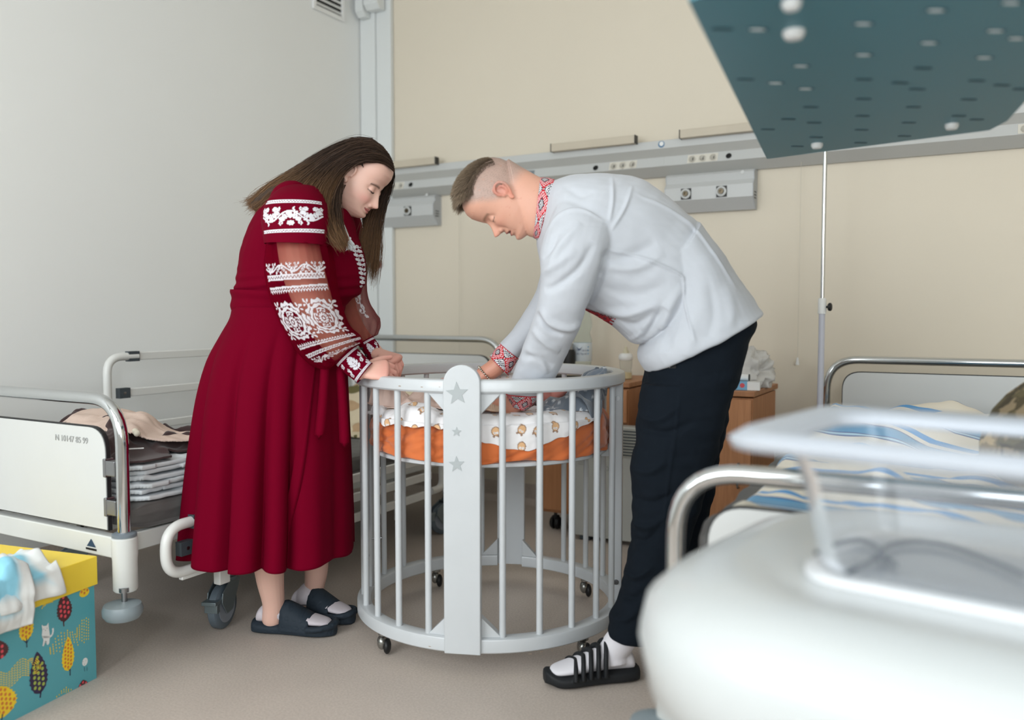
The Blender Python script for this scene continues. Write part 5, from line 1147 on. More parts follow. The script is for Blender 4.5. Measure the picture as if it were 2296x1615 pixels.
# ---------------------------------------------------------------- painted-thread rasters (embroidery), evaluated per vertex
class Canvas:
    def __init__(s, w, h, k=4): s.k = k; s.a = np.zeros((int(h * k), int(w * k))); s.Y, s.X = np.mgrid[0:s.a.shape[0], 0:s.a.shape[1]] / k
    def ell(s, x, y, rx, ry, an=0, v=1): c, q = math.cos(an), math.sin(an); dx, dy = s.X - x, s.Y - y; s.a[((dx * c + dy * q) / rx) ** 2 + ((-dx * q + dy * c) / ry) ** 2 < 1] = v
    def stroke(s, P, w, v=1, w2=None):
        P = crom(np.array([(a, b, 0) for a, b in P], float), 8); n = len(P)
        for i, p in enumerate(P): r = w + ((w2 if w2 is not None else w) - w) * i / n; s.a[(s.X - p[0]) ** 2 + (s.Y - p[1]) ** 2 < r * r] = v
    def scroll(s, x, y, r, fx=1, fy=1, w=1.6):
        s.stroke([(x + fx * r * (1 - t * .75) * math.cos(1.9 * PI * t - 1), y + fy * r * (1 - t * .75) * math.sin(1.9 * PI * t - 1)) for t in np.linspace(0, 1, 9)], w, 1, w * .9); s.ell(x + fx * r * .1, y, r * .22, r * .22)
        for t in (0, .15, .3): an = 1.9 * PI * t - 1; s.ell(x + fx * r * 1.18 * math.cos(an), y + fy * r * 1.18 * math.sin(an), r * .32, r * .16, fx * fy * an)
    def leaf(s, x, y, L, w, an): 
        c, q = math.cos(an), math.sin(an); s.ell(x + c * L / 2, y + q * L / 2, L / 2, w, an); 
        for t in (.3, .5, .7): s.ell(x + c * L * t - q * w, y + q * L * t + c * w, L * .14, w * .5, an + .7); s.ell(x + c * L * t + q * w, y + q * L * t - c * w, L * .14, w * .5, an - .7)
        s.stroke([(x + c * L * .1, y + q * L * .1), (x + c * L * .8, y + q * L * .8)], .35, 0)
    def vine(s, x0, x1, y0, y1, n, w=1.3):
        ym, A = (y0 + y1) / 2, (y1 - y0) / 2; s.stroke([(x0 + (x1 - x0) * t / 24, ym + A * .45 * math.sin(PI * n * t / 24)) for t in range(25)], w)
        for i in range(n):
            cx = x0 + (x1 - x0) * (i + .5) / n; up = 1 if i % 2 else -1; r = A * .42
            s.scroll(cx, ym - up * A * .30, r, 1 if i % 2 else -1, up, w); s.ell(cx, ym - up * A * .30, r * .35, r * .35)
            for k in range(5): an = -up * (PI / 2) + (k - 2) * .62; s.leaf(cx + r * .9 * math.cos(an), ym + up * A * .42 + r * .45 * math.sin(an), r * 1.25, r * .27, an + PI if 0 else an)
            for k in (-1, 1): s.leaf(cx + k * r * .5, ym + up * A * .45, r * 1.1, r * .3, up * 1.57 + k * .75); s.scroll(cx + k * (x1 - x0) / n * .42, ym + up * A * .62, r * .42, k, -up, w * .85)
    def chain(s, y, h, x0=0, x1=1e9, tilt=0):
        yy = s.Y - y - tilt * s.X; m = (np.abs(yy) < h) & (s.X > x0) & (s.X < x1); z = np.abs(((s.X / (h * 1.5)) % 1) - .5) * 2; hol = (np.abs(yy - (z - .5) * h * .9) < h * .17) & (np.abs(yy) < h * .66); s.a[m] = 1; s.a[m & hol] = 0
    def zig(s, y, h, x0=0, x1=1e9, tilt=0, sg=1):
        yy = (s.Y - y - tilt * s.X) * sg; z = np.abs(((s.X / (h * 1.15)) % 1) - .5) * 2; m = (yy > -h) & (yy < h * .2 + h * z) & (s.X > x0) & (s.X < x1); s.a[m] = 1; s.a[m & (np.abs(yy + h * .1 - h * .5 * (z - .5)) < h * .16)] = 0
    def medal(s, x, y, R_):
        dx, dy = s.X - x, s.Y - y; r = np.hypot(dx, dy) / R_; t = np.arctan2(dy, dx); lob = .84 + .07 * np.abs(np.cos(2 * t)) ** .6 + .045 * np.cos(16 * t)
        m = (r < lob) & (r > .56 + .03 * np.cos(8 * t)) & (np.abs(r - .72 - .02 * np.cos(16 * t)) > .018); m |= (r < .40 + .035 * np.cos(12 * t)) & (r > .12); m |= (r < .07); m |= (np.abs(r - .47) < .035) & (np.abs(np.cos(2 * t)) > .5)
        s.a[m] = 1; s.a[(r < .32) & (r > .27)] = 0; s.a[(r < .40) & (np.sin(t * 12) > .75) & (r > .2)] = 0
        for k in range(8): an = PI / 4 * k + .2; s.ell(x + R_ * .80 * math.cos(an), y + R_ * .72 * math.sin(an), R_ * .07, R_ * .07, 0, 0); 
        for k in range(4):
            an = PI / 4 + PI / 2 * k; c, q = math.cos(an), math.sin(an); s.stroke([(x + R_ * .6 * c, y + R_ * .6 * q), (x + R_ * 1.05 * c, y + R_ * 1.05 * q)], R_ * .035); s.ell(x + R_ * 1.12 * c, y + R_ * 1.12 * q, R_ * .10, R_ * .06, an + .5); s.ell(x + R_ * 1.0 * c - R_ * .15 * q, y + R_ * 1.0 * q + R_ * .15 * c, R_ * .09, R_ * .05, an + 1.2); s.ell(x + R_ * 1.0 * c + R_ * .15 * q, y + R_ * 1.0 * q - R_ * .15 * c, R_ * .09, R_ * .05, an - 1.2)
    def at(s, x, y):
        i = np.clip((np.asarray(y) * s.k).astype(int), 0, s.a.shape[0] - 1); j = np.clip((np.asarray(x) * s.k).astype(int), 0, s.a.shape[1] - 1); return s.a[i, j]
def stitch(u, v):      # red, black and white cross-stitch, integer cells
    x = np.mod(u, 26) - 13; y = np.mod(v, 22) - 11; ax, ay = np.abs(x), np.abs(y); d = ax + ay
    red, blk, wh = lin((196, 30, 44)), lin((26, 30, 48)), lin((230, 228, 230)); c = np.tile(wh, (len(u), 1))
    rest = d >= 13; c[rest & (np.mod(ax + ay, 3) == 0)] = blk; c[rest & (np.mod(ax * 2 + ay, 5) == 1)] = blk
    band = (d < 13) & (d >= 6); c[band] = red; c[band & (np.mod(ax - ay, 3) == 0) & (d < 12)] = wh; c[(d == 13)] = red
    c[(d < 6)] = blk; c[(d < 4) & (np.mod(ax + ay, 2) == 1)] = wh; c[d == 0] = blk; return c
# ================================================================ woman
WF = (-.72, 2.66)
BURG = (104, 0, 28)
burg_m = mat('burgundy_crepe', BURG, .85, bump=.10, bscale=800, spec=.05)
burg_a = mat('burgundy_embroidered', BURG, .8, attr='Col', spec=.06)
H = Head(S(812, 492, 2.68), (.843, -.16, -.537), (.537, -.02, .843), .975, zmap=([-.05, 0, .031, .056, .097, .1155, .175, .3], [-.05, 0, .0415, .072, .117, .137, .178, .303]))
H.smile = .0045; mb = MB(); H.build(mb)
# neck, torso, arms, legs
limb(mb, [(765, 410, 2.70, .056), (748, 438, 2.70, .056), (735, 465, 2.70, .062)])
mb.loft(sil_rings([(690, 420, 775, 470, 2.70, .10), (610, 450, 780, 505, 2.70, .165), (580, 520, 790, 540, 2.70, .16), (565, 590, 780, 600, 2.70, .15), (560, 650, 755, 650, 2.70, .14), (545, 720, 770, 720, 2.70, .155), (530, 800, 775, 800, 2.70, .17)]))
limb(mb, [(655, 455, 2.545, .058), (664, 520, 2.51, .060), (678, 600, 2.49, .062), (700, 670, 2.49, .057), (722, 722, 2.50, .047), (748, 762, 2.51, .042), (780, 805, 2.52, .033), (806, 832, 2.53, .027)])
limb(mb, [(760, 490, 2.86, .055), (775, 590, 2.89, .052), (768, 680, 2.87, .047), (790, 728, 2.83, .036), (816, 757, 2.785, .024), (848, 794, 2.74, .022)])
# hands resting on the crib rail
w1 = S(812, 832, 2.53); k1 = S(866, 829, 2.535)
hand(mb, w1, k1 - w1, (0.18, -.72, .68), -1, curl=((.75, .55, .4), (.85, .6, .45), (.95, .6, .45), (1.05, .6, .5)), s=.94, tcurl=.35, palm=.078)
w2 = S(852, 795, 2.72); k2 = S(887, 806, 2.70)
hand(mb, w2, k2 - w2, (.25, -.35, .90), 1, curl=((1.15, .55, .35), (1.1, .6, .35), (1.05, .65, .4), (1.0, .7, .4)), s=.95, tcurl=.5, palm=.066)
limb(mb, [(600, 1000, 2.62, .085), (600, 1150, 2.63, .060), (602, 1240, 2.66, .052), (606, 1300, 2.69, .044), (613, 1350, 2.71, .036), (612, 1385, 2.72, .036)])
limb(mb, [(700, 1000, 2.78, .085), (706, 1150, 2.83, .058), (708, 1230, 2.86, .046), (709, 1280, 2.87, .040), (704, 1320, 2.88, .034), (700, 1350, 2.885, .035)])
hl1, to1 = np.array([-.845, 2.735, 0]), np.array([-.592, 2.695, 0]); hl2, to2 = np.array([-.765, 2.90, 0]), np.array([-.552, 2.795, 0])
foot_blob(mb, hl1 + [.014, 0, 0], to1 - [.016, 0, 0], .030, .038, .038); foot_blob(mb, hl2 + [.014, 0, 0], to2 - [.016, 0, 0], .030, .038, .038)
me = remesh(mb, .0024, 4, .5); V = mverts(me); q = H.loc(V); x, y, z = q.T; ax = np.abs(x)
near = (z > -.03) & (z < .24) & (ax < .12) & (np.abs(y) < .13); face = near * smoothstep(.0, .03, y); z = H.zt(z)
col = np.tile(lin((226, 184, 168)), (len(V), 1))
gk = lambda cx, cy, wx, wy: np.exp(-((ax - cx) / wx) ** 2 - ((z - cy) / wy) ** 2) * face
col = blend(col, (222, 150, 140), .55 * gk(.042, .078, .018, .016)); col = blend(col, (216, 160, 144), .5 * gk(0, .07, .014, .010))
z = z - .0055 * (ax / .02) ** 2 * (z < .06); lip = ((np.abs(z - .0415) < .0105 * np.clip(1 - (ax / .024) ** 2, 0, 1)) & (face > .5)).astype(float); col = blend(col, (192, 112, 108), lip * .9)
col = blend(col, (120, 56, 56), ((np.abs(z - .0415) < .0015) & (ax < .023) & (face > .5)).astype(float) * .8)
brow = np.exp(-((z - (.1365 - ((ax - .026) / .03) ** 2 * .006)) / .0032) ** 2) * ((ax > .010) & (ax < .050)) * face; col = blend(col, (74, 52, 44), np.clip(brow, 0, 1) * .9)
lid = np.exp(-((z - (.1085 + ((ax - .031) / .015) ** 2 * .004)) / .0019) ** 2) * ((ax > .016) & (ax < .047)) * face; col = blend(col, (40, 28, 26), np.clip(lid, 0, 1))
col = blend(col, (202, 150, 136), .5 * gk(.031, .120, .014, .006))
hands_ = (V[:, 2] < .98) & (V[:, 2] > .80) & (V[:, 0] > -.47); col[hands_] = lin((226, 176, 160)); kn = hands_ * smoothstep(-.42, -.37, V[:, 0]); col = blend(col, (220, 160, 146), kn)
woman = mesh_obj('person', me, skin_mat('fair_skin', (226, 178, 158)), WF, None, col)
tag(woman, 'woman with long brown hair in burgundy embroidered dress leaning over the crib', 'person')
# eyelashes
mb = MB()
for sg in (-1, 1): mb.tube([H.w(sg * (.017 + .03 * t), .0775 - .004 * abs(t - .45) + .002, H.zi(.1085 + .004 * (2 * t - 1) ** 2)) for t in np.linspace(0, 1, 9)], [.0004 + .0012 * math.sin(PI * t) for t in np.linspace(.05, .95, 9)], 6)
obj('eyelashes', mb, mat('dark_lashes', (30, 22, 22), .6), woman)
# ---- dress: bodice + skirt in one body of cloth
mb = MB()
mb.loft(sil_rings([(672, 424, 786, 478, 2.70, .125), (622, 438, 792, 500, 2.70, .175), (590, 470, 800, 530, 2.70, .188), (566, 515, 812, 560, 2.70, .185), (546, 565, 819, 600, 2.70, .178), (534, 615, 812, 650, 2.70, .165), (528, 655, 780, 680, 2.70, .150), (528, 690, 762, 700, 2.70, .146), (520, 720, 766, 722, 2.70, .15)], ex=2.15))
limb(mb, [(655, 455, 2.56, .070), (658, 490, 2.54, .072)]); limb(mb, [(755, 478, 2.85, .060), (765, 520, 2.87, .060)])
me = remesh(mb, .0042, 5, .6); V = mverts(me); N_ = mnorm(me)
pxs = CX + FPX * V[:, 0] / V[:, 1]; pys = 703 + FPX * (HC - V[:, 2]) / V[:, 1]     # where the cloth sits, for seams and folds
dis = noise(V * [1, 1, .8], 3.0, 4) * .0035 + noise(V * [1, 1, 2.2], 5, 14) * .002
wz = np.exp(-((pys - 650) / 35) ** 2); dis += wz * np.sin(pys * .28 + pxs * .03) * .0028
V2 = V + N_ * dis[:, None]
col = np.tile(lin(BURG), (len(V), 1))
bodice = mesh_obj('dress_bodice', me, burg_m, WF, woman, None, V2)
# bodice front embroidery strip
cv = Canvas(40, 150, 3)
cv.stroke([(20, 4), (22, 50), (18, 100), (20, 148)], 1.2)
for k in range(11): q_ = 13 * k + 6; cv.leaf(20, q_ + 8, 13, 2.6, -.6); cv.leaf(20, q_ + 8, 13, 2.6, PI + .6); cv.scroll(28 - 16 * (k % 2), q_ + 2, 4.2, 1 if k % 2 else -1, 1, 1.2)
rows = []
def on_cloth(P0, sg=-1, eps=.0018):      # snap onto the bodice surface toward the camera side
    hit, loc, n_, _ = bodice.ray_cast(Vector(P0 - np.array([WF[0], WF[1], 0]) + np.array([0, -.6, 0])), Vector((0, 1, 0)))
    return (np.array(loc) + np.array([WF[0], WF[1], 0]) + np.array(n_) * eps) if hit else None
def decal(name, P0, P1, wd, canv, uw, vh, parent, mats, nu=48, nv=210, bend=0.):
    """strip of embroidery from pixel P0 to pixel P1 lying on the cloth"""
    pts, ok = [], []
    for i in range(nv):
        t = i / (nv - 1); c = np.array(P0) * (1 - t) + np.array(P1) * t; d = nrm(np.append(np.array(P1) - np.array(P0), 0))[:2]; n_ = np.array([-d[1], d[0]]); c = c + n_ * bend * math.sin(PI * t)
        for j in range(nu):
            w_ = (j / (nu - 1) - .5) * wd; p = on_cloth(S(c[0] + n_[0] * w_, c[1] + n_[1] * w_, 2.55)); pts.append(p if p is not None else np.zeros(3)); ok.append(p is not None)
    pts = np.array(pts); ok = np.array(ok).reshape(nv, nu); u = np.tile(np.linspace(0, uw, nu), nv); v = np.repeat(np.linspace(0, vh, nv), nu); on_ = canv.at(u, v).reshape(nv, nu) > .5
    mb = MB(); F = []
    for i in range(nv - 1):
        for j in range(nu - 1):
            if ok[i:i + 2, j:j + 2].all() and on_[i, j] :
                a = i * nu + j; q4 = pts[[a, a + 1, a + nu + 1, a + nu]]
                if np.ptp(q4[:, 1]) < .03: F.append((a, a + 1, a + nu + 1, a + nu))
    mb.add(pts, F); o = obj(name, mb, mats, parent, auto=180); return o
thread = mat('white_thread', (214, 214, 222), .8, sheen=.2)
decal('front_embroidery', (780, 540), (797, 658), 26, cv, 40, 150, woman, thread, bend=-9)
# skirt
def skirt():
    rows = []
    nv, nu = 120, 360; P = np.zeros((nv, nu, 3))
    top = [(528, 690), (764, 698)]
    L = [(690, 527, 764, .148), (720, 520, 768, .155), (760, 500, 772, .17), (820, 474, 775, .185), (900, 456, 778, .20), (1000, 445, 782, .215), (1100, 437, 785, .225), (1200, 431, 788, .235), (1285, 426, 789, .245)]
    A = crom(np.array([(y_, a, b, h) for y_, a, b, h in L]), 16); tt = np.linspace(0, len(A) - 1, nv)
    for i, t in enumerate(tt):
        k = min(int(t), len(A) - 2); y_, a, b, h = A[k] + (A[k + 1] - A[k]) * (t - k); v = i / (nv - 1)
        a3, b3 = S(a, y_, 2.68), S(b, y_, 2.68); c = (a3 + b3) / 2; rx = (b3[0] - a3[0]) / 2
        for j in range(nu):
            th = 2 * PI * j / nu      # th=0: right, 3pi/2: towards camera
            cc, ss = math.cos(th), math.sin(th); g = smoothstep(.08, 1, v)
            rx_, h_ = rx, h
            f = 0
            for cen, wd, am in ((3.50, .14, 1.1), (3.78, .09, -1.6), (4.08, .14, .8), (4.40, .07, -2.2), (4.66, .14, 1.0), (4.86, .06, -2.0), (5.02, .10, .9), (5.20, .06, -2.2), (5.45, .16, .9), (5.85, .12, -.6), (.3, .2, .5), (.8, .16, -.8), (1.3, .2, .8), (1.9, .15, -.8), (2.4, .2, .8), (2.9, .15, -.8)):
                dth = (th - cen + PI) % (2 * PI) - PI; f += am * math.exp(-(dth / wd) ** 2)
            r_ = 1 + .085 * f * g
            z = c[2]; P[i, j] = [c[0] + cc * rx_ * min(r_, 1.0 if abs(cc) > .93 else 2), 2.68 + ss * h_ * r_, z]
    # hem line
    z = P[..., 2]; v = np.linspace(0, 1, nv)[:, None]
    zh = .285; P[..., 2] = P[0, 0, 2] + (zh + .004 * np.sin(np.arange(nu) * .12)[None] - P[0, 0, 2]) * ((P[0, 0, 2] - z) / (P[0, 0, 2] - P[-1, 0, 2]))
    # wrap-over panel edge: a small step running down the front
    n_ = noise(P * [1, 1, .5], 3, 6) * .003; P[..., 1] -= n_
    return P
P = skirt(); mb = MB(); mb.grid(P, wrap=True); sk = obj('dress_skirt', mb, burg_m, woman, auto=180, solid=.003)
# wrap panel edge, from the waist down to the hem on the near right
mb = MB(); nv, nu = P.shape[:2]; edge = []
for i in range(6, nv):
    v = i / (nv - 1); th = 5.55 - .42 * v ** 1.6; j = th / (2 * PI) * nu; j0 = int(j); p = P[i, j0 % nu] * (1 - j + j0) + P[i, (j0 + 1) % nu] * (j - j0); edge.append(p)
edge = np.array(edge); c0_ = np.array([P[:, :, 0].mean(), 2.68, 0]); rad = edge - c0_; rad[:, 2] = 0; rad /= np.linalg.norm(rad, axis=1)[:, None]
G_ = np.stack([edge + rad * .001 + np.array([-.03, 0, 0]), edge + rad * .007 + np.array([-.012, 0, 0]), edge + rad * .008, edge + rad * .001], 1)
mb.grid(G_); obj('wrap_edge', mb, burg_m, sk, auto=180)
# sash belt with hanging ties
rows = [(527, 650, 790, 662, 2.70, .160), (528, 668, 775, 678, 2.70, .156), (528, 690, 766, 694, 2.70, .153), (529, 708, 764, 712, 2.70, .154)]
Rg = np.array(sil_rings(rows, 120, 2.15, 10)); Vv = np.arange(len(Rg))[:, None]; Uu = np.arange(120)[None]
rad = Rg - Rg.mean(1, keepdims=True); rad /= np.linalg.norm(rad, axis=2, keepdims=True) + 1e-9
Rg = Rg + rad * (.0055 + .0020 * np.sin(Vv * .42 + .9 * np.sin(Uu * .05 + 1)))[..., None]; mb = MB(); mb.grid(Rg, wrap=True); belt = obj('sash_belt', mb, burg_m, woman, auto=180, solid=.003)
for pts in ([(735, 705, 2.535), (730, 800, 2.505), (724, 900, 2.49), (716, 985, 2.485)], [(752, 705, 2.55), (760, 800, 2.53), (768, 900, 2.52), (773, 1005, 2.515)]):
    q = crom(np.array([S(*p) for p in pts]), 8); mb = MB(); wv = np.linspace(.010, .014, len(q)); G_ = np.stack([q - np.array([1, 0, 0]) * wv[:, None], q + np.array([0, -.006, 0]), q + np.array([1, 0, 0]) * wv[:, None]], 1)
    G_[-1, 0] += [0.008, 0, .012]; G_[-1, 2] -= [0.008, 0, -.012]; mb.grid(G_); obj('sash_tie', mb, burg_m, belt, auto=180, solid=.003)
# ---- cap sleeves with embroidery
def sleeve_grid(rows, n, ex, sub): return np.array(sil_rings(rows, n, ex, sub))
cvc = Canvas(150, 110, 4); cvc.vine(18, 142, 34, 86, 3, 1.7); cvc.chain(26, 4.2, 14, 144, 0); cvc.chain(94, 4.2, 14, 144, 0)
rows = [(664, 417, 696, 417, 2.60, .02), (640, 421, 712, 421, 2.565, .06), (618, 436, 724, 436, 2.54, .083), (602, 456, 732, 456, 2.52, .094), (590, 485, 737, 480, 2.51, .10), (592, 520, 740, 515, 2.50, .098), (596, 548, 736, 552, 2.495, .094)]
Gs = sleeve_grid(rows, 400, 2.2, 36); nv, nu = Gs.shape[:2]
th = 2 * PI * np.arange(nu) / nu; s_ = (np.cos(th)); u = np.where(np.sin(th) < 0, (1 - s_) / 2 * 150, (1 + s_) / 2 * 150 + 0)   # visible half: A (left) -> B (right)
u = np.tile(u, (nv, 1)); hy = (703 + FPX * (HC - Gs[:, :, 2].mean(1)) / Gs[:, :, 1].mean(1)); v = np.tile(np.clip(26 + (hy - 463) / 63 * 68, 0, 109)[:, None], (1, nu)); on_ = cvc.at(u, v)[..., None]
col = lin(BURG) * (1 - on_) + lin((222, 222, 228)) * on_
mb = MB(); mb.grid(Gs, wrap=True); cap_ = obj('cap_sleeve', mb, burg_a, woman, auto=180, col=col.reshape(-1, 3), solid=.0025)
rows2 = [(745, 455, 800, 470, 2.86, .07), (748, 500, 812, 510, 2.87, .08), (752, 550, 815, 555, 2.88, .075)]
mb = MB(); mb.grid(sleeve_grid(rows2, 60, 2.2, 8), wrap=True); obj('cap_sleeve', mb, burg_m, woman, auto=180, solid=.0025)
# ---- sheer sleeves: attribute alpha carries thread (opaque) and organza (sheer)
def organza():
    m = bpy.data.materials.new('burgundy_organza'); m.use_nodes = True; nt = m.node_tree; nt.nodes.clear(); out = nd(nt, 'ShaderNodeOutputMaterial')
    at = nd(nt, 'ShaderNodeAttribute', attribute_name='Col'); tr = nd(nt, 'ShaderNodeBsdfTransparent'); tr.inputs[0].default_value = (1.0, .82, .75, 1)
    df = nd(nt, 'ShaderNodeBsdfDiffuse'); tl = nd(nt, 'ShaderNodeBsdfTranslucent'); nt.links.new(at.outputs['Color'], df.inputs[0]); nt.links.new(at.outputs['Color'], tl.inputs[0]); mt = nd(nt, 'ShaderNodeMixShader'); mt.inputs[0].default_value = .3
    nt.links.new(df.outputs[0], mt.inputs[1]); nt.links.new(tl.outputs[0], mt.inputs[2])
    lw = nd(nt, 'ShaderNodeLayerWeight'); lw.inputs[0].default_value = .35; mu = nd(nt, 'ShaderNodeMath', operation='MULTIPLY_ADD'); nt.links.new(lw.outputs['Facing'], mu.inputs[0]); mu.inputs[1].default_value = .38
    nt.links.new(at.outputs['Alpha'], mu.inputs[2]); mu.use_clamp = True
    mx = nd(nt, 'ShaderNodeMixShader'); nt.links.new(mu.outputs[0], mx.inputs[0]); nt.links.new(tr.outputs[0], mx.inputs[1]); nt.links.new(mt.outputs[0], mx.inputs[2]); nt.links.new(mx.outputs[0], out.inputs[0]); return m
org_m = organza()
cvs = Canvas(150, 300, 4)
cvs.vine(18, 138, 62, 84, 5, 1.4)
cvs.chain(88, 4.2, 18, 136, -.03); cvs.zig(108, 5, 18, 138, -.06)
cvs.medal(48, 157, 36); cvs.medal(114, 150, 36); cvs.zig(205, 5, 20, 146, -.08, -1); cvs.chain(226, 4.2, 22, 150, -.10)
cvs.vine(26, 146, 228, 250, 5, 1.4)
rows = [(600, 540, 732, 540, 2.50, .082), (596, 560, 740, 558, 2.49, .092), (595, 600, 748, 592, 2.485, .100), (602, 645, 756, 645, 2.48, .100), (616, 690, 767, 692, 2.48, .098), (636, 735, 782, 730, 2.485, .095), (660, 778, 806, 752, 2.49, .085), (690, 812, 812, 768, 2.50, .070), (728, 830, 806, 770, 2.505, .050), (752, 818, 796, 776, 2.515, .034)]
Gs = sleeve_grid(rows, 420, 2.15, 32); nv, nu = Gs.shape[:2]; th = 2 * PI * np.arange(nu) / nu; vv = np.arange(nv) / (nv - 1)
wrk = noise(Gs * [1, 1, .8], 7, 3) * .004 + noise(Gs * [1, 1, 2.5], 8, 6) * .004 * smoothstep(.6, .85, vv)[:, None]; w_ = wrk + np.sin(th * 9 + 1.3)[None] * .0035 + np.sin(th * 15 + vv[:, None] * 3)[..., :] * .0025; env = np.clip(np.abs(vv - .5) * 2.6 - .55, .12, 1)[:, None]; cen = Gs.mean(1, keepdims=True); rad = Gs - cen; rad /= np.linalg.norm(rad, axis=2, keepdims=True); Gs = Gs + rad * (w_ * env * 1.6)[..., None]
u = np.where(np.sin(th) < 0, (1 - np.cos(th)) / 2 * 150, -10); u = np.tile(u, (nv, 1)); v = np.tile((vv * 300 * 1.0)[:, None], (1, nu)); on_ = (cvs.at(np.maximum(u, 0), v) * (u > 3))[..., None]
pleat = (np.sin(th * 9 + 1.3)[None] * .5 + .5) ** 4 * env * .22
colr = lin((116, 8, 34)) * (1 - on_) + lin((226, 226, 232)) * on_; al = np.clip(.40 + pleat[..., None] + .62 * on_ + .25 * smoothstep(.72, .9, vv)[:, None, None], 0, .97)
mb = MB(); mb.grid(Gs, wrap=True); obj('sheer_sleeve', mb, org_m, woman, auto=180, col=np.concatenate([colr, al], -1).reshape(-1, 4))
rows = [(752, 548, 815, 552, 2.87, .07), (752, 600, 822, 605, 2.88, .08), (755, 650, 822, 655, 2.87, .08), (760, 690, 838, 700, 2.84, .08), (775, 730, 850, 722, 2.82, .075), (790, 760, 846, 748, 2.80, .055), (811, 770, 834, 757, 2.775, .033)]
Gs = sleeve_grid(rows, 160, 2.15, 14); nv, nu = Gs.shape[:2]; th = 2 * PI * np.arange(nu) / nu; vv = np.arange(nv) / (nv - 1); cen = Gs.mean(1, keepdims=True); rad = Gs - cen; rad /= np.linalg.norm(rad, axis=2, keepdims=True)
Gs = Gs + rad * (np.sin(th * 9)[None] * .004 * (vv[:, None] * 1.2) + noise(Gs, 9, 5) * .010 * vv[:, None])[..., None]; al = np.full((nv, nu, 1), .48); mb = MB(); mb.grid(Gs, wrap=True)
cv2 = Canvas(150, 300, 3); 
for k in range(3): cv2.scroll(110, 90 + 30 * k, 12, 1, 1, 2.4); cv2.leaf(118, 100 + 30 * k, 18, 5, 1.2)
u = np.where(np.sin(th) < 0, (1 - np.cos(th)) / 2 * 150, -10); on_ = (cv2.at(np.maximum(np.tile(u, (nv, 1)), 0), np.tile((vv * 300)[:, None], (1, nu))))[..., None]
obj('sheer_sleeve', mb, org_m, woman, auto=180, col=np.concatenate([lin((116, 8, 34)) * (1 - on_) + lin((222, 222, 228)) * on_, np.clip(al + .5 * on_, 0, .95)], -1).reshape(-1, 4))
# ---- cuffs
def cuff(rows, seed, buttons=None):
    cvf = Canvas(110, 100, 4); cvf.chain(9, 4.2); cvf.chain(88, 4.2)
    cvf.stroke([(62, 80), (61, 50), (62, 24)], 1.6)
    for k_, (yy, L_) in enumerate(((70, 22), (60, 26), (50, 24), (40, 20), (32, 15))): cvf.leaf(62, yy, L_, 2.9, -.55 - .12 * k_); cvf.leaf(62, yy, L_, 2.9, PI + .55 + .12 * k_)
    cvf.leaf(62, 30, 15, 3, -1.57)
    for x_, y_, f_ in ((20, 30, -1), (24, 52, 1), (20, 72, -1), (100, 34, 1), (96, 58, -1), (102, 76, 1)): cvf.scroll(x_, y_, 7, f_, 1, 1.5); cvf.leaf(x_, y_, 13, 2.4, 1.2 * f_)
    Gs = sleeve_grid(rows, 200, 2.1, 30); nv, nu = Gs.shape[:2]; th = 2 * PI * np.arange(nu) / nu; vv = np.arange(nv) / (nv - 1); u = np.where(np.sin(th) < 0, (1 - np.cos(th)) / 2 * 110, (1 + np.cos(th)) / 2 * 110); on_ = cvf.at(np.tile(u, (nv, 1)), np.tile((vv * 96)[:, None], (1, nu)))
    if buttons: on_ = on_ * (np.tile(u, (nv, 1)) > 45)
    on_ = on_[..., None]; col = lin(BURG) * (1 - on_) + lin((222, 222, 230)) * on_; mb = MB(); mb.grid(Gs, wrap=True); return obj('embroidered_cuff', mb, burg_a, woman, auto=180, col=col.reshape(-1, 3), solid=.002)
cuff([(753, 817, 796, 776, 2.515, .036), (775, 838, 815, 796, 2.525, .034), (802, 859, 835, 815, 2.53, .031)], 1)
c2_ = cuff([(803, 773, 836, 754, 2.775, .034), (818, 795, 850, 774, 2.75, .033), (833, 818, 864, 793, 2.738, .031)], 2, True)
for px, py in ((810, 782), (820, 797), (829, 811)): mb = MB(); mb.ball(S(px + 1, py, 2.722), .0048, 12); obj('button', mb, BLACK, c2_)
# tassel at the neck
tas = mat('white_tassel', (220, 226, 230), .8)
mb = MB(); rg = np.random.RandomState(4); p0 = S(784, 535, 2.58)
mb.tube([S(772, 505, 2.585), S(778, 522, 2.58), p0], .0016, 6); mb.ball(p0, .005, 10)
for k in range(26):
    e = p0 + np.array([rg.uniform(-.012, .020), rg.uniform(-.010, .008), -.034 + rg.uniform(-.004, .004)]); mb.tube([p0, (p0 + e) / 2 + np.array([rg.uniform(-.004, .006), 0, 0]), e], .0011, 4)
o = obj('tassel', mb, tas, woman)
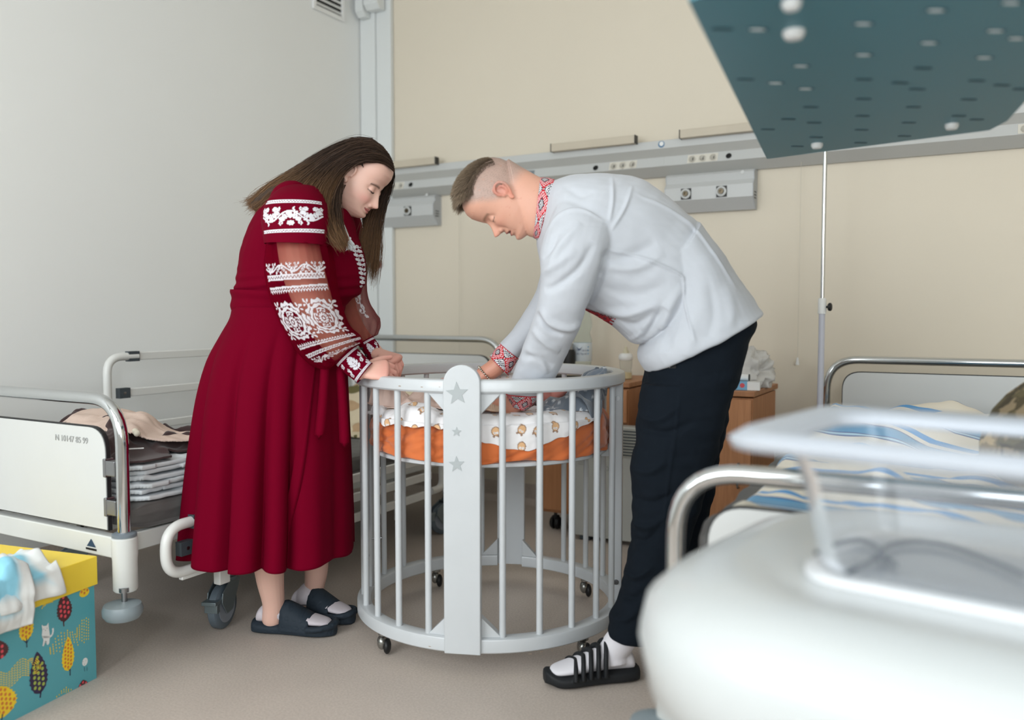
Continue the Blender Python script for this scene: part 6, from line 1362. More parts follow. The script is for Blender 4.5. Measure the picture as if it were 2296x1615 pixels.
# ---- hair
hair_m = mat('brown_hair', (70, 52, 42), .42, attr='Col', spec=.2)
def strands(name, sheets, parent, r=.0008, seed=0, npt=16, colr=((36, 27, 22), (76, 58, 47), (140, 106, 74)), jit=.006, m=None, grow=None):
    rng = np.random.RandomState(seed); Vs, Fs, Cs = [], [], []; b = 0; k = 3
    for guides, n, spread in sheets:
        Gd = [crom(np.array([S(*p) for p in g]), 6) for g in guides]; L = 30; Gd = np.array([np.stack([np.interp(np.linspace(0, 1, L), np.linspace(0, 1, len(g)), g[:, c]) for c in range(3)], -1) for g in Gd])
        for i in range(n):
            t = rng.rand() * (len(Gd) - 1); j = min(int(t), len(Gd) - 2) if len(Gd) > 1 else 0; f = t - j; c = Gd[j] * (1 - f) + Gd[min(j + 1, len(Gd) - 1)] * f if len(Gd) > 1 else Gd[0]
            T = np.linspace(0, 1, L)[:, None]; off = rng.normal(size=3) * spread * np.array([.5, 1, .5]); c = c + off * (.35 + .65 * T) + np.sin(T * rng.uniform(3, 8) + rng.rand() * 6) * rng.normal(size=3) * jit * T
            e = int(L * rng.uniform(.86, 1)); c = c[:e]; idx = np.linspace(0, e - 1, npt).astype(int); c = c[idx]; tg = np.gradient(c, axis=0); tg /= np.linalg.norm(tg, axis=1)[:, None] + 1e-9
            u_ = np.cross(tg, rng.normal(size=3)); u_ /= np.linalg.norm(u_, axis=1)[:, None] + 1e-9; w2 = np.cross(tg, u_); rr = r * rng.uniform(.6, 1.5) * (1 - .75 * np.linspace(0, 1, npt) ** 3)
            ring = np.stack([c + (u_ * math.cos(a) + w2 * math.sin(a)) * rr[:, None] for a in (0, 2.1, 4.2)], 1); Vs.append(ring.reshape(-1, 3))
            for q in range(npt - 1):
                for s_ in range(3): Fs.append((b + q * 3 + s_, b + q * 3 + (s_ + 1) % 3, b + q * 3 + 3 + (s_ + 1) % 3, b + q * 3 + 3 + s_))
            b += npt * 3; tt = np.repeat(np.linspace(0, 1, npt), 3); sh = rng.rand(); c0_, c1_, c2__ = (lin(x_) for x_ in colr); base = c0_ * (1 - sh) + c1_ * sh; kk = smoothstep(.5, 1, tt)[:, None] * rng.uniform(.4, 1); Cs.append(base * (1 - kk) + c2__ * kk)
    mb = MB(); mb.add(np.vstack(Vs), Fs); o = obj(name, mb, m or hair_m, parent, auto=180, col=np.vstack(Cs)); return o
# under-mass
mb = MB()
sk_rings = []
for i in range(40):
    ph = PI * (i + .5) / 40
    sk_rings.append([H.w(.082 * math.sin(ph) * math.cos(a), -.006 + .104 * math.sin(ph) * math.sin(a), .128 + .107 * -math.cos(ph)) for a in np.linspace(0, 2 * PI, 41)[:-1]])
capm = MB(); capm.loft(sk_rings)
mb2 = MB(); mb2.loft(sk_rings)
mb2.loft(sil_rings([(826, 322, 800, 385, 2.70, .060), (790, 330, 778, 395, 2.70, .080), (745, 352, 765, 430, 2.70, .090), (705, 375, 745, 460, 2.69, .095), (665, 398, 705, 455, 2.68, .10), (625, 418, 640, 452, 2.67, .09), (590, 438, 605, 470, 2.67, .07), (566, 455, 578, 480, 2.67, .04)], 28))
limb(mb2, [(752, 410, 2.63, .030), (740, 440, 2.60, .034), (728, 470, 2.58, .028), (728, 500, 2.56, .014)])
limb(mb2, [(840, 440, 2.79, .030), (828, 480, 2.79, .024), (826, 520, 2.79, .016), (828, 550, 2.79, .006)])
me = remesh(mb2, .004, 4, .6); V = mverts(me); q = H.loc(V)
# cut the cap open over the face
import bmesh
bm = bmesh.new(); bm.from_mesh(me); kill = [v for v in bm.verts if (lambda l: (l[1] > .0 + .0 and l[1] > .052 - (l[2] - .10) * .55 and l[2] < .178 and abs(l[0]) < .09 and l[2] > -.08) or (l[1] > -.034 and .066 < l[2] < .136 and .045 < abs(l[0]) < .12) or (l[1] > .012 and l[2] < .140 and abs(l[0]) < .10 and l[2] > -.04 and abs(l[0]) > .0 and l[1] > .0 + .012))(q[v.index])]
bmesh.ops.delete(bm, geom=kill, context='VERTS'); bm.to_mesh(me); bm.free()
V = mverts(me); N_ = mnorm(me); cc_ = np.tile(lin((58, 45, 37)), (len(V), 1)); tipk = smoothstep(-.90, -1.02, V[:, 0] * 1.0); cc_ = cc_ * (1 - .0 * tipk[:, None])
hairmass = mesh_obj('hair', me, hair_m, WF, woman, cc_)
d0 = 2.60
near_top = [[(884, 384, 2.655), (862, 366, 2.63), (832, 362, 2.60), (800, 364, 2.59), (768, 388, 2.585), (748, 426, 2.56), (738, 480, 2.52), (762, 552, 2.48)],
            [(880, 366, 2.655), (850, 346, 2.62), (812, 345, 2.60), (770, 365, 2.585), (735, 400, 2.57), (712, 440, 2.53), (712, 490, 2.49), (740, 540, 2.47)],
            [(872, 348, 2.66), (838, 326, 2.63), (795, 328, 2.60), (745, 352, 2.58), (700, 390, 2.57), (672, 415, 2.56), (640, 435, 2.57), (600, 460, 2.58)],
            [(858, 330, 2.67), (820, 313, 2.65), (780, 318, 2.63), (730, 342, 2.61), (685, 372, 2.60), (640, 400, 2.60), (600, 430, 2.61), (560, 478, 2.62)],
            [(840, 317, 2.69), (800, 312, 2.68), (760, 325, 2.67), (705, 355, 2.66), (655, 388, 2.66), (610, 415, 2.66), (575, 445, 2.66), (552, 462, 2.66)]]
back = [[(850, 325, 2.68), (800, 320, 2.64), (750, 345, 2.61), (705, 385, 2.585), (668, 420, 2.57), (630, 440, 2.58), (598, 470, 2.60), (574, 492, 2.62)],
        [(835, 314, 2.72), (790, 313, 2.70), (740, 335, 2.68), (690, 365, 2.67), (640, 396, 2.66), (600, 425, 2.66), (570, 448, 2.66), (548, 452, 2.66)], [(835, 316, 2.76), (790, 318, 2.76), (740, 342, 2.76), (690, 376, 2.75), (640, 408, 2.74), (600, 436, 2.73), (575, 460, 2.72), (560, 475, 2.71)]]
farl = [[(878, 372, 2.70), (872, 392, 2.76), (850, 430, 2.78), (828, 480, 2.77), (812, 530, 2.76), (808, 560, 2.76)], [(880, 376, 2.70), (878, 400, 2.78), (862, 440, 2.80), (842, 490, 2.79), (832, 560, 2.78), (822, 620, 2.78)], [(876, 380, 2.72), (876, 410, 2.79), (862, 455, 2.81), (850, 510, 2.80), (848, 580, 2.79), (838, 652, 2.79)]]
lock = [[(768, 400, 2.585), (762, 440, 2.56), (762, 490, 2.53), (770, 530, 2.50), (778, 556, 2.49)], [(765, 405, 2.58), (745, 445, 2.55), (735, 490, 2.52), (742, 530, 2.48), (766, 560, 2.475)]]
strands('hair_strands', [(near_top, 2600, .007), (back, 1500, .010), (farl, 1300, .012), (lock, 1100, .010)], hairmass, .00065, 3, npt=13, jit=.009)
strands('stray_hairs', [(near_top, 45, .02), (back, 40, .022), (farl, 15, .016)], hairmass, .00035, 9, jit=.016)
# ---- socks and slides
sock_m = mat('pale_grey_sock', (206, 198, 204), .85, bump=.2, bscale=600)
slide_m = mat('dark_navy_foam', (38, 48, 58), .7, spec=.3)
def slide(heel, toe, name, ankle):
    D = nrm(toe - heel); X = np.cross(D, UZ); L = np.linalg.norm(toe - heel)
    mb = MB(); foot_blob(mb, heel, toe, .040, .052, .032)
    a0_ = heel + D * .065; mb.tube(crom(np.array([a0_ + UZ * .05, a0_ + UZ * .075 - D * .002, ankle]), 4), [.040] * 8 + [.0385], 20)
    me = remesh(mb, .004, 4, .6); mesh_obj('ankle_sock', me, sock_m, WF, woman)
    mb = MB(); rings = []
    for s_, ww in ((-.05, .30), (-.035, .6), (.0, .82), (.15, .94), (.35, .90), (.55, .98), (.75, 1.10), (.90, 1.02), (1.0, .78), (1.05, .5), (1.07, .25)):
        c = heel + D * L * s_; ww *= .046; up = .034 + (.010 if s_ > .95 else 0) + (.006 if s_ < .05 else 0)
        rings.append([c + X * ww * math.copysign(abs(math.cos(t)) ** .55, math.cos(t)) + UZ * (up / 2 + .001 + up / 2 * math.copysign(abs(math.sin(t)) ** .7, math.sin(t))) for t in np.linspace(0, 2 * PI, 29)[:-1]])
    mb.loft(crom_r(rings))
    rings = []      # strap over the instep
    for s_, ww, hh in ((.36, .92, .104), (.42, 1.0, .108), (.52, 1.05, .098), (.64, 1.10, .082), (.76, 1.12, .066)):
        c = heel + D * L * s_; ww *= .045
        arcp = [c + X * ww * math.cos(t) + UZ * (.018 + (hh - .018) * abs(math.sin(t)) ** .8) for t in np.linspace(0, PI, 25)]
        inn = [c + X * (ww - .009) * math.cos(t) + UZ * (.018 + (hh - .027) * abs(math.sin(t)) ** .8) for t in np.linspace(PI, 0, 25)]; rings.append(arcp + inn)
    mb.loft(crom_r(rings))
    mb.tube(crom(np.array([heel + D * L * .74 + X * .050 + UZ * .03, heel + D * L * .90 + X * .050 + UZ * .034, heel + D * L * 1.03 + X * .026 + UZ * .038, heel + D * L * 1.065 + UZ * .040, heel + D * L * 1.03 - X * .026 + UZ * .038, heel + D * L * .90 - X * .050 + UZ * .034, heel + D * L * .74 - X * .050 + UZ * .03]), 6), .010, 12)
    me = remesh(mb, .0034, 3, .6); V = mverts(me); N_ = mnorm(me); l = V - heel; uu, vv_ = l @ D, l[:, 2] + np.abs(l @ X) * .6
    cell = .024; gu, gv = np.mod(uu / cell + .5 * (np.floor(vv_ / cell) % 2), 1) - .5, np.mod(vv_ / cell, 1) - .5; rr = np.hypot(gu, gv); V = V - N_ * (.0016 * ((rr < .30) & (rr > .18)) + .0013 * (rr < .08))[:, None] * (l[:, 2] > .012)[:, None]
    return mesh_obj(name, me, slide_m, WF, woman, None, V)
slide(hl1, to1, 'slide_sandal', S(613, 1358, 2.71)); slide(hl2, to2, 'slide_sandal', S(702, 1328, 2.885))
# ================================================================ man
MF = (.46, 2.45)
HM = Head(S(1172, 538, 2.46), (-.432, -.10, -.902), (-.902, 0, .432), 1.0, True, zmap=([-.05, 0, .043, .075, .101, .124, .175, .3], [-.05, 0, .0415, .072, .117, .137, .178, .303])); HM.open = .006
mb = MB(); HM.build(mb)
mb.loft(sil_rings([(1138, 356, 1165, 500, 2.46, .060), (1176, 379, 1184, 528, 2.46, .063), (1215, 400, 1199, 533, 2.46, .064), (1255, 410, 1212, 540, 2.47, .075)], 40))
mb.loft(sil_rings([(1285, 410, 1235, 560, 2.47, .13), (1350, 410, 1260, 600, 2.48, .17), (1430, 425, 1300, 640, 2.48, .165), (1510, 475, 1360, 690, 2.48, .155), (1580, 560, 1430, 740, 2.48, .155), (1640, 660, 1480, 790, 2.48, .16), (1660, 740, 1490, 850, 2.47, .16)]))
limb(mb, [(1300, 520, 2.36, .045), (1285, 570, 2.33, .044), (1272, 640, 2.33, .042), (1256, 700, 2.355, .040), (1225, 780, 2.43, .038), (1195, 845, 2.495, .034), (1168, 893, 2.55, .032), (1130, 914, 2.575, .033), (1100, 922, 2.59, .031), (1075, 930, 2.60, .028)])
limb(mb, [(1300, 520, 2.60, .045), (1262, 600, 2.65, .038), (1228, 680, 2.69, .032), (1172, 753, 2.70, .030), (1136, 799, 2.705, .031), (1108, 826, 2.71, .030), (1085, 840, 2.71, .027)])
a1 = S(1072, 931, 2.60); b1_ = S(1010, 926, 2.62); hand(mb, a1, b1_ - a1, (-.1, -.6, .75), -1, curl=(.45, .5, .4), s=1.08)
a2 = S(1082, 841, 2.71); b2_ = S(1030, 880, 2.72); hand(mb, a2, b2_ - a2, (-.55, -.2, .8), 1, curl=(.35, .4, .3), s=1.08)
# legs
limb(mb, [(1560, 800, 2.40, .085), (1520, 940, 2.38, .080), (1492, 1060, 2.36, .062), (1485, 1180, 2.36, .054), (1458, 1300, 2.355, .046), (1412, 1400, 2.345, .034), (1400, 1435, 2.345, .030)])
limb(mb, [(1580, 800, 2.62, .085), (1560, 940, 2.64, .078), (1545, 1060, 2.66, .060), (1530, 1180, 2.68, .055), (1500, 1290, 2.70, .046), (1490, 1345, 2.71, .040)])
mh1, mt1 = np.array([.352, 2.375, 0]), np.array([.108, 2.325, 0]); mh2, mt2 = np.array([.52, 2.74, 0]), np.array([.30, 2.62, 0])
for h_, t_ in ((mh1, mt1),): foot_blob(mb, h_ + [-.008, 0, 0], t_ + [.012, 0, 0], .033, .042, .036)
q_h, q_t = np.array([.54, 2.72, 0]), np.array([.62, 2.47, 0])
foot_blob(mb, q_h, q_t - [.002, -.012, 0], .033, .042, .036)
me = remesh(mb, .0026, 2, .45); V = mverts(me); q = HM.loc(V); x, y, z0_ = q.T; z = HM.zt(z0_); ax = np.abs(x); near = (z0_ > -.03) & (z0_ < .24) & (ax < .105) & (np.abs(y) < .125); face = near * smoothstep(.0, .03, y)
col = np.tile(lin((214, 162, 140)), (len(V), 1)); gk = lambda cx, cy, wx, wy: np.exp(-((ax - cx) / wx) ** 2 - ((z - cy) / wy) ** 2) * face
# shaved sides, stubble shade
shv = near * smoothstep(.05, .02, y - (z0_ - .13) * .55) * smoothstep(.082, .125, z0_ + .25 * np.clip(-y, -.02, .1)) ; col = blend(col, (170, 148, 138), np.clip(shv, 0, 1) * .85); col = blend(col, (128, 108, 96), np.clip(shv, 0, 1) * smoothstep(.15, .235, z0_ + .35 * (.085 - ax)) * .7); spk = noise(V, 260, 8); col = blend(col, (120, 104, 98), np.clip(shv, 0, 1) * np.clip(spk, 0, 1) * .5 * smoothstep(.06, .13, z0_))
col = blend(col, (214, 128, 108), .6 * near * np.exp(-((ax - .084) / .014) ** 2) * (ax > .0775) * (np.abs(y + .005) < .03) * ((z0_ > .07) & (z0_ < .14)))
col = blend(col, (212, 138, 118), .5 * gk(0, .075, .014, .014)); col = blend(col, (208, 140, 120), .45 * gk(.04, .08, .02, .02))
lip = ((np.abs(z - .0415) < .010 * np.clip(1 - (ax / .023) ** 2, 0, 1)) & (face > .5)).astype(float); col = blend(col, (176, 104, 98), lip * .85); col = blend(col, (70, 36, 36), ((np.abs(z - .0415) < .0024) & (ax < .018) & (face > .5)).astype(float) * .85)
brow = np.exp(-((z - (.137 - ((ax - .026) / .03) ** 2 * .006)) / .0034) ** 2) * ((ax > .010) & (ax < .050)) * face; col = blend(col, (128, 96, 74), np.clip(brow, 0, 1) * .75)
lid = np.exp(-((z - (.1115 + ((ax - .031) / .015) ** 2 * .004)) / .0022) ** 2) * ((ax > .018) & (ax < .046)) * face; col = blend(col, (74, 56, 50), np.clip(lid, 0, 1) * .9)
ey = 0 * ((np.abs(z - .1145) < .0022) & (ax > .023) & (ax < .040) & (face > .5)).astype(float); col = blend(col, (150, 150, 150), ey * .8)
rg = np.random.RandomState(3); sp = noise(V, 60, 2); col = blend(col, (196, 128, 104), np.clip((sp - .75) * 3, 0, 1) * .35 * near)
arm = (V[:, 2] < 1.0) & (V[:, 2] > .6) & (V[:, 0] < .1); col[arm] = lin((206, 146, 124)); 
man = mesh_obj('person', me, skin_mat('tanned_skin', (214, 162, 140), .1), MF, None, col)
tag(man, 'man with cropped hair in white embroidered shirt and dark trousers bending over the crib', 'person')
# ---- shirt
white_l = mat('white_linen', (192, 196, 203), .85, bump=.16, bscale=650, sheen=.15)
mb = MB()
mb.loft(sil_rings([(1236, 405, 1204, 536, 2.47, .078), (1256, 399, 1206, 560, 2.47, .115), (1290, 392, 1218, 600, 2.48, .165), (1350, 391, 1248, 645, 2.48, .20), (1420, 402, 1292, 684, 2.48, .198), (1488, 437, 1350, 716, 2.48, .19), (1545, 487, 1398, 752, 2.475, .185), (1585, 535, 1424, 770, 2.47, .175), (1610, 575, 1446, 764, 2.47, .165), (1625, 600, 1470, 735, 2.47, .15)], 44, 2.25))
# tail of the shirt hanging over the hips
mb.loft(sil_rings([(1560, 500, 1450, 640, 2.47, .172), (1608, 565, 1478, 680, 2.465, .188), (1645, 622, 1466, 735, 2.46, .196), (1676, 664, 1440, 778, 2.455, .200), (1690, 688, 1434, 806, 2.452, .202), (1700, 698, 1448, 830, 2.45, .200), (1699, 701, 1450, 831, 2.45, .16)], 44, 2.3))
ar = [(1262, 420, 1372, 470, 2.42, .07), (1240, 470, 1380, 500, 2.36, .085), (1218, 530, 1374, 540, 2.325, .085), (1210, 575, 1362, 580, 2.315, .080), (1212, 620, 1336, 640, 2.32, .074), (1205, 690, 1310, 700, 2.345, .068), (1192, 735, 1293, 750, 2.385, .064), (1169, 790, 1270, 800, 2.44, .060), (1146, 850, 1240, 858, 2.50, .056), (1134, 884, 1212, 890, 2.535, .050)]
mb.loft(sil_rings(ar, 30, 2.1))
me0 = mb
al_ = [(1300, 470, 1330, 580, 2.58, .06), (1236, 520, 1340, 590, 2.64, .07), (1215, 600, 1290, 660, 2.67, .064), (1200, 655, 1255, 700, 2.69, .056), (1174, 702, 1222, 742, 2.70, .050), (1146, 743, 1188, 775, 2.705, .046), (1121, 772, 1162, 804, 2.705, .043)]
mb.loft(sil_rings(al_, 30, 2.1))
me = remesh(mb, .0036, 4, .55); V = mverts(me); N_ = mnorm(me); px = CX + FPX * V[:, 0] / V[:, 1]; py = 703 + FPX * (HC - V[:, 2]) / V[:, 1]
facing = np.clip(-N_[:, 1] * 1.5 + .25, 0, 1)
def crease(dis, P, w, h, sharp=0.):
    """a fold of the cloth along a line on the side towards the window; h>0 ridge, h<0 valley"""
    Q = crom(np.array([(a, b, 0) for a, b in P], float), 8)[:, :2]; dm = np.full(len(px), 1e9); tt = np.zeros(len(px)); sd_ = np.zeros(len(px)); n = len(Q) - 1
    for i in range(n):
        a, b = Q[i], Q[i + 1]; e = b - a; L2 = e @ e + 1e-9; t = np.clip(((px - a[0]) * e[0] + (py - a[1]) * e[1]) / L2, 0, 1); dx, dy = px - a[0] - e[0] * t, py - a[1] - e[1] * t; d = np.hypot(dx, dy); m = d < dm; dm[m] = d[m]; tt[m] = (i + t[m]) / n; sd_[m] = np.sign(e[0] * dy - e[1] * dx)[m]
    env = np.sin(PI * np.clip(tt, .0, 1)) ** .6; prof = np.exp(-(dm / w) ** 2)
    if sharp: prof = prof * (1 + sharp * sd_ * np.clip(dm / w, 0, 1))
    dis += 1.5 * h * env * prof * facing
dis = noise(V, 3.2, 3) * .0038 + noise(V * [1, 1, 1.6], 7, 13) * .0018
for P, w, h in (([(1330, 545), (1300, 600), (1250, 640), (1222, 650)], 9, -.006), ([(1362, 560), (1340, 640), (1310, 700)], 8, -.008), ([(1212, 690), (1235, 722), (1275, 735), (1300, 722)], 8, .008), ([(1206, 700), (1230, 738), (1262, 752)], 6, -.007), ([(1195, 735), (1225, 770), (1255, 790)], 8, .006), ([(1200, 620), (1240, 600), (1290, 560)], 10, .005), ([(1170, 800), (1200, 800), (1240, 825)], 8, -.005), ([(1180, 780), (1215, 812), (1228, 840)], 7, .005),
               ([(1228, 610), (1250, 560), (1300, 500)], 9, .005), ([(1215, 580), (1235, 560), (1250, 520)], 6, -.004),
               ([(1370, 395), (1372, 450), (1365, 500)], 4, .004), ([(1415, 420), (1398, 470), (1368, 520)], 4, .004), ([(1215, 530), (1250, 485), (1300, 472), (1362, 500)], 3, .004), ([(1425, 440), (1500, 475), (1560, 520), (1610, 585), (1650, 650)], 3, .004),
               ([(1362, 562), (1440, 580), (1520, 615), (1532, 632)], 3, .005), ([(1345, 580), (1410, 575), (1470, 545)], 12, -.006), ([(1350, 600), (1430, 600), (1490, 570)], 10, .005), ([(1532, 615), (1536, 680), (1560, 770)], 3, .004), ([(1345, 640), (1420, 660), (1500, 640)], 14, -.005), ([(1330, 690), (1400, 705), (1480, 680)], 9, .006), ([(1370, 715), (1420, 730), (1470, 700)], 9, -.006),
               ([(1490, 690), (1470, 720), (1440, 770)], 10, -.010), ([(1530, 640), (1500, 690), (1480, 740)], 12, .007), ([(1585, 620), (1600, 700), (1590, 760)], 12, -.004), ([(1625, 640), (1640, 700), (1632, 745)], 12, .004), ([(1560, 690), (1550, 760), (1540, 800)], 14, .004), ([(1500, 740), (1495, 790)], 12, -.004), ([(1365, 755), (1410, 762), (1440, 745)], 6, .005),
               ([(1260, 420), (1300, 440), (1330, 430)], 8, -.003)): crease(dis, P, w, h)
V2 = V + N_ * dis[:, None]
shirt = mesh_obj('embroidered_shirt', me, white_l, MF, man, None, V2)
# ---- collar and cuffs in cross-stitch
emb = mat('cross_stitch_band', (226, 226, 230), .85, attr='Col'); redm = mat('red_piping', (196, 30, 44), .7)
def band(name, rows, cells_u, cells_v, closed=True, flip=False, n=260, sub=14):
    Gs = np.array(sil_rings(rows, n, 2.15, sub)); nv, nu = Gs.shape[:2]; mb = MB(); mb.grid(Gs, wrap=True)
    u = np.floor(np.arange(nu) / nu * cells_u); v = np.floor(np.arange(nv) / (nv - 1) * cells_v); U_, V_ = np.meshgrid(u, v); c = stitch(U_.ravel(), V_.ravel()); ed = (np.tile(np.arange(nv)[:, None], (1, nu)).ravel()); c[(ed <= 1) | (ed >= nv - 2)] = lin((196, 30, 44))
    return obj(name, mb, emb, shirt, auto=180, col=c, solid=.003)
band('stand_collar', [(1211, 401, 1196, 531, 2.462, .069), (1214, 401, 1198, 532, 2.462, .070), (1228, 402, 1202, 534, 2.465, .072), (1242, 405, 1207, 538, 2.468, .076)], 156, 22, n=420, sub=14)
band('embroidered_cuff', [(1121, 770, 1163, 805, 2.705, .045), (1110, 784, 1152, 823, 2.707, .044), (1098, 799, 1141, 842, 2.71, .042)], 104, 24, n=300, sub=22)
band('embroidered_cuff', [(1134, 884, 1212, 888, 2.535, .052), (1140, 898, 1196, 906, 2.555, .050), (1146, 910, 1180, 920, 2.565, .047)], 130, 22, n=340, sub=20)
# front placket embroidery under the chest
cvp = Canvas(40, 120, 3); cvp.ell(20, 20, 10, 40); cvp.ell(20, 70, 14, 40); cvp.a[:] = 0
for k in range(9):
    cvp.ell(20, 6 + 13 * k, 15, 9)
cvp.a[(np.mod(np.floor(cvp.X / 2.5) + np.floor(cvp.Y / 2.5), 3) == 0)] = 0
def placket():
    P0, P1 = np.array((1312, 692.)), np.array((1374, 727.)); nu, nv = 26, 80; pts = []; ok = []; cols = []
    d = (P1 - P0) / np.linalg.norm(P1 - P0); n_ = np.array([d[1], -d[0]])
    for i in range(nv):
        t = i / (nv - 1)
        for j in range(nu):
            w_ = (j / (nu - 1)) * (4 + 16 * t) - 2; c = P0 + (P1 - P0) * t + n_ * w_; s_ = S(c[0], c[1], 2.2); hit, loc, nn, _ = shirt.ray_cast(Vector(s_ - np.array([MF[0], MF[1], 0])), Vector(nrm(S(c[0], c[1], 3) - S(c[0], c[1], 2)))); pts.append(np.array(loc) + np.array([MF[0], MF[1], 0]) + np.array(nn) * .0016 if hit else np.zeros(3)); ok.append(hit); 
    pts = np.array(pts); ok = np.array(ok).reshape(nv, nu); U_, V_ = np.meshgrid(np.arange(nu), np.arange(nv)); cols = stitch(U_.ravel() + 4, V_.ravel()); rnd = noise(np.stack([U_, V_], -1).reshape(-1, 2).astype(float), .21, 5); wh = cols.min(1) > .5; cols[wh] = lin((170, 26, 40)); edge_ok = (U_.ravel() < nu * (.75 + .3 * rnd)) & ((V_.ravel() < nv * .86) | (np.mod(U_.ravel(), 9) < 4))
    F = []
    eo = edge_ok.reshape(nv, nu)
    for i in range(nv - 1):
        for j in range(nu - 1):
            if ok[i:i + 2, j:j + 2].all() and eo[i, j]:
                a = i * nu + j; q4 = pts[[a, a + 1, a + nu + 1, a + nu]]
                if np.ptp(q4[:, 1]) < .03: F.append((a, a + 1, a + nu + 1, a + nu))
    mb = MB(); mb.add(pts, F); return obj('front_embroidery', mb, emb, shirt, auto=180, col=cols)
placket()
# small white tassel at the chest
mb = MB(); p0 = S(1221, 592, 2.52); mb.tube([S(1224, 560, 2.50), S(1221, 580, 2.52), p0], .0012, 5); rg = np.random.RandomState(8)
for k in range(16): e = p0 + np.array([rg.uniform(-.009, .006), rg.uniform(-.006, .006), -.036]); mb.tube([p0, e], .0012, 4)
obj('tassel', mb, mat('cotton_tassel', (222, 222, 226), .8), shirt)
# ---- trousers
trou = mat('dark_navy_cotton', (17, 24, 32), .92, bump=.15, bscale=700, spec=.15)
mb = MB()
mb.loft(sil_rings([(1640, 700, 1470, 800, 2.455, .165), (1688, 715, 1452, 822, 2.455, .172), (1672, 770, 1445, 860, 2.455, .175), (1656, 820, 1436, 912, 2.45, .17), (1645, 860, 1434, 950, 2.45, .155)], 36, 2.4))
mb.loft(sil_rings([(1640, 850, 1440, 860, 2.40, .12), (1628, 920, 1431, 920, 2.395, .115), (1612, 985, 1427, 985, 2.39, .108), (1596, 1056, 1414, 1056, 2.375, .098), (1575, 1120, 1420, 1120, 2.37, .092), (1556, 1180, 1417, 1180, 2.365, .09), (1532, 1250, 1411, 1253, 2.36, .086), (1505, 1320, 1394, 1320, 2.355, .083), (1480, 1375, 1376, 1365, 2.35, .08), (1462, 1425, 1362, 1418, 2.345, .078), (1460, 1434, 1364, 1428, 2.345, .070)], 32, 2.3))
mb.loft(sil_rings([(1655, 830, 1500, 860, 2.55, .11), (1640, 880, 1490, 900, 2.58, .11), (1620, 985, 1480, 985, 2.61, .10), (1604, 1070, 1475, 1070, 2.64, .092), (1585, 1160, 1470, 1150, 2.66, .088), (1556, 1250, 1450, 1240, 2.68, .084), (1535, 1320, 1432, 1315, 2.69, .080), (1532, 1326, 1434, 1321, 2.69, .07)], 32, 2.3))
me = remesh(mb, .0045, 4, .55); V = mverts(me); N_ = mnorm(me); px = CX + FPX * V[:, 0] / V[:, 1]; py = 703 + FPX * (HC - V[:, 2]) / V[:, 1]; facing = np.clip(-N_[:, 1] * 1.5 + .6, 0, 1); dis = noise(V * [1, 1, 1.5], 4, 5) * .004 + noise(V * [1, 1, 3], 4.5, 6) * .003
for k, (yy, x0, x1) in enumerate(((930, 1432, 1520), (960, 1430, 1560), (1050, 1415, 1500), (1120, 1420, 1520), (1175, 1416, 1500), (1210, 1412, 1480), (1290, 1402, 1470), (1340, 1390, 1460), (1390, 1372, 1440))): crease(dis, [(x0, yy), ((x0 + x1) / 2, yy + 12), (x1, yy - 14)], 8, (-1) ** k * .007)
crease(dis, [(1530, 840), (1516, 980), (1500, 1100), (1490, 1250)], 3, .003)
trs = mesh_obj('trousers', me, trou, MF, man, None, V + N_ * dis[:, None])
p = S(1503, 818, 2.26); mb = MB(); pts = []
for (a, b) in ((1493, 812), (1515, 811), (1515, 826), (1493, 826)):
    s_ = S(a, b, 2.0); hit, loc, nn, _ = trs.ray_cast(Vector(s_ - np.array([MF[0], MF[1], 0])), Vector(nrm(S(a, b, 3) - S(a, b, 2)))); pts.append(np.array(loc) + np.array([MF[0], MF[1], 0]) + np.array([0, -.004, 0]) if hit else s_)
mb.poly(pts); lb2 = obj('woven_label', mb, BLACK, trs, smooth=False)
q = np.array(pts).mean(0) - np.array([MF[0], MF[1], 0]) + np.array([-.009, -.0012, -.007]); text('label_letters', 'Tt', .016, lb2, tuple(q), (PI / 2, 0, 0), WPLAST, .0003)
# ---- bracelet
mb = MB(); c = S(1089, 839, 2.71); D = nrm(S(1070, 858, 2.71) - S(1110, 822, 2.71)); X_ = nrm(np.cross(D, [0, 1, 0])); Y_ = np.cross(D, X_)
for k in range(26): a = 2 * PI * k / 26; mb.ball(c + (X_ * math.cos(a) + Y_ * math.sin(a)) * .0325, (.0042, .0042, .0030), 8)
obj('chain_bracelet', mb, mat('silver_chain', (190, 184, 172), .25, 1.), man)['kind'] = 'stuff'
